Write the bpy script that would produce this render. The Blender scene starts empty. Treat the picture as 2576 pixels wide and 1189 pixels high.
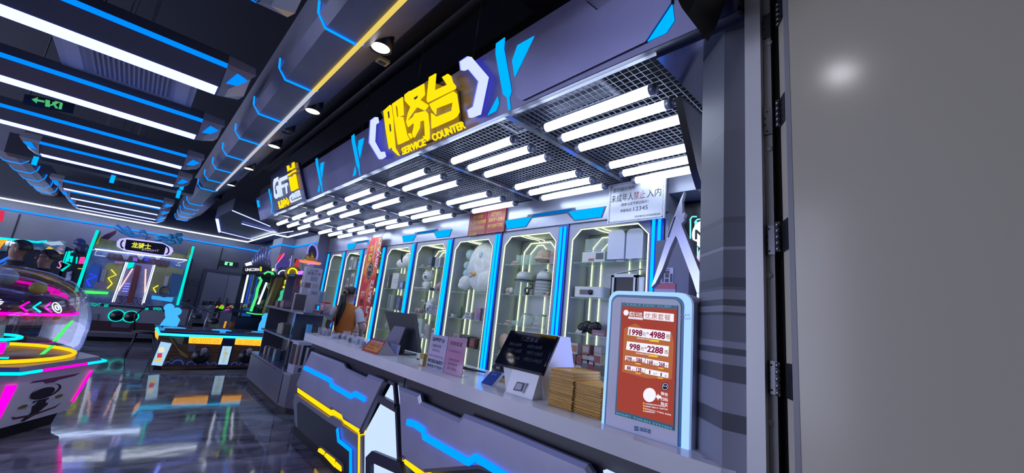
import bpy, math, random
from mathutils import Vector as V, Matrix, Euler
random.seed(7)
SC = bpy.context.scene
COL = SC.collection
PI = math.pi

# ------------------------------------------------------------------ camera
H = 1.47                                   # eye height of the phone
F = 1020.05                                # focal length in pixels of a 2576 x 1189 frame
CR = (Matrix.Rotation(-0.733867594, 3, 'Z') @ Matrix.Rotation(1.77003429, 3, 'X') @ Matrix.Rotation(0.111262291, 3, 'Z'))
cam_data = bpy.data.cameras.new('camera'); cam = bpy.data.objects.new('camera', cam_data); COL.objects.link(cam)
cam_data.sensor_fit = 'HORIZONTAL'; cam_data.sensor_width = 36.0; cam_data.lens = 36.0 * F / 2576.0
cam_data.clip_start = 0.02; cam_data.clip_end = 200
cam.matrix_world = Matrix.Translation((0, 0, H)) @ CR.to_4x4()
SC.camera = cam

# ------------------------------------------------------------------ world and exposure
W = bpy.data.worlds.new('world'); SC.world = W; W.use_nodes = True
bg = W.node_tree.nodes['Background']; bg.inputs[0].default_value = (0.52, 0.56, 0.76, 1); bg.inputs[1].default_value = 3.2
SC.view_settings.view_transform = 'Standard'
try: SC.view_settings.look = 'None'
except Exception: pass
SC.view_settings.exposure = 0.5; SC.view_settings.gamma = 1.0; SC.view_settings.use_curve_mapping = False
SC.cycles.use_denoising = True
SC.cycles.max_bounces = 8; SC.cycles.diffuse_bounces = 3; SC.cycles.glossy_bounces = 4; SC.cycles.transparent_max_bounces = 12
SC.cycles.transmission_bounces = 6; SC.cycles.sample_clamp_indirect = 4.0; SC.cycles.caustics_reflective = False; SC.cycles.caustics_refractive = False

# ------------------------------------------------------------------ pixel rays meeting real planes
def ray(px, py): return CR @ V(((px - 1288) / F, -(py - 594.5) / F, -1.0))
def onp(px, py, p0, n):
    d = ray(px, py); o = V((0, 0, H)); n = V(n)
    return o + d * ((V(p0) - o).dot(n) / d.dot(n))
def onx(px, py, x): return onp(px, py, (x, 0, 0), (1, 0, 0))
def ony(px, py, y): return onp(px, py, (0, y, 0), (0, 1, 0))
def onz(px, py, z): return onp(px, py, (0, 0, z), (0, 0, 1))

# ------------------------------------------------------------------ materials
def lin(h):
    h = h.lstrip('#'); out = []
    for i in (0, 2, 4):
        c = int(h[i:i + 2], 16) / 255
        out.append(c / 12.92 if c <= .04045 else ((c + .055) / 1.055) ** 2.4)
    return out
MC = {}
def mat(hexc, rough=.5, metal=0.0, spec=None, coat=0.0):
    k = ('s', hexc, rough, metal, spec, coat)
    if k in MC: return MC[k]
    m = bpy.data.materials.new('surface'); m.use_nodes = True; b = m.node_tree.nodes['Principled BSDF']
    b.inputs['Base Color'].default_value = (*lin(hexc), 1); b.inputs['Roughness'].default_value = rough; b.inputs['Metallic'].default_value = metal
    if spec is not None: b.inputs['Specular IOR Level'].default_value = spec
    if coat: b.inputs['Coat Weight'].default_value = coat; b.inputs['Coat Roughness'].default_value = .05
    MC[k] = m; return m
def glow(hexc, s=1.0, lc=None):
    k = ('e', hexc, s, lc)
    if k in MC: return MC[k]
    m = bpy.data.materials.new('light'); m.use_nodes = True; nt = m.node_tree; nt.nodes.clear()
    e = nt.nodes.new('ShaderNodeEmission'); o = nt.nodes.new('ShaderNodeOutputMaterial')
    c = lin(hexc) if lc is None else lc
    e.inputs[0].default_value = (*c, 1); e.inputs[1].default_value = s; nt.links.new(e.outputs[0], o.inputs[0])
    MC[k] = m; return m
def glass(hexc='#ffffff', a=.12, rough=.03, k0='g'):
    """clear sheet: mostly see-through with a glossy coat"""
    k = (k0, hexc, a, rough)
    if k in MC: return MC[k]
    m = bpy.data.materials.new('clear'); m.use_nodes = True; nt = m.node_tree; nt.nodes.clear()
    t = nt.nodes.new('ShaderNodeBsdfTransparent'); g = nt.nodes.new('ShaderNodeBsdfGlossy' if k0 in ('dome', 'mach') else 'ShaderNodeBsdfPrincipled'); x = nt.nodes.new('ShaderNodeMixShader'); o = nt.nodes.new('ShaderNodeOutputMaterial')
    lw = nt.nodes.new('ShaderNodeLayerWeight'); lw.inputs[0].default_value = .35
    mr = nt.nodes.new('ShaderNodeMapRange'); mr.inputs[3].default_value = a; mr.inputs[4].default_value = min(1, a + (.55 if k0 in ('g', 'dome', 'mach') else .10))
    g.inputs['Color' if k0 in ('dome', 'mach') else 'Base Color'].default_value = (*lin(hexc), 1); g.inputs['Roughness'].default_value = rough
    nt.links.new(lw.outputs['Fresnel'], mr.inputs[0]); nt.links.new(mr.outputs[0], x.inputs[0])
    nt.links.new(t.outputs[0], x.inputs[1]); nt.links.new(g.outputs[0], x.inputs[2]); nt.links.new(x.outputs[0], o.inputs[0])
    MC[k] = m; return m
def noisy(h1, h2, scale=8, rough=.5, metal=0.0, detail=4, lo=.4, hi=.65, stretch=(1, 1, 1)):
    k = ('n', h1, h2, scale, rough, metal, lo, hi, stretch)
    if k in MC: return MC[k]
    m = bpy.data.materials.new('mottled'); m.use_nodes = True; nt = m.node_tree; b = nt.nodes['Principled BSDF']
    tc = nt.nodes.new('ShaderNodeTexCoord'); mp = nt.nodes.new('ShaderNodeMapping'); mp.inputs['Scale'].default_value = stretch
    n = nt.nodes.new('ShaderNodeTexNoise'); n.inputs['Scale'].default_value = scale; n.inputs['Detail'].default_value = detail
    r = nt.nodes.new('ShaderNodeValToRGB'); r.color_ramp.elements[0].position = lo; r.color_ramp.elements[1].position = hi
    r.color_ramp.elements[0].color = (*lin(h1), 1); r.color_ramp.elements[1].color = (*lin(h2), 1)
    nt.links.new(tc.outputs['Object'], mp.inputs[0]); nt.links.new(mp.outputs[0], n.inputs['Vector']); nt.links.new(n.outputs['Fac'], r.inputs[0]); nt.links.new(r.outputs[0], b.inputs['Base Color'])
    b.inputs['Roughness'].default_value = rough; b.inputs['Metallic'].default_value = metal
    MC[k] = m; return m

# ------------------------------------------------------------------ mesh builder
TXT = {}
def text_mesh(s, off):
    k = (s, off)
    if k in TXT: return TXT[k]
    c = bpy.data.curves.new('t', 'FONT'); c.body = s; c.size = 1; c.offset = off; c.resolution_u = 3
    o = bpy.data.objects.new('t', c); COL.objects.link(o)
    me = bpy.data.meshes.new_from_object(o.evaluated_get(bpy.context.evaluated_depsgraph_get()))
    vs = [(v.co.x, v.co.y) for v in me.vertices]; fs = [tuple(p.vertices) for p in me.polygons]
    bpy.data.objects.remove(o); bpy.data.curves.remove(c); bpy.data.meshes.remove(me)
    TXT[k] = (vs, fs); return TXT[k]
class MB:
    def __init__(s): s.v = []; s.f = []; s.m = []; s.mats = []; s.sm = []
    def mi(s, m):
        if m not in s.mats: s.mats.append(m)
        return s.mats.index(m)
    def add(s, vs, fs, m, smooth=False):
        n = len(s.v); k = s.mi(m); s.v += [V(p) for p in vs]
        for f in fs: s.f.append(tuple(i + n for i in f)); s.m.append(k); s.sm.append(smooth)
        return s
    def box2(s, a, b, m):
        x0, x1 = sorted((a[0], b[0])); y0, y1 = sorted((a[1], b[1])); z0, z1 = sorted((a[2], b[2]))
        vs = [(x0, y0, z0), (x1, y0, z0), (x1, y1, z0), (x0, y1, z0), (x0, y0, z1), (x1, y0, z1), (x1, y1, z1), (x0, y1, z1)]
        return s.add(vs, [(3, 2, 1, 0), (4, 5, 6, 7), (0, 1, 5, 4), (1, 2, 6, 5), (2, 3, 7, 6), (3, 0, 4, 7)], m)
    def box(s, c, d, m, R=None):
        hx, hy, hz = d[0] / 2, d[1] / 2, d[2] / 2; R = R or Matrix.Identity(3); c = V(c)
        vs = [c + R @ V(p) for p in ((-hx, -hy, -hz), (hx, -hy, -hz), (hx, hy, -hz), (-hx, hy, -hz), (-hx, -hy, hz), (hx, -hy, hz), (hx, hy, hz), (-hx, hy, hz))]
        return s.add(vs, [(3, 2, 1, 0), (4, 5, 6, 7), (0, 1, 5, 4), (1, 2, 6, 5), (2, 3, 7, 6), (3, 0, 4, 7)], m)
    def rbox(s, c, d, m, r=.01, R=None, seg=3):
        """box with its four upright edges rounded"""
        return s.prism(rrect(d[0], d[1], r, seg), c, d[2], m, R)
    def prism(s, pts2, c, h, m, R=None):
        R = R or Matrix.Identity(3); c = V(c); n = len(pts2)
        vs = [c + R @ V((x, y, -h / 2)) for x, y in pts2] + [c + R @ V((x, y, h / 2)) for x, y in pts2]
        return s.add(vs, [tuple(range(n))[::-1], tuple(range(n, 2 * n))] + [(i, (i + 1) % n, n + (i + 1) % n, n + i) for i in range(n)], m)
    def slab(s, pts, e, m):
        """polygon of 3D points given the thickness vector e"""
        n = len(pts); e = V(e); vs = [V(p) for p in pts] + [V(p) + e for p in pts]
        return s.add(vs, [tuple(range(n))[::-1], tuple(range(n, 2 * n))] + [(i, (i + 1) % n, n + (i + 1) % n, n + i) for i in range(n)], m)
    def tube(s, path, r, m, seg=8, closed=False, smooth=True, caps=True):
        P = [V(p) for p in path]; n = len(P); rs = r if isinstance(r, (list, tuple)) else [r] * n
        vs = []; up = None
        for i in range(n):
            if closed: t = (P[(i + 1) % n] - P[i - 1])
            else: t = P[min(i + 1, n - 1)] - P[max(i - 1, 0)]
            t = t.normalized() if t.length > 1e-9 else V((0, 0, 1))
            if up is None: up = V((0, 0, 1)) if abs(t.z) < .9 else V((1, 0, 0))
            a = t.cross(up)
            a = a.normalized() if a.length > 1e-6 else t.orthogonal().normalized()
            b = a.cross(t).normalized(); up = b
            for k in range(seg):
                q = 2 * PI * k / seg; vs.append(P[i] + (a * math.cos(q) + b * math.sin(q)) * rs[i])
        fs = []
        for i in range(n if closed else n - 1):
            j = (i + 1) % n
            for k in range(seg): fs.append((i * seg + k, i * seg + (k + 1) % seg, j * seg + (k + 1) % seg, j * seg + k))
        if not closed and caps: fs += [tuple(range(seg))[::-1], tuple((n - 1) * seg + k for k in range(seg))]
        return s.add(vs, fs, m, smooth)
    def lathe(s, prof, c, m, seg=24, R=None, smooth=True, a0=0, a1=2 * PI):
        R = R or Matrix.Identity(3); c = V(c); vs = []; full = abs(a1 - a0 - 2 * PI) < 1e-6; ns = seg if full else seg + 1
        for r, z in prof:
            for k in range(ns):
                q = a0 + (a1 - a0) * k / seg; vs.append(c + R @ V((r * math.cos(q), r * math.sin(q), z)))
        fs = []
        for i in range(len(prof) - 1):
            for k in range(seg): k2 = (k + 1) % ns; fs.append((i * ns + k, i * ns + k2, (i + 1) * ns + k2, (i + 1) * ns + k))
        if full and prof[0][0] > 1e-5: fs.append(tuple(range(ns))[::-1])
        if full and prof[-1][0] > 1e-5: fs.append(tuple((len(prof) - 1) * ns + k for k in range(ns)))
        return s.add(vs, fs, m, smooth)
    def ell(s, c, r, m, seg=16, R=None):
        r = (r, r, r) if not isinstance(r, (tuple, list)) else r; R = R or Matrix.Identity(3); c = V(c); n = seg // 2; vs = []; fs = []
        for i in range(n + 1):
            t = PI * i / n
            for k in range(seg):
                q = 2 * PI * k / seg; vs.append(c + R @ V((r[0] * math.sin(t) * math.cos(q), r[1] * math.sin(t) * math.sin(q), -r[2] * math.cos(t))))
        for i in range(n):
            for k in range(seg): k2 = (k + 1) % seg; fs.append((i * seg + k, i * seg + k2, (i + 1) * seg + k2, (i + 1) * seg + k))
        return s.add(vs, fs, m, True)
    def ribbon(s, pts, w, n, t, m):
        """flat strip of width w along 3D points lying in the plane with normal n, raised by t along n"""
        n = V(n).normalized(); P = [V(p) for p in pts]; L = []; Rr = []
        for i in range(len(P)):
            d1 = (P[i] - P[i - 1]).normalized() if i else (P[1] - P[0]).normalized()
            d2 = (P[i + 1] - P[i]).normalized() if i < len(P) - 1 else d1
            s1 = n.cross(d1); s2 = n.cross(d2); b = s1 + s2
            b = b.normalized() if b.length > 1e-6 else s1
            k = min(2.5, 1 / max(.3, b.dot(s1))); L.append(P[i] + b * (w / 2 * k)); Rr.append(P[i] - b * (w / 2 * k))
        return s.slab(L + Rr[::-1], n * t, m)
    def text(s, st, o, u, v, m, n=None, t=.0, off=.0, keep=False):
        """lettering whose bounding box fills the parallelogram o, o+u, o+v, raised t along n"""
        vs, fs = text_mesh(st, off); o, u, v = V(o), V(u), V(v)
        xs = [p[0] for p in vs]; ys = [p[1] for p in vs]; x0, x1, y0, y1 = min(xs), max(xs), min(ys), max(ys)
        if keep:
            k = v.length / max(1e-6, y1 - y0); wid = min(u.length, k * (x1 - x0)); sp = (u.length - wid) / 2
            o = o + u.normalized() * sp; u = u.normalized() * wid
        P = [o + u * ((x - x0) / (x1 - x0)) + v * ((y - y0) / (y1 - y0)) for x, y in vs]
        nn = (V(n) if n is not None else u.cross(v)).normalized()
        lift = nn * .0012
        if t <= 0: return s.add([p + lift for p in P], fs, m)
        k = len(P); cnt = {}
        for f in fs:
            for i in range(len(f)):
                e = (f[i], f[(i + 1) % len(f)]); cnt[tuple(sorted(e))] = cnt.get(tuple(sorted(e)), []) + [e]
        side = [(es[0][0], es[0][1], es[0][1] + k, es[0][0] + k) for es in cnt.values() if len(es) == 1]
        return s.add([p + lift for p in P] + [p + nn * t for p in P], [f[::-1] for f in fs] + [tuple(i + k for i in f) for f in fs] + side, m)
def rrect(w, d, r, seg=3):
    out = []
    for cx, cy, a in ((w / 2 - r, d / 2 - r, 0), (-w / 2 + r, d / 2 - r, 90), (-w / 2 + r, -d / 2 + r, 180), (w / 2 - r, -d / 2 + r, 270)):
        for i in range(seg + 1):
            q = math.radians(a + 90 * i / seg); out.append((cx + r * math.cos(q), cy + r * math.sin(q)))
    return out
def Rz(a): return Matrix.Rotation(a, 3, 'Z')
def Rx(a): return Matrix.Rotation(a, 3, 'X')
def Ry(a): return Matrix.Rotation(a, 3, 'Y')
def frame(n, up=(0, 0, 1)):
    """rotation whose z axis is n and whose y axis is as near up as can be"""
    z = V(n).normalized(); x = V(up).cross(z).normalized(); y = z.cross(x); return Matrix((x, y, z)).transposed()

# ------------------------------------------------------------------ objects
WM = {}
def _mesh(name, mb, M):
    me = bpy.data.meshes.new(name); inv = M.inverted()
    me.from_pydata([inv @ v for v in mb.v], [], mb.f)
    for m in mb.mats: me.materials.append(m)
    me.polygons.foreach_set('material_index', mb.m); me.polygons.foreach_set('use_smooth', mb.sm); me.update()
    o = bpy.data.objects.new(name, me); COL.objects.link(o); return o
def thing(name, label, cat, loc=(0, 0, 0), rz=0, group=None, R=None):
    o = bpy.data.objects.new(name, None); o.empty_display_size = .1; COL.objects.link(o)
    o.location = loc; o.rotation_euler = R.to_euler() if R else (0, 0, rz)
    o['label'] = label; o['category'] = cat
    if group: o['group'] = group
    WM[o.name] = Matrix.Translation(loc) @ (R.to_4x4() if R else Matrix.Rotation(rz, 4, 'Z')); return o
def part(name, mb, par, label=None, stuff=False, local=False):
    """a child mesh; vertices are given in the world, or in the thing's own axes with local=True"""
    M = Matrix.Identity(4) if local else WM[par.name]
    o = _mesh(name, mb, M); o.parent = par; WM[o.name] = WM[par.name]
    if label: o['label'] = label
    if stuff: o['kind'] = 'stuff'
    return o
def solo(name, mb, label, cat, group=None, kind=None):
    """a thing that is one mesh; its origin goes to the middle of its base"""
    xs = [v.x for v in mb.v]; ys = [v.y for v in mb.v]; zs = [v.z for v in mb.v]
    c = V(((min(xs) + max(xs)) / 2, (min(ys) + max(ys)) / 2, min(zs))); M = Matrix.Translation(c)
    o = _mesh(name, mb, M); o.location = c; WM[o.name] = M; o['label'] = label; o['category'] = cat
    if group: o['group'] = group
    if kind: o['kind'] = kind
    return o
def struct(name, mb, par=None):
    o = _mesh(name, mb, Matrix.Identity(4) if par is None else WM[par.name]); WM[o.name] = Matrix.Identity(4)
    if par: o.parent = par
    else: o['kind'] = 'structure'
    return o
def dup(root, loc, rz=None, label=None, group=None, scale=None):
    r = root.copy(); COL.objects.link(r); r.location = loc
    if rz is not None: r.rotation_euler = (0, 0, rz)
    if label: r['label'] = label
    if group: r['group'] = group
    if scale: r.scale = (scale,) * 3 if not isinstance(scale, tuple) else scale
    for ch in list(root.children):
        c = ch.copy(); COL.objects.link(c); c.parent = r
        for g in list(ch.children):
            d = g.copy(); COL.objects.link(d); d.parent = c
    return r

# ------------------------------------------------------------------ shared materials
BLUE = glow('#0000ff', 2.4, (0.0, .12, 1.0)); BLUE2 = glow('', 1.8, (0.0, .17, 1.0)); COLB = glow('', 3.0, (0.0, .165, 1.0)); SKYB = glow('', .9, (0.05, .40, 1.0))
CYAN = glow('', 1.1, (0.0, .75, .95)); TEAL = glow('', 1.0, (0.0, .62, .55)); MAG = glow('', 1.5, (.95, .0, .42)); YEL = glow('', 1.0, (1.0, .585, .004))
WHITE_L = glow('', 5.0, (.70, .80, 1.0)); BAR_L = glow('', 3.4, (.20, .25, 1.0)); WARM = glow('', 2.4, (.66, .80, .40)); PURP = glow('', 1.6, (.35, .12, 1.0)); GRN = glow('', 1.1, (.05, .85, .10))
LIME = glow('', .9, (.75, .85, .02)); RED_L = glow('', 1.0, (.9, .05, .05)); ORNG = glow('', 1.0, (1.0, .42, .02))
CHAR = mat('#2a2b33', .45); BLACK = mat('#0c0d12', .5); DARK = mat('#16171d', .6); PANEL = mat('#6c6c80', .38, .25); SILV = mat('#8d8e9c', .32, .5); CHROME = mat('#b9bdc8', .12, 1.0)
WHITE = mat('#e4e5ea', .3); WGLOSS = mat('#e6e6ec', .12, 0, .5, .4); GREY = mat('#767884', .5); ALU = mat('#9a9daa', .3, .8); DGLOSS = mat('#10111a', .08)
# ================================================================== floor, walls, ceiling
def floor_mat():
    m = bpy.data.materials.new('polished_dark_marble'); m.use_nodes = True; nt = m.node_tree; b = nt.nodes['Principled BSDF']; L = nt.links.new
    tc = nt.nodes.new('ShaderNodeTexCoord'); sp = nt.nodes.new('ShaderNodeSeparateXYZ'); L(tc.outputs['Object'], sp.inputs[0])
    def math_(op, a, c=None):
        n = nt.nodes.new('ShaderNodeMath'); n.operation = op
        if isinstance(a, float): n.inputs[0].default_value = a
        else: L(a, n.inputs[0])
        if c is not None:
            if isinstance(c, float): n.inputs[1].default_value = c
            else: L(c, n.inputs[1])
        return n.outputs[0]
    def joint(o, off, w):
        f = math_('FRACT', math_('DIVIDE', math_('ADD', o, off), w)); return math_('LESS_THAN', f, .006 / w)
    j = math_('MAXIMUM', joint(sp.outputs[0], 10 * .845 - .094, .845), joint(sp.outputs[1], 10 * 1.69 - .6, 1.69))
    mp = nt.nodes.new('ShaderNodeMapping'); mp.inputs['Scale'].default_value = (.7, 1.5, 1); mp.inputs['Rotation'].default_value = (0, 0, .5); L(tc.outputs['Object'], mp.inputs[0])
    n1 = nt.nodes.new('ShaderNodeTexNoise'); n1.inputs['Scale'].default_value = 2.2; n1.inputs['Detail'].default_value = 9; n1.inputs['Distortion'].default_value = 1.2; L(mp.outputs[0], n1.inputs['Vector'])
    r1 = nt.nodes.new('ShaderNodeValToRGB'); r1.color_ramp.elements[0].position = .35; r1.color_ramp.elements[1].position = .75
    r1.color_ramp.elements[0].color = (*lin('#50515a'), 1); r1.color_ramp.elements[1].color = (*lin('#9a9ba4'), 1); L(n1.outputs['Fac'], r1.inputs[0])
    n2 = nt.nodes.new('ShaderNodeTexNoise'); n2.inputs['Scale'].default_value = 1.6; n2.inputs['Detail'].default_value = 6; n2.inputs['Distortion'].default_value = 2.0; L(mp.outputs[0], n2.inputs['Vector'])
    v = math_('LESS_THAN', math_('ABSOLUTE', math_('SUBTRACT', n2.outputs['Fac'], .5)), .006)
    mx = nt.nodes.new('ShaderNodeMix'); mx.data_type = 'RGBA'; L(math_('MULTIPLY', math_('MAXIMUM', v, j), .55), mx.inputs[0]); L(r1.outputs[0], mx.inputs[6]); mx.inputs[7].default_value = (*lin('#85868c'), 1)
    L(mx.outputs[2], b.inputs['Base Color']); b.inputs['Roughness'].default_value = .07; b.inputs['Specular IOR Level'].default_value = .75
    n3 = nt.nodes.new('ShaderNodeTexNoise'); n3.inputs['Scale'].default_value = 2.5; n3.inputs['Detail'].default_value = 2; L(tc.outputs['Object'], n3.inputs['Vector'])
    bp = nt.nodes.new('ShaderNodeBump'); bp.inputs['Strength'].default_value = .05; bp.inputs['Distance'].default_value = .03; L(n3.outputs['Fac'], bp.inputs['Height']); L(bp.outputs[0], b.inputs['Normal'])
    return m
struct('floor', MB().box2((-7, -2.5, -.1), (4.2, 15.2, 0), floor_mat()))
WALLM = noisy('#868996', '#92959f', 1.5, .6)
struct('ceiling', MB().box2((-7, -2.5, 4.5), (4.2, 15.2, 4.6), mat('#363a48', .9)))
struct('wall_left', MB().box2((-7.2, -2.5, 0), (-7, 2.5, 4.5), mat('#24262e', .7)))  # unseen, kept short and dark so less world light reaches the door
struct('wall_front', MB().box2((-7, -2.7, 0), (4.2, -2.5, 4.5), mat('#24262e', .7)))  # unseen dark wall, added to hold world light off the near door
YB = 14.6
w = MB().box2((-7, YB, 0), (2.86, YB + .2, 4.5), WALLM)
for x in (-2.2, .05, 1.75): w.box2((x, YB - .012, 0), (x + .02, YB, 2.6), CHAR)
struct('wall_back', w)
w = MB()
w.box2((3.72, .3, 0), (3.95, 9.62, 4.5), mat('#565968', .5)); w.box2((2.87, 9.62, 0), (3.95, 11.45, 4.5), WALLM); w.box2((2.56, 11.45, 0), (3.95, 12.4, 4.5), WALLM); w.box2((2.86, 12.4, 0), (3.95, YB + .2, 4.5), WALLM)
struct('wall_right', w)
# dark bulkhead that carries the two light lines round the far end of the hall
b = MB()
b.box2((-7, YB - .34, 2.86), (2.5, YB, 4.5), mat('#454856', .6))
b.box2((2.30, 11.2, 2.86), (2.56, YB, 4.5), mat('#454856', .6)); b.box2((2.62, 9.63, 2.86), (2.87, 11.2, 4.5), mat('#454856', .6))
struct('trim_1', b)
def led_line(pts, col, r, label, dots=None):
    m = MB()
    m.tube(pts, r, col, 6)
    return solo('light_strip', m, label, 'light strip')
led_line([(-6.9, YB - .35, 2.85), (2.28, YB - .35, 2.85), (2.28, 11.18, 2.85), (2.60, 11.18, 2.85), (2.60, 9.65, 2.85)], glow('', 9.0, (.75, .85, 1.0)), .014, 'thin white light line running along the dark bulkhead at the far wall')
led_line([(-6.9, YB - .03, 2.66), (2.80, YB - .03, 2.66), (2.82, 12.43, 2.66), (2.53, 12.43, 2.66), (2.53, 11.42, 2.66), (2.84, 11.42, 2.66), (2.84, 9.65, 2.66)], BLUE2, .016, 'blue light line under the white one along the far wall')

# double grey doors in the far wall
DM = mat('#c2c3cc', .5)
d = MB(); x0, x1 = ony(500, 760, YB).x, ony(615, 760, YB).x; zt = ony(570, 688, YB).z
xm = (x0 + x1) / 2
fr = MB(); fr.box2((x0 - .07, YB - .05, 0), (x0, YB, zt + .07), GREY); fr.box2((x1, YB - .05, 0), (x1 + .07, YB, zt + .07), GREY); fr.box2((x0, YB - .05, zt), (x1, YB, zt + .07), GREY)
do = struct('door_2', fr)
for a, c, s in ((x0 + .01, xm - .006, 1), (xm + .006, x1 - .01, -1)):
    lf = MB().box2((a, YB - .035, .02), (c, YB - .001, zt - .01), DM); struct('door_leaf', lf, do)
    struct('door_handle', MB().box2((xm - s * .09 - .015, YB - .085, .95), (xm - s * .09 + .015, YB - .035, 1.15), ALU), do)
    struct('kick_plate', MB().box2((a + .06, YB - .04, .9), (c - .06, YB - .035, 1.02), GREY), do)

# ================================================================== white door with hinges at the near right, and the striped pillar
def stripes():
    m = bpy.data.materials.new('striped_wallpaper'); m.use_nodes = True; nt = m.node_tree; b = nt.nodes['Principled BSDF']; L = nt.links.new
    tc = nt.nodes.new('ShaderNodeTexCoord'); sp = nt.nodes.new('ShaderNodeSeparateXYZ'); L(tc.outputs['Object'], sp.inputs[0])
    mr = nt.nodes.new('ShaderNodeMapRange'); mr.inputs[1].default_value = 0; mr.inputs[2].default_value = 3; L(sp.outputs[2], mr.inputs[0])
    r = nt.nodes.new('ShaderNodeValToRGB'); r.color_ramp.interpolation = 'CONSTANT'; e = r.color_ramp.elements
    bands = [(0, '#8e90a0'), (1.165, '#53555f'), (1.225, '#8e90a0'), (1.325, '#565863'), (1.385, '#8b8d9b'), (1.425, '#50525c'), (1.445, '#8d8fa0'), (1.465, '#6c6e7a'), (1.568, '#4a4b55'), (1.578, '#878995'), (1.60, '#4d4e58'), (1.628, '#7d7f8a'), (1.66, '#5d5f69'), (1.675, '#4b4c56'), (1.70, '#666873'), (1.81, '#8d8f9c'), (1.822, '#5f616b'), (1.92, '#54565f'), (1.935, '#666873'), (2.3, '#6d6f7b')]
    e[0].position = 0; e[0].color = (*lin(bands[0][1]), 1); e[1].position = bands[1][0] / 3; e[1].color = (*lin(bands[1][1]), 1)
    for z, c in bands[2:]:
        q = e.new(z / 3); q.color = (*lin(c), 1)
    L(mr.outputs[0], r.inputs[0]); L(r.outputs[0], b.inputs['Base Color']); b.inputs['Roughness'].default_value = .45
    return m
STR = stripes()
pl = MB().slab([(1.63, .505, 0), (1.615, .582, 0), (1.76, .73, 0), (2.25, .73, 0), (2.25, .505, 0)], (0, 0, 3.6), STR)
struct('wall_right_end', pl)
JW = mat('#f4f4f6', .2); JD = mat('#101116', .7); DOORM = mat('#d8d0bc', .17, 0, .5)
# casing of the doorway
def yx(px, x): return onx(px, 640, x).y
CX = 1.56
fr = MB()
fr.box2((CX, yx(1920, CX), 0), (CX + .12, yx(1876, CX), 3.4), JW)
fr.slab([(CX, yx(1876, CX), 0), (1.66, .515, 0), (1.66, .45, 0), (CX + .02, .44, 0)], (0, 0, 3.4), JW)
fr.box2((CX + .035, yx(1949, CX + .035), 0), (CX + .12, yx(1921, CX), 3.4), mat('#aaaaae', .4))
tr = struct('trim_2', fr)
for pz in (108, 374, 692, 1062):
    p = onx(1930, pz, CX + .03); q = MB(); q.lathe([(.011, 0), (.011, .004), (.006, .007), (0, .008)], (CX + .036, p.y - .006, p.z), mat('#b4b4b8', .4), 14, Ry(-PI / 2)); struct('rubber_buffer', q, tr)
struct('wall_front_right', MB().box2((CX + .07, -2.5, 0), (CX + .3, yx(1948, CX + .07) - .0, 3.6), JD))
# open leaf: hinged at the jamb and folded back towards the camera's right
LX = 1.50; ya, yb_ = yx(1972, LX), yx(1988, LX)
lf = MB(); hin = V((CX, yx(1973, CX), 0))
A = onx(1989, 640, LX); A.z = 0
dirn = V((-.055, -1, 0)).normalized(); nn = V((-1, .055, 0)).normalized(); Wd = .98
E0 = V((CX - .005, yx(1973, CX), 0))
struct('shade_return', MB().box2((.95, -.30, 0), (1.42, -.20, 3.4), mat('#121317', .8)))  # unseen dark return, added to shade the outer end of the door
door = thing('door_1', 'white door', 'door', (A.x, A.y, 0)); del door['label']; del door['category']; door['kind'] = 'structure'
lf.slab([A, E0, E0 + dirn * Wd, A + dirn * Wd], (0, 0, 3.3), DOORM)
part('door_leaf', lf, door, 'white glossy door leaf folded open')
lp = MB().slab([A + V((-.0015, .0015, .02)), A + V((.004, .005, .02)), A + V((.004, .005, .02)) + V((0, -.012, 0)), A + V((-.002, -.012, .02))], (0, 0, 3.2), mat('#9c9ca4', .35)); part('edge_lipping', lp, door)
for i, pz in enumerate((35, 285, 595, 953)):
    c0 = onx(1957, pz, CX - .012); hh = .105
    hb = MB(); KX = mat('#6d6e74', .3, .9)
    y1, y2 = yx(1926, CX + .03), yx(1950, CX + .03)
    hb.box2((CX + .028, y2, c0.z - hh / 2), (CX + .036, y1, c0.z + hh / 2), KX)
    hinge = part('hinge', hb, door, 'steel butt hinge')
    kn = MB()
    for k in range(5):
        z = c0.z - hh / 2 + hh * k / 5; kn.tube([(c0.x, c0.y, z + .001), (c0.x, c0.y, z + hh / 5 - .001)], .0075, mat('#85868c', .25, .9), 12)
    part('knuckle', kn, hinge)
    g = MB(); P0 = A.lerp(E0, .12); P1 = A.lerp(E0, .95); nE = V((0, 0, 1)).cross((E0 - A)).normalized()
    if nE.y < 0: nE = -nE
    g.slab([P0 + V((0, 0, c0.z - hh / 2)) + nE * .001, P1 + V((0, 0, c0.z - hh / 2)) + nE * .001, P1 + V((0, 0, c0.z + hh / 2)) + nE * .001, P0 + V((0, 0, c0.z + hh / 2)) + nE * .001], nE * .0025, mat('#3c3d42', .3, .8))
    part('leaf_plate', g, hinge)
    sc = MB()
    for k in range(4):
        z = c0.z + hh * (-.38 + .25 * k); t = .25 + .4 * (k in (1, 2))
        sc.lathe([(.0035, 0), (.003, .0012), (0, .0014)], (CX + .0275, y1 + (y2 - y1) * (.2 if k in (1, 2) else .42), z), mat('#44454a', .4, .8), 8, Ry(-PI / 2))
    part('screw', sc, hinge)
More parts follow.
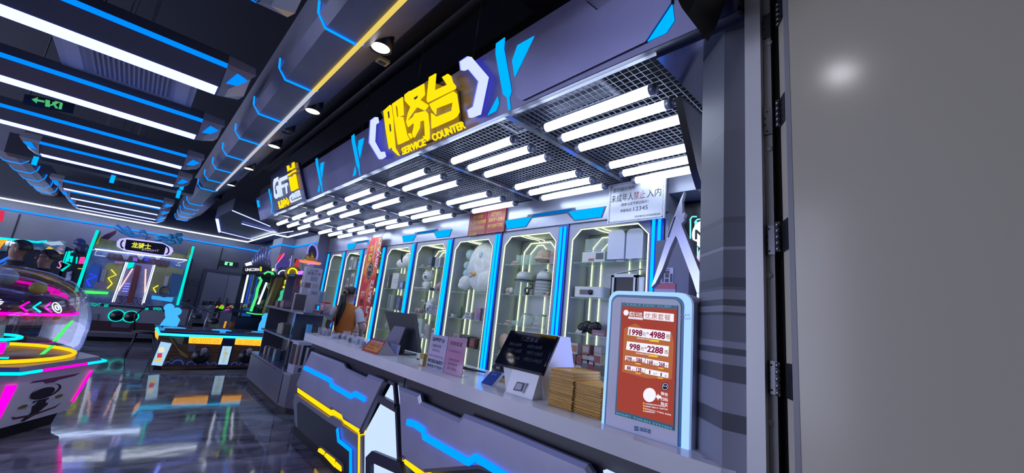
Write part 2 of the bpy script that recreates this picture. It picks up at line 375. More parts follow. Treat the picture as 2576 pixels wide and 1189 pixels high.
# ================================================================== canopy over the service counter
FP, FN = V((1.5, 0, 2.745)), V((-1, 0, -.4)).normalized()
def fas(px, py, off=0.0): return onp(px, py, FP + FN * off, FN)
can = thing('canopy', 'long dark grey sign canopy with a leaning fascia hanging over the service counter', 'canopy', (2.3, 4.6, 2.75))
YE = 8.66
FASM = noisy('#63638a', '#6d6d94', 3, .3, .3)
f = MB().slab([(1.5, .5, 2.745), (1.35, .5, 3.125), (1.44, .5, 3.16), (1.62, .5, 3.16), (1.62, .5, 2.83), (1.53, .5, 2.80)], (0, YE - .5, 0), FASM)
part('fascia', f, can)
r = MB().slab([(1.499, .5, 2.742), (1.499, .5, 2.752), (1.565, .5, 2.80), (1.61, .5, 2.80), (1.61, .5, 2.79), (1.568, .5, 2.775)], (0, YE - .5, 0), mat('#8f93a6', .3, .8))
part('bottom_rim', r, can, 'bright metal rim along the lower edge')
e = MB(); e.box2((1.6, YE - .03, 2.76), (3.08, YE, 3.1), mat('#30323e', .5)); e.slab([(1.5, YE - .005, 2.745), (1.35, YE - .005, 3.125), (1.6, YE - .005, 3.125), (1.6, YE - .005, 2.76)], (0, .006, 0), mat('#565a6c', .4, .4))
part('end_panel', e, can)
e = MB().box2((1.60, .5, 2.765), (3.08, .885, 2.80), mat('#7d8296', .14, .75)); part('soffit_panel', e, can, 'glossy solid soffit panel at the near end')
# raised chamfered panels on the fascia
def fpoly(mb, pts, m, off=0.0, t=.02):
    P = [fas(x, y, off) for x, y in pts]; return mb.slab(P, FN * t, m)
rp = MB(); k3 = lambda x, y: (1100 + x * .38696, y * .38696)
pan = [k3(*p) for p in ((655, 215), (970, 8), (1048, 70), (1150, 0), (1525, -235), (1530, 20), (1360, 275), (560, 655), (520, 630), (512, 520))]
PU, PV_ = FN.cross(V((0, 1, 0))), V((0, 1, 0))
rp.slab([fas(x, y, .001) for x, y in pan], FN * .014, noisy('#64648c', '#6f6f98', 2.5, .26, .35)); part('raised_panel', rp, can)
# soffit grid, ribs, dark void above
g = MB(); WIRE = mat('#868b9e', .4, .5); zz = 2.805
y = .9
while y < YE - .05: g.box2((1.6, y - .0011, zz), (3.085, y + .0011, zz + .006), WIRE); y += .042
x = 1.62
while x < 3.08: g.box2((x - .0011, .885, zz + .001), (x + .0011, YE - .03, zz + .005), WIRE); x += .042
part('wire_grid', g, can, stuff=True)
for yv in (1.925, 3.05, 4.245, 5.42, 6.6, 7.75):
    part('cross_rail', MB().box2((1.56, yv - .022, 2.775), (3.08, yv + .022, 2.803), mat('#9296a8', .2, .8)), can)
part('void_box', MB().box2((1.62, .5, 3.5), (3.3, YE, 3.55), mat('#0a0b0e', .9)).box2((3.13, .5, 2.82), (3.3, YE, 3.5), mat('#1a1b22', .9)).box2((1.62, .5, 3.16), (1.66, YE, 3.5), DARK), can)
# blue inlays: the big K-shaped group, repeated along the fascia
K = [[(1249, 110), (1271, 94), (1268.3, 123), (1282, 197), (1287.3, 230), (1282, 246), (1285, 275.5), (1280, 275.5), (1276.5, 246), (1266.4, 236), (1248, 135)],
     [(1344.6, 91), (1303, 114), (1289.6, 153), (1296, 193.5)], [(1253, 243), (1228, 290), (1249, 278.6), (1255.6, 260)]]
KP = [[fas(*p) for p in q] for q in K]; yk = fas(1285, 275.5).y
INL = glow('', 1.0, (0.0, .34, 1.0))
def inlay(dy, parts=(0, 1, 2), sc=1.0):
    for i in parts:
        m = MB().slab([V((p.x, yk + (p.y - yk) * sc + dy, p.z)) for p in KP[i]], FN * .006, INL); part('blue_inlay', m, can)
for px, py, sc in ((907, 442, .85), (812, 480, .8), (688, 530, .8)): inlay(fas(px, py).y - yk, sc=sc)
inlay(0)
for q in ([(1692, 11.6), (1630, 104.5), (1676.6, 83), (1697, 52)], [(1716, -8), (1723, 15), (1738.6, 21), (1750, 64), (1752, 64), (1744, -8)], [(646, 504), (651, 503), (654, 521), (649, 521)]):
    part('blue_inlay', MB().slab([fas(*p) for p in q], FN * .006, INL), can)
# hanger rods
for px, py, z in ((1130, 140, 3.1), (985, 215, 3.1), (866, 350, 3.1)):
    p = V((1.5, fas(px, py).y, 3.15)); part('hanger_rod', MB().tube([p, p + V((0, 0, 1.34))], .004, mat('#5a5c66', .4, .6), 6), can)

# long white tubes below the grid
tube0 = None; bays = [(c - .405, c + .405) for c in (1.385, 2.46, 3.645, 4.835, 6.01, 7.19, 8.205)]
RX = [1.785, 1.965, 2.155, 2.545, 2.74, 2.93]
names = ('nearest the fascia', 'second from the fascia', 'third from the fascia', 'fourth from the fascia', 'fifth from the fascia', 'nearest the display cabinets')
bayn = ('first grid bay beside the pillar', 'second grid bay from the pillar', 'third grid bay from the pillar', 'fourth grid bay from the pillar', 'fifth grid bay from the pillar', 'sixth grid bay from the pillar', 'last grid bay at the gift end')
ZT = 2.735
def make_tube(L):
    t = thing('tube_light', 'x', 'tube light', (0, 0, 0), 0, 'white tube lights under the canopy grid')
    part('lamp', MB().tube([(0, -L / 2 + .035, 0), (0, L / 2 - .035, 0)], .029, WHITE_L, 14), t, local=True)
    for s in (-1, 1): part('end_cap', MB().tube([(0, s * (L / 2 - .035), 0), (0, s * L / 2, 0)], .031, mat('#8c909f', .35, .4), 14), t, local=True)
    part('mounting_rail', MB().box2((-.01, -L * .3, .03), (.01, L * .3, .0385), ALU), t, local=True)
    return t
import itertools
for bi, (y0, y1) in enumerate(bays):
    y0 *= 1.0
    for ri, xx in enumerate(RX):
        lab = 'white tube light in the %s, %s' % (bayn[bi], names[ri])
        L = .82
        yc = 1.0
        if tube0 is None: tube0 = make_tube(L); o = tube0; o['label'] = lab
        else: o = dup(tube0, (0, 0, 0), None, lab)
        s = (y1 - y0) / L
        o.location = (xx, (y0 + y1) / 2, ZT); o.scale = (1, s, 1)
# ventilation grilles above the wire grid
def vent(x0, x1, y0, y1, label):
    t = thing('ceiling_vent', label, 'air vent', ((x0 + x1) / 2, (y0 + y1) / 2, 2.83))
    m = MB(); z0, z1 = 2.835, 2.85; b_ = .035; fm = mat('#666a7a', .4, .3)
    m.box2((x0, y0, z0), (x1, y0 + b_, z1), fm).box2((x0, y1 - b_, z0), (x1, y1, z1), fm).box2((x0, y0 + b_, z0), (x0 + b_, y1 - b_, z1), fm).box2((x1 - b_, y0 + b_, z0), (x1, y1 - b_, z1), fm)
    part('frame', m, t)
    n = 7; s = MB()
    for k in range(n):
        x = x0 + b_ + (x1 - x0 - 2 * b_) * (k + .5) / n; s.box((x, (y0 + y1) / 2, 2.845), (.016, y1 - y0 - 2 * b_, .004), mat('#4c5060', .4, .3), Ry(.5))
    part('slats', s, t); part('backing', MB().box2((x0, y0, 2.86), (x1, y1, 2.87), DARK), t)
v = [onz(*p, 2.84) for p in ((1345, 270), (1375, 297), (1535, 196), (1570, 222))]
vent(1.66, 1.88, 1.25, 2.15, 'grey slatted air vent behind the wire grid near the pillar end')
vent(1.66, 1.85, 4.72, 5.3, 'small grey air vent behind the wire grid beside the fourth bay tubes')
# ================================================================== service counter
CF = 1.60; CN = V((-1, 0, 0))
def k7(x, y): return (700 + x * .29348, 840 + y * .29348)
def k8(x, y): return (700 + x * .19256, 960 + y * .19256)
def kr(x, y): return (1200 + x * .27174, 900 + y * .27174)
def cf(p, off=0.0): return onx(p[0], p[1], CF - off)
ctr = thing('service_counter', 'long grey service counter with a white top and blue and yellow light lines', 'counter', (1.95, 2.9, 0))
TOP = noisy('#e2e2ea', '#e9e9f0', 3, .14, 0, 2)
m = MB(); zt, zb = 1.05, .967; y0, y1 = .52, 5.2
m.slab([(1.60, y0 + .06, zb), (1.635, y0, zb), (2.22, y0, zb), (2.22, y1, zb), (1.64, y1, zb), (1.60, y1 - .04, zb)], (0, 0, zt - zb), TOP)
top = part('worktop', m, ctr, 'glossy white worktop')
part('recess_band', MB().box2((1.665, .74, .12), (1.72, 5.05, .967), mat('#2c2d3c', .35)).box2((1.66, 2.868, .8), (1.672, 2.872, .967), BLACK), ctr, 'dark recessed band under the top')
part('carcass', MB().box2((1.72, .74, 0), (2.14, 5.08, .967), mat('#474855', .5)), ctr)
part('plinth', MB().box2((1.63, .74, 0), (1.75, 5.02, .11), mat('#15161b', .5)), ctr)
PM = noisy('#a6a6c2', '#b0b0ca', 3, .3, .25); BM = mat('#9597a8', .3, .45); DM2 = mat('#272933', .32)
def fp(mb, pts, t, m, off=0.0, kk=None): return mb.slab([cf(kk(*p) if kk else p, 0) + V((-off, 0, 0)) for p in pts], (t, 0, 0), m)
# upper panels; the outline is bordered by a light bevel
P1 = [k7(*p) for p in ((275, 145), (550, 250), (570, 290), (740, 370), (765, 343), (910, 400), (705, 828), (545, 730), (530, 690), (460, 645), (440, 650), (150, 455), (160, 400))]
P2 = [k7(*p) for p in ((1025, 445), (1205, 515), (1218, 578), (1545, 725), (1585, 680), (1840, 780))] + [kr(1010, 985), kr(1060, 1064), (1480, 1260), (1200, 1180), k7(1240, 1189), k7(1070, 1070), k7(1045, 1060)]
def inset(pts, d):
    P = [cf(p) for p in pts]; c = sum(P, V()) / len(P); out = []
    n = len(P); area = sum(P[i].y * P[(i + 1) % n].z - P[(i + 1) % n].y * P[i].z for i in range(n)); sg = 1 if area > 0 else -1
    for i in range(n):
        a = (P[i] - P[i - 1]); b = (P[(i + 1) % n] - P[i]); na = V((0, -a.z, a.y)).normalized() * sg; nb = V((0, -b.z, b.y)).normalized() * sg
        q = (na + nb); q = q.normalized() if q.length > 1e-6 else na; k = min(2.5, 1 / max(.3, q.dot(na))); out.append(P[i] + q * d * k)
    return P, out
def bordered(pts, face, border, d=.022, t=.03, lab=None):
    P, I = inset(pts, d); n = len(P); m = MB()
    m.slab([p + V((.012, 0, 0)) for p in P], (.022, 0, 0), border)
    vs = [p + V((.012, 0, 0)) for p in P] + I
    m.add(vs, [(i, (i + 1) % n, n + (i + 1) % n, n + i) for i in range(n)], border)
    m.add(I, [tuple(range(n))], face)
    return part('front_panel', m, ctr, lab)
bordered(P1, PM, BM); bordered(P2, PM, BM)
# blue light lines set in the panels
def line(pts, w, col, kk, off=.012, name='blue_light_line', t=.012):
    m = MB().ribbon([cf(kk(*p)) + V((-.001, 0, 0)) for p in pts], w, CN, t, col); return part(name, m, ctr)
line([(225, 287), (452, 398), (460, 438), (628, 535), (660, 508), (748, 560)], .034, BLUE, k7)
L2 = [k7(1112, 752), k7(1178, 772), k7(1248, 822), k7(1262, 880), k7(1640, 1095), k7(1690, 1058), (1200, 1150), (1268, 1193), (1340, 1238)]
line(L2, .036, BLUE, lambda x, y: (x, y))
# yellow light bands
fy = MB(); fp(fy, [(150, 460), (440, 652), (460, 647), (530, 692), (545, 732), (703, 830), (690, 868), (545, 765), (528, 735), (447, 688), (430, 700), (148, 497)], .03, YEL, -.018, k7); part('yellow_light_band', fy, ctr)
fy = MB(); fp(fy, [(1035, 1092), (1070, 1072), (1245, 1189), (1400, 1300), (1360, 1310), (1150, 1189)], .03, YEL, -.018, k7); part('yellow_light_band', fy, ctr)
line([(1068, 655), (1066, 900), (1065, 1189), (1064, 1500)], .012, YEL, k8, name='yellow_light_line')
# lower panel with the dark inset screen and yellow segments
zlo = .10
def low(px, py): p = cf((px, py)); return p
LP = [k8(*p) for p in ((203, 152), (645, 468), (690, 442), (805, 515), (825, 572), (1050, 715), (1056, 1189), (1056, 1560), (900, 1330), (700, 1160), (185, 675), (178, 265))]
P_, I_ = inset(LP, .012); m = MB()
clampz = lambda p: V((p.x, p.y, max(p.z, zlo)))
P_ = [clampz(p) for p in P_]
m.slab([p + V((.012, 0, 0)) for p in P_], (.05, 0, 0), mat('#8b8c9e', .35, .35)); part('lower_frame', m, ctr)
m = MB(); S = [clampz(cf(k8(*p))) for p in ((232, 290), (268, 258), (640, 532), (742, 592), (770, 640), (772, 770), (935, 900), (925, 1189), (925, 1480), (760, 1230), (700, 1120), (235, 630))]
m.slab([p + V((.008, 0, 0)) for p in S], (.02, 0, 0), DM2); part('dark_inset', m, ctr, 'dark inset screen')
m = MB(); S = [clampz(cf(k8(*p))) for p in ((560, 822), (845, 1060), (860, 1189), (862, 1250), (690, 1120), (505, 900))]
m.slab([p + V((.002, 0, 0)) for p in S], (.02, 0, 0), mat('#4c4e5c', .4, .3)); part('segment_frame', m, ctr)
for q in ([(530, 868), (558, 866), (612, 915), (590, 955), (520, 907)], [(628, 928), (740, 1012), (740, 1115), (602, 965)], [(755, 1040), (822, 1105), (820, 1168), (755, 1122)]):
    part('yellow_segment', MB().slab([cf(k8(*p)) + V((-.004, 0, 0)) for p in q], (.01, 0, 0), YEL), ctr)
line([(780, 610), (797, 765), (955, 890), (957, 1189), (958, 1450)], .026, BLUE2, k8)
# white light box between the panels
LB = glow('', .85, (.52, .66, .98))
m = MB(); fp(m, [(945, 415), (990, 440), (1005, 610), (880, 535)], .01, LB, -.03, k7); part('light_box', m, ctr)
m = MB(); fp(m, [(850, 590), (1000, 670), (1022, 1090), (1030, 1400), (705, 1400), (710, 850)], .01, LB, -.03, k7); part('light_box', m, ctr)
m = MB(); FRM = mat('#4a4b5c', .4, .3)
for a, w in (([(915, 400), (875, 470), (700, 845)], .03), ([(945, 405), (992, 430), (1010, 640), (1030, 1095)], .022), ([(868, 555), (1010, 635)], .055)):
    m.ribbon([cf(k7(*p)) + V((.025, 0, 0)) for p in a], w, CN, .03, FRM)
part('light_box_frame', m, ctr)
m = MB(); m.ribbon([cf(k7(*p)) + V((.0, 0, 0)) for p in ((800, 1500), (800, 1080), (835, 1045), (1060, 1140), (1100, 1300))], .075, CN, .03, mat('#23253a', .4)); part('black_frame', m, ctr)
# next panel at the near end and the foot at the far end
m = MB(); fp(m, [(1510, 1184), (1565, 1210), (1570, 1300), (1530, 1300)], .03, LB, -.02); part('light_box', m, ctr)
m = MB().slab([V((1.66, 5.05, .02)), V((1.66, 5.05, .43)), V((1.66, 5.13, .08)), V((1.66, 5.13, .02))], (.05, 0, 0), BM); part('end_foot', m, ctr)
m = MB().slab([V((1.62, 5.05, .46)), V((1.62, 4.98, .90)), V((1.62, 5.07, .90)), V((1.62, 5.11, .46))], (.1, 0, 0), BM); part('end_bevel', m, ctr)
# ================================================================== row of lit display cabinets behind the counter
XB = 3.10; XK = 3.40
cols = [1.634, 2.647, 3.66, 4.67, 5.67, 6.68, 7.62, 8.52, 9.42]
CABM = noisy('#8a8fa0', '#959aab', 2, .4, .2); BACK = mat('#a2a9ac', .35, .15); SHELF = glass('#c8e6dc', .22, .05, 'shelf')
shz = [2.085, 1.742, 1.405, 1.066, .72]
cabn = ['beside the striped pillar', 'holding the glass kettles and pots', 'holding the huge plush toy', 'holding the white plush bear and desk lamp', 'behind the black monitor', 'behind the orange banner', 'last of the row, at the far end', 'at the very end']
def led(mb, P, r=.0055): mb.tube(P, r, WARM, 6)
cabs = []
for k in range(8):
    ya, yb = cols[k] + .115, cols[k + 1] - .105
    if k == 0: ya = cols[0] + .09
    t = thing('display_cabinet', 'tall lit glass-shelved display cabinet ' + cabn[k], 'display cabinet', (XB + .25, (ya + yb) / 2, 0), 0, 'display cabinets behind the counter')
    zt = 2.405; ch = .10
    # face frame with chamfered opening
    m = MB(); op = [(ya, .12), (ya, zt - ch), (ya + ch, zt), (yb - ch, zt), (yb, zt - ch), (yb, .12)]
    m.box2((XB, cols[k] + .062, .1), (XB + .03, ya - .012, 2.47), CABM).box2((XB, yb + .012, .1), (XB + .03, cols[k + 1] - .062, 2.47), CABM).box2((XB, ya - .012, zt + .012), (XB + .03, yb + .012, 2.47), CABM)
    m.box2((XB, cols[k] + .062, 0), (XB + .03, cols[k + 1] - .062, .1), CABM)
    for a, s in ((ya, 1), (yb, -1)): m.slab([(XB, a - s * .012, zt - ch), (XB, a - s * .012, zt + .012), (XB, a + s * ch, zt + .012)], (.03, 0, 0), CABM)
    part('face_frame', m, t)
    m = MB(); m.box2((XB + .03, ya - .02, .1), (XK, ya - .004, zt + .02), CABM).box2((XB + .03, yb + .004, .1), (XK, yb + .02, zt + .02), CABM).box2((XB + .03, ya, zt + .004), (XK, yb, zt + .02), CABM).box2((XB + .03, ya, .1), (XK, yb, .12), CABM)
    part('carcass', m, t)
    part('back_panel', MB().box2((XK - .012, ya, .12), (XK, yb, zt), BACK), t)
    for z in [q for q in shz if not (k == 2 and q > 2)]: part('glass_shelf', MB().box2((XB + .04, ya + .004, z - .010), (XK - .02, yb - .004, z), SHELF), t)
    m = MB(); led(m, [(XB + .012, y, z) for y, z in ((ya, .15), (ya, zt - ch), (ya + ch, zt), (yb - ch, zt), (yb, zt - ch), (yb, .15))][::1]); part('led_strip', m, t)
    for dl_, dr_, zb_ in ((.06, .22, 2.375), (.17, .33, 2.345)):
        m = MB(); c2 = .10; led(m, [(XK - .02, y, z) for y, z in ((ya + dr_, .15), (ya + dr_, zb_ - c2), (ya + dr_ + c2, zb_), (yb - dl_ - c2, zb_), (yb - dl_, zb_ - c2), (yb - dl_, .15))], .005); part('back_led_strip', m, t)
    m = MB()
    for y in (yb - .25, yb - .33): led(m, [(XB + .02, y, zt - .003), (XB + .12, y, zt - .003), (XK - .04, y - .06, zt - .008), (XK - .02, y - .06, zt - .03)], .004)
    part('top_led_strip', m, t); cabs.append((ya, yb))
# blue neon columns between them
for k, y in enumerate(cols):
    w = (.10, .085, .085, .075, .07, .06, .055, .055, .055)[k] * .62
    t = thing('neon_column', 'vertical twin blue neon column ' + ('beside the chrome arrow', 'between the pillar cabinet and the kettle cabinet', 'between the kettle cabinet and the big plush cabinet', 'between the white bear cabinet and the big plush cabinet', 'between the white bear cabinet and the monitor cabinet', 'just to the monitor side of the orange banner', 'just to the far side of the orange banner', 'behind the shop assistant', 'at the end of the cabinet row')[k], 'neon column', (XB, y, 0), 0, 'blue neon columns between the cabinets')
    part('channel', MB().box2((XB - .015, y - .06, .05), (XB + .015, y + .06, 2.47), mat('#3a4690', .35, .3)), t)
    for s in (-1, 1): part('neon_tube', MB().tube([(XB - .026, y + s * (.026 if k < 4 else .02), .1), (XB - .026, y + s * (.026 if k < 4 else .02), 2.44)], .013 if k < 4 else .010, COLB, 8), t)
# header fascia above the cabinets with the blue winged inlays
hd = thing('header_panel', 'satin grey header above the cabinets with blue wing-shaped inlays', 'wall panel', (XB + .1, 5.2, 2.47))
part('board', MB().box2((XB - .01, .73, 2.63), (XB + .6, 1.545, 2.80), CABM).box2((XB - .01, 1.545, 2.472), (XB + .6, 9.6, 2.80), noisy('#8f94a6', '#9da1b2', 2, .26, .45)), hd)
def wing(yc, s=1):
    A = [(2.154, 2.601), (2.194, 2.493), (2.521, 2.495), (2.627, 2.586), (3.128, 2.589), (3.208, 2.496), (3.528, 2.496), (3.596, 2.61), (3.209, 2.612), (3.194, 2.636), (2.528, 2.636), (2.515, 2.605)]
    yo = 2.875
    a = [q for q in A]
    m = MB().slab([(XB - .010, yc + (y - yo) * s, z) for y, z in a], (-.004, 0, 0), mat('#20325e', .4))
    L = [(2.17, 2.598), (2.205, 2.499), (2.515, 2.501), (2.60, 2.598)]; Rr = [(3.135, 2.60), (3.21, 2.502), (3.52, 2.502), (3.575, 2.605)]
    part('wing_backing', m, hd)
    for q in (L, Rr): part('blue_inlay', MB().slab([(XB - .014, yc + (y - yo) * s, z) for y, z in q], (-.004, 0, 0), INL), hd)
    part('wing_bridge', MB().slab([(XB - .014, yc + (y - yo) * s, z) for y, z in ((2.60, 2.598), (3.135, 2.60), (3.10, 2.628), (2.56, 2.628))], (-.003, 0, 0), glow('', .35, (0, .30, 1.0))), hd)
for yc in (2.875, 5.40, 7.75): wing(yc)
part('seam', MB().box2((XB - .016, 1.545, 2.466), (XB - .009, 9.6, 2.472), mat('#3a3d4a', .5)), hd)
# plain grey wall stretch right of the cabinets
struct('wall_right_panel', MB().box2((XB, 1.545, 0), (XB + .3, 1.57, 2.47), CABM).box2((XB + .27, .73, 0), (XB + .5, 1.543, 2.61), mat('#1c1f2b', .5)))
# ================================================================== lit signs on the canopy
def ks(x, y): return (920 + x * .25237, 120 + y * .25237)
def kg(x, y): return (660 + x * .12613, 390 + y * .12613)
SOFF = .07
def cut(px_pts, kk, off=SOFF, t=.010, m=None, mb=None):
    mb = mb or MB(); P = [fas(*kk(*p), off) for p in px_pts]; mb.slab(P, FN * t, m or YEL); return mb
sg = thing('service_sign', 'glowing yellow service counter sign with white brackets mounted on the canopy', 'sign', (1.42, 2.6, 2.8))
# three heavy characters, each cut from sheet in strokes
c1 = MB()
for q in [[(185, 630), (250, 570), (258, 575), (275, 700), (285, 850), (300, 1000), (345, 1075), (330, 1072), (275, 1020), (272, 1000), (262, 985), (240, 1010), (205, 800)],
          [(272, 560), (372, 492), (382, 670), (335, 690), (327, 600), (315, 570), (300, 580), (312, 690), (330, 690), (375, 690), (415, 870), (410, 930), (440, 915), (365, 950), (345, 960), (330, 965), (300, 760)]]:
    cut(q, ks, mb=c1)
part('character', c1, sg)
for q in [[(222, 640), (232, 632), (238, 700), (228, 708)], [(232, 760), (244, 752), (252, 830), (240, 836)], [(255, 880), (262, 876), (268, 960), (260, 968)]]:
    pass
c2 = MB()
for q in [[(395, 470), (440, 435), (460, 430), (585, 360), (592, 470), (545, 520), (632, 575), (595, 625), (515, 590), (470, 650), (412, 735), (430, 650), (455, 590), (400, 530)],
          [(412, 740), (480, 690), (497, 655), (600, 630), (625, 660), (638, 800), (640, 905), (620, 930), (575, 880), (600, 880), (592, 720), (545, 735), (540, 800), (490, 895), (470, 860), (490, 780), (487, 740), (430, 790)],
          [(430, 860), (448, 850), (470, 890), (455, 905)]]:
    cut(q, ks, mb=c2)
part('character', c2, sg)
c3 = MB()
for q in [[(640, 295), (705, 258), (690, 430), (820, 370), (770, 295), (825, 262), (855, 285), (872, 345), (903, 385), (900, 410), (625, 545), (617, 520)],
          [(645, 560), (880, 437), (912, 462), (938, 640), (910, 690), (865, 625), (877, 540), (707, 605), (705, 665), (665, 610)],
          [(660, 650), (708, 690), (860, 630), (905, 690), (880, 710), (665, 805)]]:
    cut(q, ks, mb=c3)
part('character', c3, sg)
# counters (the dark holes) of the characters
hole = MB(); HM = mat('#55552a', .5)
for q in [[(220, 640), (233, 630), (240, 695), (228, 705)], [(235, 765), (247, 757), (256, 830), (243, 838)], [(480, 500), (520, 475), (515, 500), (490, 520)]]:
    P = [fas(*ks(*p), SOFF + .0102) for p in q]; hole.slab(P, FN * .002, HM)
part('character_recess', hole, sg)
def fit(mb, st, ll, lr, ul, kk, m, off=SOFF, t=.008, bo=.02):
    o = fas(*kk(*ll), off); u = fas(*kk(*lr), off) - o; v = fas(*kk(*ul), off) - o; mb.text(st, o, u, v, m, FN, t, bo); return mb
part('lettering', fit(MB(), 'SERVICE', (372, 1070), (606, 970), (360, 1000), ks, YEL, bo=.03), sg)
part('lettering', fit(MB(), 'COUNTER', (680, 935), (1005, 800), (658, 865), ks, YEL, bo=.03), sg)
LAV = glow('', .8, (.62, .70, 1.0)); LAVS = glow('', 1.3, (.10, .12, 1.0))
for q in ([(975, 145), (1055, 92), (1228, 295), (1150, 665), (1062, 698), (1048, 625), (1105, 590), (1160, 340), (1048, 205), (985, 230)],
          [(80, 725), (125, 692), (135, 745), (105, 765), (95, 935), (160, 1055), (192, 1035), (205, 1085), (165, 1110), (65, 945)]):
    b = part('bracket', cut(q, ks, .06, .03, LAV), sg)
    part('bracket_return', cut(q, ks, .02, .0395, LAVS), b)
part('back_plate', MB().slab([fas(*ks(*p), .008) for p in ((170, 640), (640, 330), (930, 430), (960, 800), (340, 1060))], FN * .02, mat('#8a8648', .5)), sg)
# gift center sign
gs = thing('gift_sign', 'white and yellow glowing gift center sign at the far end of the canopy', 'sign', (1.42, 7.4, 2.8))
GW = glow('', .75, (.68, .80, 1.0))
part('back_plate', MB().slab([fas(*kg(*p), .003) for p in ((205, 420), (640, 110), (760, 150), (915, 870), (880, 900), (250, 1130))], FN * .03, mat('#4c4f80', .35, .3)), gs)
G = [[(225, 560), (240, 480), (318, 432), (322, 510), (270, 545), (248, 640), (262, 760), (285, 785), (310, 770), (300, 680), (285, 690), (282, 625), (322, 600), (338, 830), (280, 872), (245, 830)],
     [(330, 500), (345, 492), (372, 830), (355, 838)],
     [(355, 465), (497, 395), (505, 470), (375, 530), (382, 600), (430, 580), (435, 640), (388, 660), (410, 808), (390, 818)],
     [(450, 570), (505, 545), (512, 600), (490, 612), (505, 760), (485, 768), (470, 625), (455, 635)]]
for q in G: part('letter', cut(q, kg, .05, .010, GW), gs)
for q in [[(497, 215), (535, 205), (553, 290), (515, 328)], [(595, 165), (640, 135), (655, 250), (610, 270)], [(560, 262), (600, 245), (605, 280), (565, 298)], [(512, 380), (570, 350), (573, 390), (515, 415)], [(608, 320), (675, 288), (678, 325), (612, 355)], [(578, 340), (600, 332), (602, 362), (582, 370)],
          [(535, 445), (582, 425), (640, 710), (585, 722)], [(600, 425), (612, 420), (660, 690), (648, 695)], [(622, 395), (670, 375), (722, 662), (668, 682)]]:
    part('gift_box_piece', cut(q, kg, .05, .010, YEL), gs)
part('lettering', fit(MB(), '礼品中心', (345, 1082), (550, 985), (310, 925), kg, YEL, .05, .008, .03), gs)
part('lettering', fit(MB(), 'ENTER', (605, 885), (775, 805), (590, 770), kg, GW, .05, .008, .03), gs)
part('letter', cut([(548, 830), (590, 780), (595, 810), (570, 850), (590, 915), (780, 835), (785, 865), (590, 950), (565, 930)], kg, .05, .010, GW), gs)
# ================================================================== ceiling of the hall
ZB = 2.90
def make_bar(x0, x1, label, right_cap=True, left_cap=False):
    """hexagonal hanging light bar: white strip underneath, blue line along its near edge, silver sloped end"""
    t = thing('light_bar', label, 'ceiling light', (0, 0, ZB), 0, 'hexagonal light bars hanging from the ceiling')
    BODY = mat('#666978', .4, .25); CAPM = mat('#b4b6c2', .35, .3)
    sec = [(-.085, 0), (.085, 0), (.255, .09), (.255, .125), (.215, .21), (-.215, .21), (-.255, .125), (-.255, .09)]
    m = MB(); n = len(sec); vs = [(x0, y, z + .002) for y, z in sec] + [(x1, y, z + .002) for y, z in sec]
    m.add(vs, [tuple(range(n))[::-1], tuple(range(n, 2 * n))] + [(i, (i + 1) % n, n + (i + 1) % n, n + i) for i in range(n)], BODY); part('body', m, t, local=True)
    part('white_strip', MB().box2((x0 + .01, -.082, -.004), (x1 - .012, .082, .0025), BAR_L), t, local=True)
    m = MB()
    for s in (-1, 1): part('blue_strip', MB().slab([(x0, s * .2585, .088), (x1, s * .2585, .088), (x1, s * .2585, .124), (x0, s * .2585, .124)], (0, -s * .004, 0), glow('', 1.3, (0, .15, 1.0))), t, local=True)
    def cap(xa, s):
        m = MB(); A = [(xa, y, z - .003) for y, z in sec]; E = [(xa + s * (.17 if abs(y) > .1 else .05), y * .82, z * .6 + .085) for y, z in sec]
        B = [(xa + s * .0, y, z) for y, z in sec]
        T = [(xa + s * .05, -.09, .01), (xa + s * .05, .09, .01), (xa + s * .15, .235, .085), (xa + s * .18, .235, .13), (xa + s * .17, .19, .205), (xa + s * .17, -.19, .205), (xa + s * .18, -.235, .13), (xa + s * .15, -.235, .085)]
        T = [V(p) for p in T]
        m.add(A + T, [tuple(range(n, 2 * n))] + [(i, (i + 1) % n, n + (i + 1) % n, n + i) for i in range(n)], CAPM)
        c = part('end_cap', m, t, 'silver sloped end', local=True)
        q = [T[0].lerp(T[7], .35), T[0].lerp(T[7], .88), A[7], A[0]]
        a = [T[7].lerp(T[0], .12), T[7].lerp(T[0], .6), V(A[0]).lerp(T[0], .78), V(A[7]).lerp(T[7], .55)]
        nn = (a[1] - a[0]).cross(a[2] - a[0]).normalized()
        if nn.z > 0: nn = -nn
        part('blue_lamp', MB().slab([p + nn * .002 for p in (a[0], a[1], V(A[0]).lerp(T[0], .72).lerp(V(A[7]), .3), V(A[7]).lerp(T[7], .45))], nn * .004, glow('', 1.3, (0, .16, 1.0))), c, local=True)
        a = [T[0].lerp(T[7], .12), T[0].lerp(T[7], .8), T[7].lerp(T[4], .28), T[0].lerp(T[3], .3)]
    if right_cap: cap(x1, 1)
    if left_cap: cap(x0, -1)
    for x in ((x0 + .5, x1 - .55) if x1 - x0 > 1.2 else (x0 + .1, x1 - .1)):
        part('suspension_wire', MB().tube([(x, -.1, .21), (x, -.1, 4.5 - ZB)], .0035, mat('#50525e', .5), 6).tube([(x, .1, .21), (x, .1, 4.5 - ZB)], .0035, mat('#50525e', .5), 6), t, local=True)
    return t
b1 = make_bar(-3.4, .17, 'light bar with white underside whose silver end hangs below the air conditioner, largest in view'); b1.location = (0, 3.66, ZB)
for yc, lab in ((2.2, 'light bar cut off by the top edge, only its silver and blue end showing'), (5.06, 'hexagonal light bar just beyond the ceiling air conditioner'), (6.64, 'hexagonal light bar beyond the green exit sign')):
    dup(b1, (0, yc, ZB), None, lab)
b2 = make_bar(-1.22, .17, 'shorter light bar next to the crossbeam with blue lamps', True, True); b2.location = (0, 8.05, ZB)
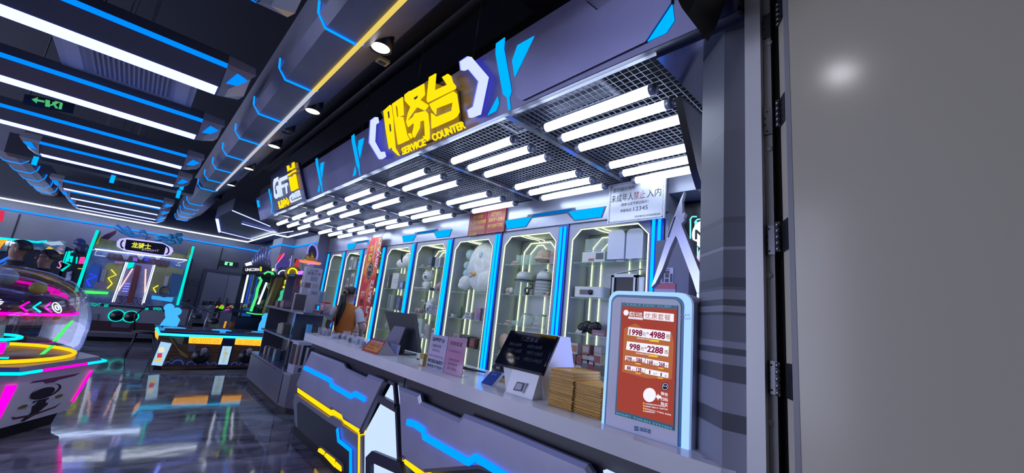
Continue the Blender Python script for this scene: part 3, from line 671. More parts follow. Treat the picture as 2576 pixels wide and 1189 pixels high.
far_bars = ((10.95, 'light bar beyond the crossbeam, nearest to it'), (12.2, 'light bar second beyond the crossbeam'), (13.3, 'light bar third beyond the crossbeam'), (14.0, 'light bar closest to the far wall'))
for yc, lab in far_bars: dup(b2, (-.04, yc, ZB), None, lab)
# octagonal duct with blue rings and an edge strip that glows in place of reflected sign light
def duct(name, sec, y0, y1, rings, label, edge=None, sides=None):
    t = thing(name, label, 'duct', (sum(p[0] for p in sec) / len(sec), (y0 + y1) / 2, sec[0][1]))
    m = MB().slab([(x, y0, z) for x, z in sec], (0, y1 - y0, 0), noisy('#8a8ca2', '#9496aa', 3, .42, .15)); part('body', m, t)
    for y in rings:
        part('blue_ring', MB().tube([(x + dx, y, z + dz) for (x, z, dx, dz) in sides], .0075, BLUE2, 6), t)
    if edge:
        for a, b, c in edge: part('edge_strip', MB().box2((sides[-2][0] - .006, a, sides[-2][1] - .012), (sides[-2][0] + .02, b, sides[-2][1] + .002), c), t)
    return t
zd = 3.1
sec = [(.54, zd), (.735, zd), (1.03, 3.36), (1.03, 3.6), (.50, 3.6), (.485, 3.16)]
duct('ceiling_duct', sec, .9, 14.2, [zd * 0 + 1.63 * q for q in (1.545, 2.10, 2.66, 3.235, 3.77, 4.31, 4.85, 5.38, 6.6, 7.1, 7.6, 8.1, 8.6)], 'long grey faceted duct with blue rings running beside the canopy',
     [(.9, 3.4, glow('', .8, (.75, .55, .12))), (3.4, 8.6, glow('', .55, (.7, .72, .85)))], [(.47, 3.245, 0, 0), (.478, 3.17, 0, 0), (.535, zd - .006, 0, 0), (.735, zd - .006, 0, 0), (.775, zd + .02, 0, 0)])
sec = [(-1.93, zd), (-1.74, zd), (-1.68, 3.16), (-1.68, 3.5), (-2.1, 3.5), (-2.0, 3.16)]
duct('ceiling_duct', sec, 9.6, 14.2, [10.4, 11.25, 12.1, 12.95, 13.7], 'grey faceted duct with blue rings at the far left of the ceiling', None, [(-2.0, 3.16, 0, 0), (-1.93, zd - .006, 0, 0), (-1.74, zd - .006, 0, 0), (-1.67, 3.17, 0, 0), (-1.66, 3.26, 0, 0)])
# crossbeam between the ducts with blue lamps
t = thing('crossbeam', 'dark crossbeam under the ceiling carrying short upright blue lamps', 'beam', (-.5, 8.75, 2.92))
part('beam', MB().slab([(-1.62, 8.62, 2.93), (-1.62, 8.9, 2.93), (-1.62, 8.95, 3.2), (-1.62, 8.55, 3.2)], (2.07, 0, 0), mat('#3c3e4b', .45, .2)), t)
for px, py, h_ in ((88, 404, .12), (283, 450, .12), (449, 488, .13), (458, 468, .12)):
    p = ony(px, py, 8.55); part('blue_lamp', MB().rbox((p.x, 8.555, p.z), (.05, .03, h_), glow('', 1.2, (0, .30, 1.0)), .01), t)
# recessed cassette air conditioner
t = thing('ceiling_air_conditioner', 'white cassette air conditioner with slatted grille in the dark ceiling', 'air conditioner', (-.36, 4.5, 3.12))
AX0, AX1, AY0, AY1, AZ = -.79, .06, 3.98, 4.88, 3.10
WPL = mat('#b9bac6', .45)
part('panel', MB().rbox(((AX0 + AX1) / 2, (AY0 + AY1) / 2, AZ + .02), (AX1 - AX0, AY1 - AY0, .04), WPL, .04), t)
part('body', MB().box2((AX0 + .08, AY0 + .08, AZ + .04), (AX1 - .08, AY1 - .08, 3.4), GREY), t)
m = MB(); x = AX0 + .2
part('intake_bed', MB().rbox(((AX0 + AX1) / 2, (AY0 + AY1) / 2 + .02, AZ - .002), (.52, .62, .006), mat('#8f919d', .5), .05), t)
while x < AX1 - .19: m.box2((x, AY0 + .17, AZ - .012), (x + .012, AY1 - .13, AZ - .004), mat('#a9abb7', .5)); x += .03
part('intake_slats', m, t)
for x in (AX0 + .09, AX1 - .09): part('air_flap', MB().rbox((x, (AY0 + AY1) / 2, AZ - .004), (.09, .72, .008), mat('#c2c3ce', .4), .015), t)
# hanging exit sign
t = thing('exit_sign', 'dark hanging exit sign with a green arrow and running figure', 'sign', (-.92, 5.72, 2.95))
p0 = ony(56, 262, 5.7); p1 = ony(183, 286, 5.7); p2 = ony(62, 236, 5.7)
part('plate', MB().slab([p0, p1, p1 + (p2 - p0), p2], (0, .012, 0), mat('#2b3038', .3)), t)
ku = lambda a, b: p0 + (p1 - p0) * a + (p2 - p0) * b + V((0, -.002, 0)); GE = glow('', .55, (.10, .62, .22))
part('arrow', MB().slab([ku(*q) for q in ((.15, .62), (.26, .92), (.26, .72), (.40, .72), (.40, .54), (.26, .54), (.26, .32))], (0, -.003, 0), GE), t)
m = MB()
for q in (((.43, .2), (.52, .2), (.50, .85), (.41, .85)), ((.55, .75), (.62, .86), (.68, .8), (.62, .55), (.70, .25), (.64, .2), (.58, .48), (.52, .3), (.50, .38), (.56, .6)), ((.70, .2), (.76, .2), (.76, .85), (.60, .92), (.60, .86), (.70, .8))):
    m.slab([ku(*p) for p in q], (0, -.003, 0), GE)
part('pictogram', m, t); part('hanger', MB().tube([ku(.1, 1), ku(.1, 1) + V((0, 0, 1.52))], .005, CHAR).tube([ku(.9, 1), ku(.9, 1) + V((0, 0, 1.48))], .005, CHAR), t)
# surface downlights along the duct
dl = None
for i, (px, py, on) in enumerate(((957, 122, 1), (786, 281, 1), (720, 331, 0), (689, 369, 1), (625, 425, 1), (580, 466, 1), (545, 500, 0))):
    p = onz(px, py, 3.2)
    lab = ('cylindrical downlight nearest the camera, above the yellow sign', 'cylindrical downlight second along the duct', 'unlit cylindrical downlight between the second and third lit ones', 'cylindrical downlight third lit along the duct', 'cylindrical downlight fourth lit along the duct', 'cylindrical downlight fifth lit along the duct', 'unlit downlight at the far end of the duct row')[i]
    t = thing('downlight', lab, 'downlight', p, 0, 'cylindrical downlights beside the duct')
    m = MB().lathe([(.062, .012), (.066, 0), (.078, 0), (.078, .2), (0, .2)], (0, 0, 0), mat('#14151b', .4), 24); part('housing', m, t, local=True)
    part('lens', MB().lathe([(0, .004), (.064, .006)], (0, 0, 0), glow('', 3.0, (.95, .93, 1.0)) if on else mat('#6f7180', .3), 24), t, local=True)
    part('stem', MB().tube([(0, 0, .2), (0, 0, 1.3)], .008, BLACK, 6), t, local=True)
# small square sensor under the duct near the first downlight
p = onz(962, 157, 3.2); t = thing('detector', 'small square white sensor box hanging beside the first downlight', 'sensor', p)
part('case', MB().rbox((0, 0, .01), (.085, .075, .02), mat('#b9b48a', .4), .006), t, local=True); part('screen', MB().box((0, .005, -.001), (.05, .04, .004), CHAR), t, local=True); part('stem', MB().tube([(0, 0, .02), (0, 0, 1.3)], .006, BLACK, 6), t, local=True)
# pipes beside the duct
for i, (x, z, r) in enumerate(((1.28, 3.75, .09), (1.55, 3.95, .07), (1.15, 4.15, .06))):
    solo('ceiling_pipe', MB().tube([(x, .6, z), (x, 9.4, z)], r, mat('#2a2b33', .6), 12), 'dark round pipe under the black ceiling, ' + ('lowest and thickest of the three', 'the one nearest the canopy', 'the highest and thinnest')[i], 'pipe', 'dark pipes between duct and canopy')
solo('ceiling_tray', MB().box2((1.45, -.2, 4.2), (2.9, 2.4, 4.42), mat('#23242c', .6)), 'wide dark duct box under the ceiling above the sign canopy', 'duct')
# angular ceiling light box at the far right
t = thing('angular_light_box', 'angular grey ceiling box edged with white light lines beyond the gift sign', 'ceiling light', (1.6, 12.2, 2.9))
zq = 2.9; Q = [onz(*p, zq) for p in ((541, 548), (552, 581), (655, 606), (705, 590), (680, 568), (585, 528))]
part('box', MB().slab(Q, (0, 0, .25), mat('#474a59', .45, .2)), t)
for a, b, r in ((Q[0] + V((.05, .1, 0)), Q[1], .03), (Q[1], Q[2], .009), (Q[2], Q[3], .016), (Q[5], Q[4], .009)):
    part('white_strip', MB().tube([a + V((0, 0, -.01)), b + V((0, 0, -.01))], r, BAR_L, 6), t)
pz = [onz(*p, zq) for p in ((608, 556), (712, 580), (738, 579), (701, 586), (612, 558))]
p = [onz(*q, 2.9) - V((0, 0, .03)) for q in ((609, 559), (700, 584), (738, 578))]
solo('light_strip', MB().tube([p[0], p[1], p[2]], .010, BAR_L, 6), 'bent white light line below the gift sign end of the canopy', 'light strip')

# the downlight beside the camera whose glint shows on the glossy door
t = thing('downlight', 'cylindrical downlight above the camera, seen as a bright glint on the white door', 'downlight', (.30, .474, 3.05), 0, 'cylindrical downlights beside the duct')
part('housing', MB().lathe([(.062, .012), (.066, 0), (.078, 0), (.078, .2), (0, .2)], (0, 0, 0), mat('#14151b', .4), 24), t, local=True)
part('lens', MB().lathe([(0, .004), (.064, .006)], (0, 0, 0), glow('', 30.0, (.95, .93, 1.0)), 24), t, local=True); part('stem', MB().tube([(0, 0, .2), (0, 0, 1.45)], .008, BLACK, 6), t, local=True)
# ================================================================== things standing on the counter
def k5(x, y): return (1180 + x * .2523, 760 + y * .2523)
def k6(x, y): return (760 + x * .23554, 740 + y * .23554)
def ka(x, y): return (1530 + x * .31944, 730 + y * .31944)
ZC = 1.05
def nth(i): return ('first', 'second', 'third', 'fourth', 'fifth', 'sixth', 'seventh', 'eighth', 'ninth', 'tenth', 'eleventh', 'twelfth', 'thirteenth', 'fourteenth', 'fifteenth', 'sixteenth', 'seventeenth', 'eighteenth', 'nineteenth', 'twentieth', 'twenty-first', 'twenty-second', 'twenty-third', 'twenty-fourth', 'twenty-fifth', 'twenty-sixth', 'twenty-seventh', 'twenty-eighth', 'twenty-ninth', 'thirtieth', 'thirty-first')[i]
# --- price screen
XS = 1.703
def kq(p, d=0.0): q = onx(*ka(*p), XS - d); return q
ks_ = thing('price_screen', 'upright white rounded price screen with a red price list, standing on the counter', 'screen', (1.76, .935, ZC))
yl, yr, ztop = 1.137, .744, 1.657
def rr(y0, y1, z0, z1, r, x, n=5):
    out = []
    for cy, cz, a in ((y1 - r, z1 - r, 0), (y0 + r, z1 - r, 90)):
        for i in range(n + 1):
            q = math.radians(a + 90 * i / n); out.append((x, cy + r * math.cos(q), cz + r * math.sin(q)))
    return out + [(x, y0, z0), (x, y1, z0)]
KW = mat('#e9ecf6', .25)
body = MB().slab(rr(yr - .012, yl + .004, ZC, ztop, .05, XS + .012), (.10, 0, 0), KW); part('body', body, ks_)
part('edge_light', MB().slab(rr(yr - .004, yl, ZC, ztop, .05, XS), (.014, 0, 0), glow('', 1.0, (.30, .50, 1.0))), ks_)
part('teal_border', MB().slab(rr(yr + .022, yl - .016, ZC + .001, ztop - .018, .04, XS - .003), (.004, 0, 0), mat('#2f93c8', .3)), ks_)
part('face', MB().slab(rr(yr + .034, yl - .026, ZC + .002, ztop - .03, .034, XS - .006), (.006, 0, 0), mat('#e2e2f6', .25)), ks_)
part('back_glow', MB().box2((XS + .113, yr + .0, ZC + .02), (XS + .12, yl - .03, ztop - .05), glow('', 14.0, (.12, .20, 1.0))), ks_)
part('pillar_fill', MB().box2((XS + .098, yr - .0155, ZC + .03), (XS + .106, yr - .0125, ztop - .07), glow('', 12.0, (.12, .18, 1.0))), ks_)  # thin blue strip added to throw light onto the pillar
part('screen_bezel', MB().slab([kq(p, .009) for p in ((103, 95), (547, 120), (518, 1105), (52, 975))], (.004, 0, 0), mat('#2a7f9c', .3)), ks_)
scr = part('screen', MB().slab([kq(p, .011) for p in ((110, 125), (540, 150), (510, 1062), (65, 940))], (.003, 0, 0), glow('', .8, tuple(lin('#983f36')))), ks_)
m = MB()
def q3(mb, pts, colr, d=.0125): mb.slab([kq(p, d) for p in pts], (.0012, 0, 0), colr)
ORS = glow('', .8, tuple(lin('#a9623f'))); WS = glow('', .85, tuple(lin('#e4e2ee'))); MAR = glow('', .6, tuple(lin('#8e2148'))); DKT = glow('', .5, tuple(lin('#6d5038'))); YS = glow('', .8, tuple(lin('#e2bd3a')))
q3(m, [(215, 260), (300, 320), (500, 330), (515, 420), (500, 700), (300, 690), (110, 640), (125, 300)], ORS, .0118); part('screen_glow', m, scr)
m = MB()
B = [[(160, 288), (490, 325), (485, 402), (152, 350)], [(148, 400), (478, 440), (472, 522), (140, 465)], [(135, 513), (289, 533), (287, 570), (132, 548)], [(295, 535), (475, 568), (472, 610), (292, 573)], [(132, 587), (289, 612), (287, 648), (130, 622)], [(292, 615), (475, 650), (472, 690), (290, 655)], [(280, 165), (517, 185), (515, 248), (278, 225)]]
for b in B:
    pb = MB(); q3(pb, b, WS); part('price_box', pb, scr)
for c, r in (((140, 175), 20), ((325, 823), 50)): q3(m, [(c[0] + r * math.cos(a * PI / 12), c[1] + r * 1.12 * math.sin(a * PI / 12)) for a in range(24)], WS)
q3(m, [(160, 205), (272, 215), (270, 232), (158, 222)], WS); q3(m, [(375, 835), (395, 812), (395, 826), (415, 829), (415, 852), (395, 849), (395, 866)], WS)
for b in ([(328, 385), (400, 393), (399, 409), (327, 400)], [(318, 503), (390, 512), (389, 528), (317, 519)], [(215, 570), (255, 576), (254, 585), (214, 579)], [(395, 605), (435, 612), (434, 620), (394, 613)], [(215, 645), (255, 652), (254, 660), (214, 653)], [(390, 683), (430, 690), (429, 698), (389, 691)]): q3(m, b, YS)
for k in range(4): q3(m, [(275, 880 + 20 * k), (285, 882 + 20 * k), (284, 894 + 20 * k), (274, 892 + 20 * k)], YS)
part('screen_graphics', m, scr)
def kt(st, ll, lr, ul, c, bo=.0, d=.0142):
    o = kq(ll, d); u = kq(lr, d) - o; v = kq(ul, d) - o; TXM.text(st, o, u, v, c, (-1, 0, 0), 0, bo)
TXM = MB()
for st, ll, lr, ul in (('1998', (165, 350), (268, 362), (170, 303)), ('4988', (325, 370), (447, 387), (330, 318)), ('998', (165, 465), (250, 477), (170, 416)), ('2288', (305, 485), (432, 502), (310, 434)),
                       ('298', (140, 550), (186, 557), (142, 519)), ('588', (220, 566), (268, 573), (222, 530)), ('168', (308, 578), (352, 585), (310, 545)), ('268', (398, 597), (446, 605), (400, 562)),
                       ('88', (147, 622), (178, 627), (149, 594)), ('128', (220, 638), (262, 644), (222, 605)), ('1', (322, 656), (332, 658), (324, 627)), ('1', (412, 676), (422, 678), (414, 647))): kt(st, ll, lr, ul, MAR, .035)
for st, ll, lr, ul in (('元', (270, 358), (297, 362), (272, 328)), ('币', (453, 384), (486, 389), (456, 345)), ('元', (254, 472), (282, 476), (256, 444)), ('币', (441, 502), (471, 507), (444, 468)), ('=', (302, 342), (320, 344), (303, 330)), ('=', (286, 458), (304, 460), (287, 446)),
                       ('元', (190, 560), (205, 562), (191, 543)), ('=', (207, 552), (216, 553), (207, 546)), ('币', (271, 573), (284, 575), (272, 555)), ('元', (358, 587), (373, 590), (359, 570)), ('=', (378, 582), (390, 584), (378, 575)), ('币', (450, 603), (466, 606), (451, 586)),
                       ('元', (186, 634), (200, 636), (187, 617)), ('=', (203, 624), (213, 626), (203, 618)), ('币', (265, 645), (278, 647), (266, 628)), ('元', (356, 663), (371, 666), (357, 646)), ('=', (376, 657), (388, 659), (376, 650)), ('币', (445, 680), (461, 683), (446, 664))): kt(st, ll, lr, ul, DKT, .01)
kt('优惠套餐', (290, 222), (492, 240), (292, 175), glow('', .7, tuple(lin('#a8503c'))), 0)
kt('奖玩公社', (165, 202), (270, 210), (167, 165), WS, .02); kt('玩家游戏欢乐公社', (170, 218), (262, 227), (171, 209), MAR)
for r_, st in enumerate(('微信', '扫码', '购买')): kt(st, (414, 822 + 42 * r_), (470, 836 + 42 * r_), (416, 795 + 40 * r_), WS, .012)
for r_, st in enumerate(('入会即送优惠币可用于本店所有机台', '优惠套餐不可叠加使用，购后概不退换', '游戏币仅限本店使用，不可兑换现金，最终解释权', '请妥善保管您的游戏币')):
    kt(st, (290, 896 + 20 * r_), ((452, 470, 497, 368)[r_], (921, 944, 968, 928 + 40)[r_] + (0, 0, 20, 0)[r_] - (0, 0, 0, 0)[r_]), (290, 884 + 20 * r_), WS, .01)
for st, y_ in (('单币低至0.40元', 385), ('单币低至0.44元', 503)): kt(st, (228 if y_ < 400 else 218, y_ + 2 - 6), (326 if y_ < 400 else 316, y_ + 14 - 6), (229 if y_ < 400 else 219, y_ - 16), WS, .01)
kt('TABLE DESK CUBE', (145, 118), (500, 137), (146, 104), glow('', .6, tuple(lin('#6fb6c6'))), .0)
kt('SMART TOKEN SYSTEM', (65, 970), (500, 1095), (64, 955), glow('', .6, tuple(lin('#7cc0cc'))), .0)
part('screen_lettering', TXM, scr)
TXM = MB(); kt('油菜花', (243, 1105), (335, 1130), (245, 1072), mat('#2f7fae', .4), .02, .0075)
for i in range(4): q3(TXM, [(205 + 17 * (i % 2), 1066 + 20 * (i // 2) + 3 * (i % 2)), (219 + 17 * (i % 2), 1069 + 20 * (i // 2) + 3 * (i % 2)), (218 + 17 * (i % 2), 1085 + 20 * (i // 2) + 3 * (i % 2)), (204 + 17 * (i % 2), 1082 + 20 * (i // 2) + 3 * (i % 2))], mat('#2f7fae', .4), .0075)
part('maker_lettering', TXM, ks_)
TXM = MB(); g = []
for a in range(24): g.append((448 + (34 if a % 2 else 26) * math.cos(a * PI / 12), 757 + (36 if a % 2 else 28) * math.sin(a * PI / 12)))
q3(TXM, g, glow('', .5, tuple(lin('#3a2b2f')))); q3(TXM, [(448 + 24 * math.cos(a * PI / 12), 757 + 26 * math.sin(a * PI / 12)) for a in range(24)], WS, .0135); q3(TXM, [(448 + 21 * math.cos(a * PI / 12), 757 + 23 * math.sin(a * PI / 12)) for a in range(24)], glow('', .5, tuple(lin('#1c2150'))), .0145)
kt('x', (434, 757), (445, 759), (435, 745), WS, .03, .0165); kt('x', (452, 760), (463, 762), (453, 748), WS, .03, .0165); part('round_emblem', TXM, scr)
TXM = MB()
for k in range(5):
    for r_ in range(2): q3(TXM, [(568 + 15 * k + 6 * r_, 202 + 28 * r_), (580 + 15 * k + 6 * r_, 184 + 28 * r_), (584 + 15 * k + 6 * r_, 186 + 28 * r_), (572 + 15 * k + 6 * r_, 204 + 28 * r_)], mat('#dfe6ff', .3), .0075)
part('chevron_marks', TXM, ks_)

# --- two stacks of yellow trays
TRY = mat('#d2a244', .35); TRY2 = mat('#e0b04c', .32)
def tray():
    m = MB(); w, d, h_ = .152, .22, .0072
    m.box2((-d / 2, -w / 2, 0), (d / 2, w / 2, .0012), TRY)
    for a, b in (((-d / 2, -w / 2, 0), (-d / 2 + .003, w / 2, h_)), ((d / 2 - .003, -w / 2, 0), (d / 2, w / 2, h_)), ((-d / 2, -w / 2, 0), (d / 2, -w / 2 + .003, h_)), ((-d / 2, w / 2 - .003, 0), (d / 2, w / 2, h_))): m.box2(a, b, TRY)
    for a, b in (((-d / 2 - .006, -w / 2 - .006, h_ - .0022), (-d / 2, w / 2 + .006, h_)), ((d / 2, -w / 2 - .006, h_ - .0022), (d / 2 + .006, w / 2 + .006, h_)), ((-d / 2, -w / 2 - .006, h_ - .0022), (d / 2, -w / 2, h_)), ((-d / 2, w / 2, h_ - .0022), (d / 2, w / 2 + .006, h_))): m.box2(a, b, TRY2)
    return m
t0 = solo('tray', tray(), 'x', 'tray')
first = True
for nm, yc, n, hgt, xc in (('taller', 1.418, 26, .19, 1.85), ('shorter', 1.252, 20, .146, 1.855)):
    for k in range(n):
        lab = '%s tray from the top of the %s yellow tray stack on the counter' % (nth(n - 1 - k), nm)
        o = t0 if first else dup(t0, (0, 0, 0)); first = False
        o['label'] = lab; o['group'] = 'yellow trays stacked on the counter'
        o.location = (xc + random.uniform(-.002, .002), yc + random.uniform(-.002, .002), ZC + k * hgt / n); o.rotation_euler = (0, 0, random.uniform(-.012, .012))
# --- white self service terminal with tilted black screen
st = thing('self_service_terminal', 'white self service terminal with a tilted black screen and small square scanner', 'terminal', (1.86, 1.68, ZC))
A, B_, C_, D = onx(*k5(425, 290), 1.88), onx(*k5(890, 350), 1.88), onx(*k5(730, 720), 1.73), onx(*k5(265, 610), 1.73)
yA, yB = 1.99, 1.585
A = V((1.88, A.y, A.z)); n_ = (B_ - A).cross(D - A).normalized()
if n_.x > 0: n_ = -n_
part('screen', MB().slab([A, B_, C_, D], n_ * .012, mat('#0b0e1a', .05)), st, 'glossy black screen')
part('screen_frame', MB().slab([p + (p - (A + B_ + C_ + D) / 4) * .02 - n_ * .012 for p in (A, B_, C_, D)], n_ * .012, mat('#1a1d2a', .3)), st)
shell = MB()
Sd = [(1.735, 1.18), (1.88, 1.395), (1.97, 1.40), (2.03, 1.20), (2.0, 1.05), (1.74, 1.05), (1.74, 1.18)]
ys0, ys1 = 1.50, 1.835
shell.slab([(1.76, C_.y + .03, 1.185), (1.895, B_.y - .005, 1.40), (1.985, B_.y - .005, 1.40), (2.05, B_.y - .005, 1.2), (2.05, C_.y + .03, ZC), (1.80, C_.y + .03, ZC)], (0, (A.y - B_.y) * .8, 0), KW)
part('shell', shell, st)
P0, P1, P2, P3 = onx(*k5(435, 660), 1.745), onx(*k5(700, 730), 1.745), onx(*k5(630, 975), 1.73), onx(*k5(365, 885), 1.73)
P2.z = P3.z = ZC
part('pedestal', MB().slab([P0, P1, P2, P3], (.12, 0, 0), KW), st)
sq = [onx(*k5(*p), 1.722) for p in ((478, 790), (565, 808), (530, 905), (432, 885))]
sm = part('scanner', MB().slab([p for p in sq], (.03, 0, 0), KW), st)
c = sum(sq, V()) / 4
part('scanner_rim', MB().slab([c + (p - c) * .86 + V((-.004, 0, .004)) for p in sq], (.004, 0, 0), mat('#14151e', .2)), sm)
part('scanner_glass', MB().slab([c + (p - c) * .62 + V((-.0055, 0, .005)) for p in sq], (.002, 0, 0), mat('#a9a8c6', .08)), sm)
m = MB(); u0 = (B_ - A); v0 = (D - A)
def on_scr(a, b): return A + u0 * a + v0 * b + n_ * .0135
FAINT = mat('#30364c', .25)
for (a, b, w, hh, tx) in ((.33, .28, .36, .15, '优惠套餐'), (.12, .46, .28, .11, '298元=588币'), (.52, .45, .30, .11, '168元=268币'), (.15, .64, .30, .12, '88元=128币'), (.56, .63, .32, .12, '998元=2288币'), (.2, .83, .28, .1, '38元=48币'), (.56, .82, .36, .13, '1998元=4988币')):
    m.text(tx, on_scr(a, b), u0 * w, -v0 * hh, FAINT, n_, 0, .02)
part('screen_lettering', m, st)
# --- blue payment stand
t = thing('payment_stand', 'small blue payment plate on a white rounded stand', 'stand', (1.8, 1.98, ZC))
q = [onx(*k5(*p), 1.76) for p in ((195, 688), (300, 703), (240, 850), (138, 805))]
q = [V((1.745 + (p.z - ZC) * .45, p.y, p.z)) for p in q]; q[2].z = q[3].z = ZC + .003
nn = (q[1] - q[0]).cross(q[3] - q[0]).normalized()
if nn.x > 0: nn = -nn
c = sum(q, V()) / 4
part('stand_body', MB().slab([c + (p - c) * 1.06 - nn * .002 for p in q], -nn * .02, KW), t); part('blue_plate', MB().slab(q, nn * .003, mat('#1f3f92', .3)), t)
m = MB(); m.text('支付', q[3].lerp(q[0], .78) + (q[2] - q[3]) * .25 + nn * .0045, (q[2] - q[3]) * .5, (q[0] - q[3]) * .12, mat('#aebbe0', .4), nn, 0, .0); part('lettering', m, t)
# --- notices: two acrylic sheets
def sheet(name, px, x, col, lab, lines, th=.006, roughn=.1, lean=.06):
    q = [onx(*k6(*p), x) for p in px]; zmin = min(p.z for p in q)
    q[2].z = q[3].z = ZC + .002
    q = [V((p.x + (p.z - ZC) * lean, p.y, p.z)) for p in q]
    t = thing(name, lab, 'notice', (x, sum(p.y for p in q) / 4, ZC)); nn = (q[1] - q[0]).cross(q[3] - q[0]).normalized()
    if nn.x > 0: nn = -nn
    part('sheet', MB().slab(q, -nn * th, mat(col, roughn)), t)
    part('foot', MB().slab([q[3] + V((.0, 0, 0)), q[2], q[2] + V((.07, 0, 0)), q[3] + V((.07, 0, 0))], (0, 0, .004), glass('#dfe4ff', .2)), t)
    m = MB(); U, VV = q[2] - q[3], q[0] - q[3]
    for (a, b, w, hh, s, c, bo) in lines: m.text(s, q[3] + U * a + VV * b + nn * .001, U * w, VV * hh, mat(c, .5), nn, 0, bo)
    part('lettering', m, t); return t
sheet('notice_sheet', [(1365, 420), (1545, 450), (1500, 830), (1320, 770)], 1.735, '#bfbcd8', 'white upright notice sheet with black writing on the counter', [(.12, .80, .72, .12, '温馨提示', '#2c2c44', .02), (.2, .63, .5, .09, '尊敬的顾客', '#55557a', 0), (.22, .5, .44, .08, '游戏币售出', '#6a6a8a', 0), (.06, .34, .84, .07, '未满十四周岁的儿童', '#6a6a8a', 0), (.06, .16, .9, .12, '请在家长陪同下', '#1c1c2c', .02), (.06, .03, .9, .09, '购买游戏代币！', '#1c1c2c', .02)])
sheet('notice_sheet', [(1551, 450), (1740, 470), (1700, 880), (1507, 830)], 1.737, '#b98cae', 'pink upright notice sheet beside the white one on the counter', [(.15, .78, .66, .12, '特惠套餐', '#6a3a66', .01), (.14, .6, .6, .05, '会员充值有礼', '#8a5c86', 0), (.2, .36, .58, .07, '充100元送20币', '#6a4a6a', 0), (.2, .24, .5, .07, '充200元送50币', '#6a4a6a', 0), (.2, .11, .5, .07, '周一至周五', '#6a4a6a', 0)])
# --- red tent card
t = thing('tent_card', 'red and orange folded price card standing on the counter edge', 'card', (1.70, 3.4, ZC))
q = [V((1.70, 3.62, 1.165)), V((1.70, 3.335, 1.168)), V((1.635, 3.33, ZC + .001)), V((1.635, 3.66, ZC + .001))]
b2 = [V((1.70, 3.62, 1.165)), V((1.70, 3.335, 1.168)), V((1.79, 3.31, ZC + .001)), V((1.79, 3.64, ZC + .001))]
nn = (q[1] - q[0]).cross(q[3] - q[0]).normalized(); nn = -nn if nn.x > 0 else nn
part('front', MB().slab(q, -nn * .003, mat('#9c3a2a', .4)), t)
m = MB(); U, VV = q[2] - q[3], q[0] - q[3]
m.slab([q[3] + U * a + VV * b + nn * .0006 for a, b in ((.1, .12), (.9, .12), (.9, .66), (.1, .66))], nn * .0006, mat('#d08a2c', .5)); part('orange_panel', m, t)
m = MB()
for (a, b, w, hh, s, c) in ((.12, .68, .7, .2, '会员优惠充值', '#e9d9cf'), (.16, .44, .64, .16, '充值满一百元', '#b03a1c'), (.16, .22, .42, .14, '送彩票', '#b03a1c')): m.text(s, q[3] + U * a + VV * b + nn * .0014, U * w, VV * hh, mat(c, .5), nn, 0, .01)
part('lettering', m, t)
part('back_leaf', MB().slab(b2, V((-.003, 0, 0)), mat('#8e8a96', .35)), t); part('gusset', MB().slab([q[1], q[2], b2[2]], (0, .003, 0), mat('#9a95a2', .4)), t)
# --- black monitor seen from behind, with its stand, and the leaning plastic holder
t = thing('monitor', 'large black monitor seen from behind on the counter', 'monitor', (1.95, 3.45, ZC))
q = [onx(*k6(*p), 1.92) for p in ((880, 175), (1190, 210), (1240, 625), (985, 560))]
q = [V((1.92, p.y, p.z)) for p in q]
part('back_shell', MB().slab(q, (.035, 0, 0), mat('#1a1d2a', .4)), t); c = sum(q, V()) / 4
part('display', MB().slab([c + (p - c) * .96 + V((.036, 0, 0)) for p in q], (.002, 0, 0), glow('', .5, tuple(lin('#5a7ab0')))), t)
part('neck', MB().slab([V((1.94, c.y - .03, ZC + .012)), V((1.94, c.y + .05, ZC + .012)), V((1.94, c.y + .05, c.z)), V((1.94, c.y - .03, c.z))], (.025, 0, 0), mat('#14161f', .4)), t)
part('base', MB().rbox((1.95, c.y, ZC + .006), (.2, .26, .012), mat('#14161f', .4), .03), t)
t = thing('leaflet_holder', 'clear grey leaflet holder leaning in front of the black monitor', 'holder', (1.83, 3.35, ZC))
q = [onx(*k6(*p), 1.84) for p in ((985, 335), (1100, 350), (1012, 640), (915, 480))]; lo = [V((1.79, q[3].y + .02, ZC)), V((1.79, q[2].y, ZC))]
part('sheet', MB().slab([q[0], q[1], V((1.815, q[2].y - .01, ZC + .002)), V((1.815, q[3].y + .09, ZC + .002))], (.004, 0, 0), mat('#7f7f95', .12)), t)
part('pocket', MB().slab([V((1.812, 3.30, ZC + .002)), V((1.812, 3.45, ZC + .002)), V((1.825, 3.47, ZC + .09)), V((1.825, 3.31, ZC + .09))], (-.01, 0, 0), glass('#cfd4ff', .25)), t)
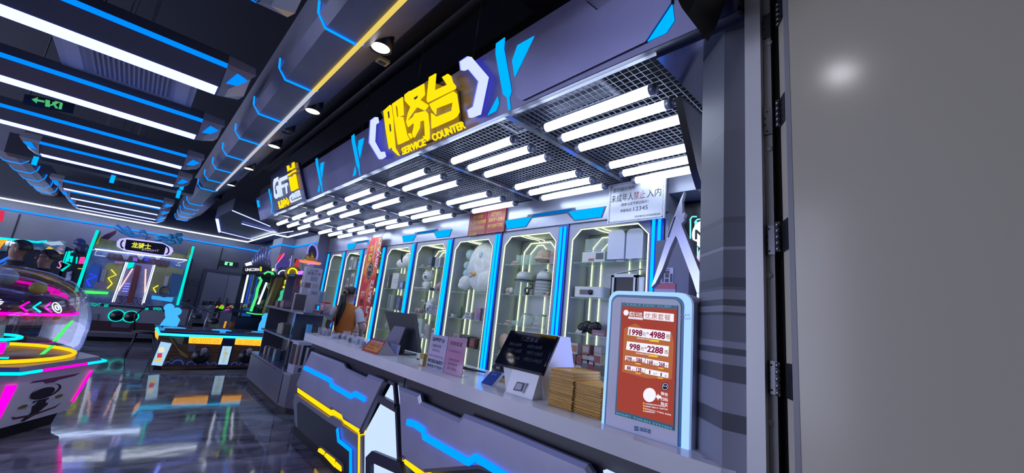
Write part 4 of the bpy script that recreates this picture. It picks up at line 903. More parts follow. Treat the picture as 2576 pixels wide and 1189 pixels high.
# --- small boxed things in clear packs near the far end of the counter
pk = [(808, 840, .10, .085, '#8a6f8c'), (818, 843, .10, .08, '#a58aa0'), (828, 845, .11, .07, '#7d6a78'), (842, 846, .10, .065, '#c0bfd0'), (856, 848, .09, .06, '#4c5f66'), (868, 852, .10, .06, '#3f5558'), (881, 855, .09, .065, '#55504f'), (892, 858, .09, .06, '#b9bccd'), (903, 864, .10, .075, '#8f93a8'), (914, 868, .09, .08, '#a3a6b8'), (893, 846, .09, .06, '#a4627e'), (872, 842, .10, .06, '#b99ab0')]
for i, (px, py, w, hh, c) in enumerate(pk):
    p = onz(px, py + 6, ZC); xx = min(max(p.x, 1.72), 2.12) + .03 * (i % 3)
    yy = onx(px, py, xx).y
    t = thing('clear_pack', 'clear plastic pack holding a small toy, %s along the counter from its far end' % nth(i), 'pack', (xx, min(yy, 5.1), ZC), random.uniform(-.5, .5), 'small clear packs on the far end of the counter')
    part('pack', MB().rbox((0, 0, hh / 2), (w * .8, w * .5, hh), glass('#e8ecff', .16), .015), t, local=True)
    part('toy', MB().ell((0, 0, hh * .42), (w * .3, w * .22, hh * .36), mat(c, .5), 10).box((0, 0, .004), (w * .7, w * .4, .005), mat('#cfcfe0', .5)), t, local=True)
# cables, pouch and papers behind the sheets
t = MB()
for k in range(6):
    y0 = 3.05 - .03 * k; t.tube([(1.85 + .02 * k, y0, ZC + .012), (1.95, y0 - .2, ZC + .02 + .01 * (k % 3)), (1.92 + .015 * k, y0 - .42, ZC + .014), (2.05, y0 - .5, ZC + .012)], .006, mat('#15171f', .4), 6)
solo('cable_bundle', t, 'tangle of black cables lying behind the black monitor', 'cable')
p = onz(*k6(1225, 755), ZC); solo('bottle_box', MB().box2((1.72, 2.74, ZC), (1.78, 2.80, ZC + .09), mat('#a88a3c', .4)).box2((1.719, 2.75, ZC + .01), (1.7195, 2.79, ZC + .05), mat('#d8d8de', .5)), 'small yellow and white box to the far side of the white notice', 'box')
b = MB()
for k in range(4): b.ell((1.97 + .04 * k, 2.14 - .02 * k, ZC + .085), (.06, .08, .05), mat('#20242e', .25), 12)
solo('black_bag', b, 'crumpled black plastic bag behind the pink notice', 'bag')
solo('kraft_box', MB().box2((1.93, 2.0, ZC), (2.12, 2.22, ZC + .03), mat('#9c8a5c', .6)), 'flat brown box lying under the black bag', 'box')
solo('paper_slip', MB().slab([(1.72, .66, ZC + .001), (1.68, .60, ZC + .001), (1.66, .665, ZC + .001), (1.70, .71, ZC + .001)], (0, 0, .002), mat('#c9c9dc', .5)), 'folded white paper slip at the pillar end of the counter', 'paper')
# ================================================================== people
def skin_mesh(joints, bones, root, sub=2):
    """one continuous skin grown over a joint skeleton; returns world vertices and faces"""
    names = list(joints); me = bpy.data.meshes.new('s'); me.from_pydata([joints[n][0] for n in names], [(names.index(a), names.index(b)) for a, b in bones], [])
    o = bpy.data.objects.new('s', me); COL.objects.link(o); md = o.modifiers.new('k', 'SKIN'); md.use_smooth_shade = True
    lay = me.skin_vertices[0].data
    for i, n in enumerate(names):
        r = joints[n][1]; lay[i].radius = r if isinstance(r, tuple) else (r, r); lay[i].use_root = (n == root)
    s = o.modifiers.new('b', 'SUBSURF'); s.levels = sub; s.render_levels = sub
    q = bpy.data.meshes.new_from_object(o.evaluated_get(bpy.context.evaluated_depsgraph_get()))
    vs = [v.co.copy() for v in q.vertices]; fs = [tuple(p.vertices) for p in q.polygons]
    bpy.data.objects.remove(o); bpy.data.meshes.remove(me); bpy.data.meshes.remove(q); return vs, fs
def person(loc, face, hd_face, hgt, label, skin, top, sleeve, trous, hair, long_hair=False, vest=None, glasses=False, arms=None, build=1.0):
    """face: body heading, hd_face: head heading (degrees, world)"""
    t = thing('person', label, 'person', (loc[0], loc[1], 0)); k = hgt / 1.72; a = math.radians(face); fw = V((math.cos(a), math.sin(a), 0)); rt = V((math.sin(a), -math.cos(a), 0)); O = V((loc[0], loc[1], 0))
    P = lambda r, f, z: O + rt * (r * k) + fw * (f * k) + V((0, 0, z * k))
    b = build; J = {}; B = []
    def j(n, p, r, par=None):
        J[n] = (p, r); 
        if par: B.append((par, n))
    j('pelvis', P(0, 0, .93), (.15 * k * b, .11 * k * b)); j('waist', P(0, .0, 1.06), (.135 * k * b, .095 * k * b), 'pelvis'); j('chest', P(0, .0, 1.25), (.16 * k * b, .11 * k * b), 'waist'); j('up', P(0, -.01, 1.385), (.10 * k * b, .075 * k * b), 'chest')
    j('neck', P(0, .0, 1.47), .052 * k, 'up'); ah = math.radians(hd_face); hf = V((math.cos(ah), math.sin(ah), 0))
    j('jaw', P(0, .012, 1.545) + hf * .012 * k, (.066 * k, .07 * k), 'neck'); j('skull', P(0, .0, 1.625) + hf * .004 * k, (.078 * k, .09 * k), 'jaw'); j('crown', P(0, -.0, 1.675), (.06 * k, .07 * k), 'skull')
    arms = arms or {}
    for s, n in ((-1, 'l'), (1, 'r')):
        j('sh' + n, P(s * .185 * b, -.01, 1.375), .056 * k * b, 'up'); e, w_ = arms.get(n, ((.245, -.03, 1.10), (.235, .12, .90)))
        j('el' + n, P(s * e[0], e[1], e[2]), .043 * k * b, 'sh' + n); j('wr' + n, P(s * w_[0], w_[1], w_[2]), .028 * k, 'el' + n)
        d = (J['wr' + n][0] - J['el' + n][0]).normalized(); side = fw.cross(d).normalized() if abs(fw.dot(d)) < .9 else rt
        pal = J['wr' + n][0] + d * .07 * k; j('pa' + n, pal, (.034 * k, .02 * k), 'wr' + n)
        for q in range(4):
            o_ = (q - 1.5) * .018 * k; L = (.065, .08, .075, .058)[q] * k
            f1 = pal + fw * 0 + d * .03 * k + side.cross(d) * o_; j('f1%s%d' % (n, q), f1, .0095 * k, 'pa' + n); j('f2%s%d' % (n, q), f1 + d * L * .55 + side * .012, .0085 * k, 'f1%s%d' % (n, q)); j('f3%s%d' % (n, q), f1 + d * L * .9 + side * .035, .007 * k, 'f2%s%d' % (n, q))
        th = J['wr' + n][0] + d * .035 * k + side.cross(d) * .035 * k; j('t1' + n, th, .012 * k, 'wr' + n); j('t2' + n, th + d * .035 * k + side.cross(d) * .02 * k, .0095 * k, 't1' + n)
        j('hp' + n, P(s * .09, 0, .90), .085 * k * b, 'pelvis'); j('kn' + n, P(s * .10, .02, .50), .058 * k * b, 'hp' + n); j('an' + n, P(s * .10, -.02, .09), .038 * k, 'kn' + n); j('to' + n, P(s * .11, .13, .035), (.04 * k, .03 * k), 'an' + n)
    vs, fs = skin_mesh(J, B, 'pelvis')
    SK = mat(skin, .5); TP = mat(top, .75); SL = mat(sleeve, .7); TR = mat(trous, .75); SHO = mat('#1d1d22', .6)
    m = MB(); n0 = len(m.v)
    m.v += vs; mats = [SK, TP, SL, TR, SHO]
    for q in mats: m.mi(q)
    shz = 1.455 * k
    def cls(c):
        z = c.z / k; l = (c - O); r = l.dot(rt) / k; f_ = l.dot(fw) / k
        if z > 1.462: return 0
        for n in ('l', 'r'):
            e = J['el' + n][0]; w_ = J['wr' + n][0]; s0 = J['sh' + n][0]
            # along the arm
            for A_, B__ in ((s0, e), (e, w_), (w_, w_ + (w_ - e).normalized() * .25)):
                ab = B__ - A_; tt = (c - A_).dot(ab) / ab.length_squared
                if 0 < tt < 1.02 and (c - A_ - ab * tt).length < .075 * k:
                    up = (A_ is s0)
                    if up: return 2 if (tt < .62 or sleeve == top) else 0
                    return 1 if (sleeve == top and B__ is w_) else 0
        if z > .97: return 1
        if z > .07: return 3
        return 4
    for f in fs:
        c = sum((vs[i] for i in f), V()) / len(f); m.f.append(f); m.m.append(cls(c)); m.sm.append(True)
    # face: nose, ears, eyes and mouth grown on the head
    hc = J['skull'][0]; hr = V((hf.y, -hf.x, 0)); HM = Matrix((hr, hf, V((0, 0, 1)))).transposed()
    m.ell(hc + hf * .092 * k + V((0, 0, -.028 * k)), (.013 * k, .020 * k, .024 * k), SK, 10, HM)
    for s in (-1, 1):
        m.ell(hc + hr * s * .084 * k + V((0, 0, -.02 * k)) - hf * .005, (.012 * k, .022 * k, .034 * k), SK, 10, HM); m.ell(hc + hr * s * .032 * k + hf * .083 * k, (.014 * k, .008 * k, .008 * k), mat('#26201e', .3), 8, HM)
        m.box(hc + hr * s * .032 * k + hf * .086 * k + V((0, 0, .018 * k)), (.034 * k, .006 * k, .006 * k), mat('#1d1816', .6), HM)
    m.ell(J['jaw'][0] + hf * .072 * k + V((0, 0, -.008 * k)), (.024 * k, .008 * k, .007 * k), mat('#8a4a44', .5), 8, HM)
    part('body', m, t)
    # hair
    H_ = MB(); HR = noisy(hair, hair, 30, .45); N = 18; vsx = []; cap = [(math.sin(PI * i / 14), math.cos(PI * i / 14)) for i in range(15)]
    ring = []
    for i in range(9):
        t_ = PI * .60 * i / 8
        for q in range(N):
            an = 2 * PI * q / N; dx, dy = math.cos(an), math.sin(an); lim = 1.0
            zt = math.cos(t_); rr_ = math.sin(t_)
            if dy > .05 and zt < .62: zt = .62 + .06 * (zt - .62); rr_ = min(rr_, .80)
            ring.append(hc + hr * (.099 * k * rr_ * dx) + hf * (.108 * k * rr_ * dy - .006 * k) + V((0, 0, .012 * k + .098 * k * zt)))
    fsx = [(i * N + q, i * N + (q + 1) % N, (i + 1) * N + (q + 1) % N, (i + 1) * N + q) for i in range(8) for q in range(N)]
    H_.add(ring, fsx, HR, True)
    hair_o = part('hair', H_, t)
    if long_hair:
        p = MB(); base = hc - hf * .105 * k + V((0, 0, -.005)); back = -fw
        p.tube([base, base + back * .045 * k + V((0, 0, -.07 * k)), base + back * .05 * k + V((0, 0, -.2 * k)), base + back * .04 * k - rt * .02 + V((0, 0, -.36 * k)), base + back * .035 * k - rt * .03 + V((0, 0, -.50 * k))], [.03 * k, .048 * k, .058 * k, .045 * k, .012 * k], mat('#1c1613', .4), 12); part('ponytail', p, t)
        p = MB()
        for q in range(10):
            an = 2 * PI * q / 10; p.ell(base + back * .012 + rt * (.032 * math.cos(an)) + V((0, 0, .032 * math.sin(an))), .017, mat('#9a7a66', .8), 8)
        part('hair_scrunchie', p, t)
    if vest:
        # sleeveless vest: a shell round the torso with arm holes and a hem
        p = MB(); VM = mat(vest, .75); N = 24; lev = [(.88, .185, .145, 0), (.95, .18, .14, 0), (1.06, .165, .128, 0), (1.2, .182, .138, 0), (1.30, .19, .135, 0), (1.37, .165, .115, 0), (1.425, .105, .085, 0), (1.455, .075, .068, 0)]
        vv = []
        for z, rx, ry, o_ in lev:
            for q in range(N): an = 2 * PI * q / N; vv.append(P(rx * b * math.cos(an), ry * b * math.sin(an) - .004, z))
        p.add(vv, [(i * N + q, i * N + (q + 1) % N, (i + 1) * N + (q + 1) % N, (i + 1) * N + q) for i in range(len(lev) - 1) for q in range(N)], VM, True); vs_o = part('vest', p, t, 'orange sleeveless vest')
        p = MB(); p.text('XX', P(-.13, -.136, 1.17) , rt * .09 * k, V((0, 0, .05 * k)), mat('#8a5a3c', .7), -fw, .0, .02); part('back_print', p, vs_o)
        for s in (-1, 1):
            p = MB(); n = 'l' if s < 0 else 'r'; A_ = J['sh' + n][0]; E_ = J['el' + n][0]; dd = (E_ - A_)
            p.tube([A_ - rt * s * .03 + V((0, 0, .01)), A_ + dd * .15, A_ + dd * .4, A_ + dd * .66], [.06 * k, .068 * k, .068 * k, .072 * k], mat(sleeve, .8), 14, caps=False); part('sleeve', p, t, 'white short sleeve')
    if glasses:
        p = MB()
        for s in (-1, 1):
            c = hc + hr * s * .034 * k + hf * .098 * k; p.tube([c + hr * .026 * k * math.cos(q * PI / 6) + V((0, 0, .02 * k * math.sin(q * PI / 6))) for q in range(12)], .0022, BLACK, 5, True); p.tube([c + hr * s * .026 * k, hc + hr * s * .09 * k + V((0, 0, 0))], .002, BLACK, 5)
        part('glasses', p, t)
    if vest is None:
        p = MB(); c = J['neck'][0]
        p.tube([c + (rt * math.cos(q * PI / 8) + fw * math.sin(q * PI / 8)) * .066 * k + V((0, 0, -.012)) for q in range(16)], .018, TP, 8, True); part('collar', p, t)
    return t
person((2.50, 6.33), 52, 18, 1.68, 'woman in an orange vest over white short sleeves with a long dark ponytail', '#c59c8c', '#c9762a', '#d9d9e2', '#2a2c36', '#17120f', True, '#c8702a', arms={'l': ((.27, .03, 1.10), (.25, .2, .93)), 'r': ((.265, -.02, 1.10), (.22, .17, .95))}, build=.92)
person((-1.10, 8.0), 176, 172, 1.76, 'man in a dark jacket seen in profile behind the clear dome machine', '#7d5c50', '#1f1e26', '#1f1e26', '#24242b', '#0f0d0d')
person((-.86, 8.12), 195, 190, 1.69, 'man with glasses in a black jacket behind the first man', '#8a6c60', '#18181e', '#18181e', '#24242b', '#0d0c0d', glasses=True)

# ================================================================== grey display shelf between counter and cabinets
sh = thing('display_shelf', 'low grey display shelf unit with open shelves of boxed goods beyond the counter end', 'display shelf', (2.2, 6.8, 0))
SG = noisy('#6c6d7c', '#767786', 2, .4, .25)
def rc(x0, x1, y0, y1, r):  # near-left corner rounded
    out = [(x0, y1), (x0, y0 + r)] + [(x0 + r - r * math.cos(math.radians(q)), y0 + r - r * math.sin(math.radians(q))) for q in (15, 30, 45, 60, 75)] + [(x0 + r, y0), (x1, y0), (x1, y1)]
    return out
fl = [(1.71, 7.95), (1.70, 5.98), (1.74, 5.83), (1.83, 5.71), (1.98, 5.66), (2.16, 5.66), (2.16, 7.95)]
part('base', MB().slab([V((x, y, .07)) for x, y in fl], (0, 0, .385), SG), sh)
part('plinth', MB().slab([V((x + .03, y + .02, 0)) for x, y in fl], (0, 0, .07), mat('#1c1d24', .5)), sh)
part('ledge', MB().slab([V((x - .012, y - .012 if y < 7 else y, .455)) for x, y in fl], (0, 0, .028), mat('#85869a', .25, .3)), sh)
part('base_panel', MB().box2((1.692, 6.0, .09), (1.702, 7.93, .44), noisy('#6f7081', '#7a7b8c', 2, .35, .3)), sh)
BP = mat('#5c5e6b', .5)
part('side_panel', MB().box2((1.79, 7.86, .483), (2.10, 7.89, 1.22), BP), sh); part('back_panel', MB().box2((2.10, 6.25, .483), (2.13, 7.86, 1.22), BP), sh); part('divider', MB().box2((1.755, 6.22, .483), (2.13, 6.25, 1.22), BP), sh)
part('corner_post', MB().box2((1.735, 6.20, .483), (1.755, 6.222, 1.24), CHROME), sh)
for z in (.845, 1.22):
    part('shelf', MB().slab([(1.745, 7.89, z), (1.745, 6.21, z), (1.80, 6.05, z), (1.95, 5.99, z), (2.16, 5.99, z), (2.16, 7.89, z)], (0, 0, .026), mat('#7c7d8d', .3, .3)), sh)
part('upper_tier', MB().box2((1.90, 6.42, 1.345), (2.16, 6.85, 1.365), mat('#7c7d8d', .3, .3)).box2((1.90, 6.82, 1.246), (2.16, 6.85, 1.345), BP), sh)
for y in (6.7, 7.4): part('shelf_lamp', MB().lathe([(.025, 0), (.025, .006)], (1.95, y, 1.212), glow('', 2.5, (1, .9, .75)), 10), sh)
def ctn(label, cat, c, d, col, name='carton', rz=0, face=None, group=None, lines=None, rough=.45):
    """printed carton: body, and a printed front with picture blocks"""
    t = thing(name, label, cat, c, rz, group); w, dp, h_ = d
    part('box', MB().box((0, 0, h_ / 2), (dp, w, h_), mat(col, rough)), t, local=True)
    m = MB()
    for (y0, y1, z0, z1, cc) in (face or []): m.box2((-dp / 2 - .0015, -w / 2 + w * y0, h_ * z0), (-dp / 2 - .0003, -w / 2 + w * y1, h_ * z1), mat(cc, .5)); m.box2((-dp / 2 + dp * y0, -w / 2 - .0015, h_ * z0), (-dp / 2 + dp * y1, -w / 2 - .0003, h_ * z1), mat(cc, .5))
    if face: part('print', m, t, local=True)
    if lines:
        m = MB()
        for st, y0, y1, z0, z1, cc in lines: m.text(st, (-dp / 2 + dp * y0, -w / 2 - .0005, h_ * z0), (dp * (y1 - y0), 0, 0), (0, 0, h_ * (z1 - z0)), mat(cc, .5), (0, -1, 0), 0, .01)
        part('lettering', m, t, local=True)
    return t
# goods on the shelf unit (positions along y=6.2..6.6)
g6 = lambda px, py, y: ony(px, py, y)
ctn('white and black boxed toy on the shelf ledge beside the counter end', 'box', (1.845, 5.85, .4855), (.2, .25, .40), '#b9b9cc', rz=.1, face=[(.25, .93, .28, .9, '#15151c'), (.02, .14, .3, .9, '#8a5a48')], lines=[('摩卡', .2, .55, .05, .2, '#15151c')])
ctn('tall white leaflet carton with picture squares at the back of the shelf top', 'box', (2.02, 6.74, 1.367), (.12, .24, .54), '#b3b2c4', face=[(.35, .8, .62, .76, '#8d8ca4'), (.1, .45, .42, .56, '#6d5a66'), (.55, .9, .42, .56, '#9b9ab0')], lines=[('心动', .25, .75, .88, .96, '#55557c'), ('盲盒礼物', .12, .92, .79, .88, '#55557c')])
ctn('white carton with a dark picture panel in the middle of the shelf top', 'box', (1.86, 6.32, 1.2475), (.10, .27, .25), '#b2a9b4', face=[(.0, .5, .06, .94, '#4b4248')])
ctn('pale box with grey blanket picture on the upper tier behind the woman', 'box', (2.01, 6.5, 1.367), (.10, .13, .21), '#a9a8b8', face=[(.2, .8, .15, .85, '#7e8396')])
ctn('small white box with blue print at the right end of the upper tier', 'box', (2.125, 6.5, 1.367), (.08, .09, .20), '#b7bccb', face=[(.2, .8, .1, .9, '#6f8fa8')])
ctn('small brown box with a photo on the far end of the shelf top', 'box', (1.82, 7.02, 1.247), (.2, .13, .12), '#6b525a', face=[(.1, .9, .2, .9, '#8d7b84')])
ctn('maroon gift box at the far front of the shelf top', 'box', (1.82, 7.35, 1.247), (.18, .12, .10), '#6a4652', face=[(.1, .9, .2, .9, '#7d5a63')])
ctn('flat blue-grey box at the front of the shelf top', 'box', (1.86, 6.06, 1.247), (.08, .10, .05), '#8b93aa')
ctn('flat red and white box beside the blue-grey one on the shelf top', 'box', (1.965, 6.07, 1.247), (.08, .09, .05), '#a98d92', face=[(.05, .95, .3, .7, '#7c3f46')])
t = thing('canister', 'round red and white patterned canister on the shelf top beside the woman', 'canister', (2.09, 6.10, 1.247)); part('body', MB().lathe([(.065, 0), (.07, .005), (.07, .14), (.065, .145), (0, .146)], (0, 0, 0), noisy('#b9aeb8', '#9c4a58', 60, .4), 20), t, local=True); part('lid', MB().lathe([(.06, .146), (.055, .17), (.03, .185), (0, .186)], (0, 0, 0), mat('#a8434f', .4), 20), t, local=True)
ctn('blue tall slim box on the middle shelf under the shelf top', 'box', (1.92, 6.08, .872), (.1, .05, .22), '#5fb0e0')
ctn('yellow and dark round-logo box on the middle shelf', 'box', (2.02, 6.14, .872), (.1, .10, .20), '#4c4a4a', face=[(.2, .8, .15, .6, '#8f8348')])
for i in range(3): ctn('red and white flat toy pack on the middle shelf, %s from the blue box' % nth(i), 'box', (1.965 + .075 * i, 6.03, .872), (.06, .06, .05), ('#8c4a58', '#a2868f', '#7f3f4c')[i], group='flat packs on the middle shelf')
def lump(label, c, d, col, cat='box'):
    t = MB().rbox((c[0], c[1], c[2] + d[2] / 2), d, mat(col, .5), min(d[0], d[1]) * .2); t.box((c[0], c[1], c[2] + d[2] * 1.05), (d[0] * .7, d[1] * .6, d[2] * .1), mat('#a3a1a0', .5)); return solo('goods_box', t, label, cat)
lump('beige tissue-like pack on the middle left shelf of the unit', (1.87, 7.05, .872), (.14, .28, .14), '#8b8a80', 'pack')
for i, (x, y, c) in enumerate(((1.84, 7.62, '#8f8d88'), (1.86, 7.45, '#777a80'), (1.90, 7.28, '#9a968c'), (1.86, 7.08, '#6f86a8'), (1.81, 6.9, '#7aa6b4'), (1.95, 7.1, '#8d8b86'))): lump('small boxed gadget on the lower ledge of the shelf unit, %s from its far side' % nth(i), (x, y, .484), (.09, .08, .12), c)
# ================================================================== banner, wall notices
t = thing('banner', 'tall red and orange hanging banner with white vertical lettering in front of the cabinets', 'banner', (2.98, 6.92, .95))
BX = 3.0; kb = lambda x, y: (880 + x * .21882, 590 + y * .21866); bb = lambda p, d=0: onx(*kb(*p), BX - d)
out = [(255, 38), (365, 28), (385, 70), (185, 1140), (35, 1110), (220, 110)]
BM_ = noisy('#d22a33', '#e8803a', 3.2, .5, 0, 3, .45, .58)
O_ = [V((BX, 7.205, .955)), V((BX, 7.205, 2.50)), V((BX, 7.10, 2.625)), V((BX, 6.70, 2.625)), V((BX, 6.655, 2.58)), V((BX, 6.655, .955))]
part('cloth', MB().slab(O_, (.004, 0, 0), BM_), t)
m = MB(); WB = mat('#e6dfe0', .5)
def vt(mb, st, yc, z1, z0, w, col, bo=.02):  # runs downwards, letters turned on their side
    mb.text(st, (BX - .001, yc + w / 2, z1), (0, 0, z0 - z1), (0, -w, 0) if False else (0, -w, 0), col, (-1, 0, 0), 0, bo)
def vt2(mb, st, yc, z1, z0, w, col, bo=.02): mb.text(st, (BX - .001, yc - w / 2, z1), (0, 0, z0 - z1), (0, w, 0), col, (-1, 0, 0), 0, bo)
vt2(m, 'PLAYER', 6.73, 2.60, 2.06, .10, WB, .03); vt2(m, 'STAR PLAY', 6.75, 1.86, 1.03, .12, WB, .03); vt2(m, 'ENTERTAINMENT SPACE', 6.88, 2.55, 2.2, .035, WB); vt2(m, 'PUTTING IN MORE TALENT', 6.87, 1.8, 1.1, .035, mat('#e8b25c', .5))
part('lettering', m, t)
m = MB(); YB_ = mat('#d8c23c', .5)
for i, ch in enumerate('大冒险'): m.text(ch, (BX - .001, 7.10, 2.37 - .17 * i), (0, -.15, 0), (0, 0, .13), YB_, (-1, 0, 0), 0, .03)
part('yellow_lettering', m, t)
m = MB()
for i, ch in enumerate('超市玩咖'): m.text(ch, (BX - .001, 7.13, 1.55 - .135 * i), (0, -.17, 0), (0, 0, .115), mat('#17141a', .5) if i % 2 else WB, (-1, 0, 0), 0, .03)
part('black_lettering', m, t)
m = MB(); cy, cz = 6.93, 2.02
m.slab([(BX - .002, cy + (.125 if i % 2 else .10) * math.cos(i * PI / 16), cz + (.16 if i % 2 else .13) * math.sin(i * PI / 16)) for i in range(32)], (-.001, 0, 0), mat('#2a2320', .5)); m.slab([(BX - .0035, cy + .085 * math.cos(i * PI / 16), cz + .115 * math.sin(i * PI / 16)) for i in range(32)], (-.001, 0, 0), WB); m.slab([(BX - .005, cy + .078 * math.cos(i * PI / 16), cz + .106 * math.sin(i * PI / 16)) for i in range(32)], (-.001, 0, 0), mat('#1d1a1e', .5))
for s in (-1, 1): m.text('x', (BX - .0062, cy + s * .034 + .02, cz - .0), (0, -.04, 0), (0, 0, .045), WB, (-1, 0, 0), 0, .04)
part('round_emblem', m, t)
m = MB()
for yy, zz, r1 in ((7.10, 1.04, .07), (6.76, 1.05, .07)): m.tube([(BX - .004, yy + r1 * math.cos(i * PI / 8), zz + r1 * math.sin(i * PI / 8)) for i in range(16)], .016, WB, 6, True)
m.slab([(BX - .002, 6.93 + .12 * math.cos(i * PI / 12), .96 + .14 * math.sin(i * PI / 12)) for i in range(13)], (-.001, 0, 0), WB); part('white_shapes', m, t)
part('hanging_wire', MB().tube([(BX, 7.08, 2.62), (BX, 7.1, 2.72), (BX + .07, 7.12, 2.78)], .003, BLACK, 5).tube([(BX, 6.7, 2.62), (BX + .02, 6.66, 2.7), (BX + .08, 6.68, 2.75)], .003, BLACK, 5), t)
# white notice board hung under the canopy
t = thing('notice_board', 'white notice board in a patterned frame hanging above the pillar cabinet', 'notice', (2.95, 1.76, 2.39))
q = [V((2.985, 2.06, 2.76)), V((2.985, 1.523, 2.76)), V((2.985, 1.523, 2.392)), V((2.985, 2.06, 2.392))]
part('board', MB().slab(q, (.02, 0, 0), mat('#c3c9cf', .2, .1)), t)
m = MB(); bz = lambda a, b_: V((2.985, 2.06 - .537 * a, 2.392 + .368 * b_))
for e0, e1, w_ in (((.02, .03), (.98, .03), .012), ((.02, .97), (.98, .97), .012), ((.03, .03), (.03, .97), .012), ((.97, .03), (.97, .97), .012)): m.ribbon([bz(*e0), bz(*e1)], w_, (-1, 0, 0), .001, noisy('#8f959e', '#b9bec6', 160, .4))
part('border', m, t)
m = MB(); DK = mat('#2a2633', .5)
for st, a, b_, w_, h_, c in (('游艺娱乐场所', .08, .78, .42, .10, DK), ('未成年人', .05, .52, .42, .2, DK), ('禁止', .47, .52, .21, .2, mat('#8f4a58', .5)), ('入内', .70, .52, .24, .2, DK), ('（国家法定节假日除外）', .24, .40, .5, .075, DK), ('举报电话：', .24, .25, .22, .075, DK), ('12345', .48, .245, .25, .10, DK), ('北京市通州区文化和旅游局监制', .5, .08, .44, .05, DK)):
    m.text(st, bz(a, b_) - V((.0005, 0, 0)), V((0, -.53 * w_, 0)), V((0, 0, .36 * h_)), c, (-1, 0, 0), 0, 0)
part('lettering', m, t)
for i, (ya, yb, lab, L) in enumerate(((4.27, 3.90, 'red notice with yellow writing on the header, farther of the pair', ('游戏规则', '一、游戏币请妥善保管', '二、违规者后果自负', '及时处理')), (3.90, 3.55, 'red notice with yellow writing on the header, nearer to the white board', ('温馨提示', '游戏币一经售出', '概不退换不回收')))):
    t = thing('wall_notice', lab, 'notice', (3.06, (ya + yb) / 2, 2.465), 0, 'red notices on the header')
    part('plate', MB().box2((3.062, yb + .004, 2.465), (3.075, ya - .004, 2.785), mat('#8c2f33', .4)), t)
    m = MB(); YY = mat('#c9a94e', .5)
    m.box2((3.0605, yb + .02, 2.475), (3.062, ya - .02, 2.479), mat('#c77f80', .4)).box2((3.0605, yb + .02, 2.771), (3.062, ya - .02, 2.775), mat('#c77f80', .4)); part('edge_lines', m, t); m = MB()
    for k_, st in enumerate(L):
        w_ = (.55, .86, .8, .4)[k_] * (ya - yb); z_ = 2.70 - .075 * k_
        m.text(st, (3.0615, ya - .04 if k_ else (ya + yb) / 2 + w_ / 2, z_ - .02), (0, -w_, 0), (0, 0, .05), YY, (-1, 0, 0), 0, .01)
    part('lettering', m, t)
# ================================================================== chrome arrow, neon board, screens by the pillar
k3b = lambda x, y: (1640 + x * .21875, 480 + y * .21866)
t = thing('chrome_arrow', 'tall chrome arrow-shaped sculpture with a curved spike behind the price screen', 'sculpture', (2.6, 1.25, 0))
CHR = mat('#b4b8cc', .22, .9)
a3 = lambda p, x=2.6: onx(*k3b(*p), x)
for q, x in (([(275, 290), (335, 380), (560, 960), (560, 1180), (515, 1170), (470, 1030), (295, 560), (270, 505)], 2.58), ([(275, 290), (200, 460), (-10, 1110), (40, 1060), (120, 900), (210, 650), (275, 510)], 2.6)):
    P = [a3(p, x) for p in q]; part('leg', MB().slab(P, (.05, 0, 0), CHR), t)
c0, c1 = a3((515, 1175), 2.58), a3((560, 1185), 2.58); part('leg_foot', MB().slab([c0, c1, V((2.58, c1.y, 0)), V((2.58, c0.y, 0))], (.05, 0, 0), CHR), t)
part('spike', MB().slab([a3(p, 2.59) for p in [(370, 5), (345, 110), (350, 200), (348, 260), (375, 240), (382, 265), (365, 310), (375, 335), (335, 380), (305, 330), (280, 288), (255, 300), (180, 530), (210, 390), (265, 260), (330, 90)]], (.035, 0, 0), mat('#a9adbd', .25, .8)), t)
t = thing('grey_pedestal', 'square grey pedestal under the arrow carrying two small posters', 'pedestal', (3.0, 1.5, 0))
part('block', MB().box2((2.95, 1.30, 0), (3.08, 1.565, 2.2), mat('#5d6070', .45, .2)), t)
q = onx(*k3b(110, 885), 2.948); q2 = onx(*k3b(245, 1060), 2.948)
part('poster', MB().box2((2.944, q2.y, q2.z), (2.9495, min(q.y, 1.56), q.z), mat('#a9abb6', .4)), t)
m = MB()
for (a, b_, c, d_) in ((.3, .62, .7, .8), (.35, .35, .65, .6), (.1, .05, .25, .6), (.75, .05, .95, .6), (.35, .04, .65, .28), (.4, .86, .7, .92)): m.box2((2.9428, q.y + (q2.y - q.y) * c, q2.z + (q.z - q2.z) * b_), (2.944, q.y + (q2.y - q.y) * a, q2.z + (q.z - q2.z) * d_), mat('#3c3e48', .5))
part('poster_print', m, t)
part('red_poster', MB().box2((2.944, q2.y - .02, q2.z - .14), (2.9495, 1.56, q2.z - .003), mat('#9a97a6', .4)).box2((2.942, q2.y - .02, q2.z - .045), (2.944, 1.56, q2.z - .003), mat('#a5485a', .4)), t)
t = thing('neon_board', 'dark board with cyan neon circuit lines and a white glowing oval', 'sign', (3.34, 1.2, 1.4))
NXB = 3.33; nb = lambda p: onx(*k3b(*p), NXB)
part('board', MB().box2((NXB, .74, 1.2), (NXB + .015, 1.54, 2.60), mat('#0c0f16', .25)), t); CY2 = glow('', 1.0, (.18, .80, .85))
for L in ([(520, 298), (470, 298), (448, 325), (448, 625), (475, 650), (475, 1000)], [(560, 328), (530, 330), (505, 350), (505, 635), (528, 655), (528, 730)], [(553, 570), (553, 650)]):
    part('neon_line', MB().tube([nb(p) - V((.01, 0, 0)) for p in L], .006, CY2, 6), t)
part('star', MB().slab([nb(p) for p in ((515, 335), (523, 360), (548, 365), (523, 375), (515, 392), (507, 375), (485, 365), (508, 360))], (-.008, 0, 0), CY2), t)
c = nb((600, 497)); ry, rz_ = abs(nb((470, 497)).y - c.y), .115
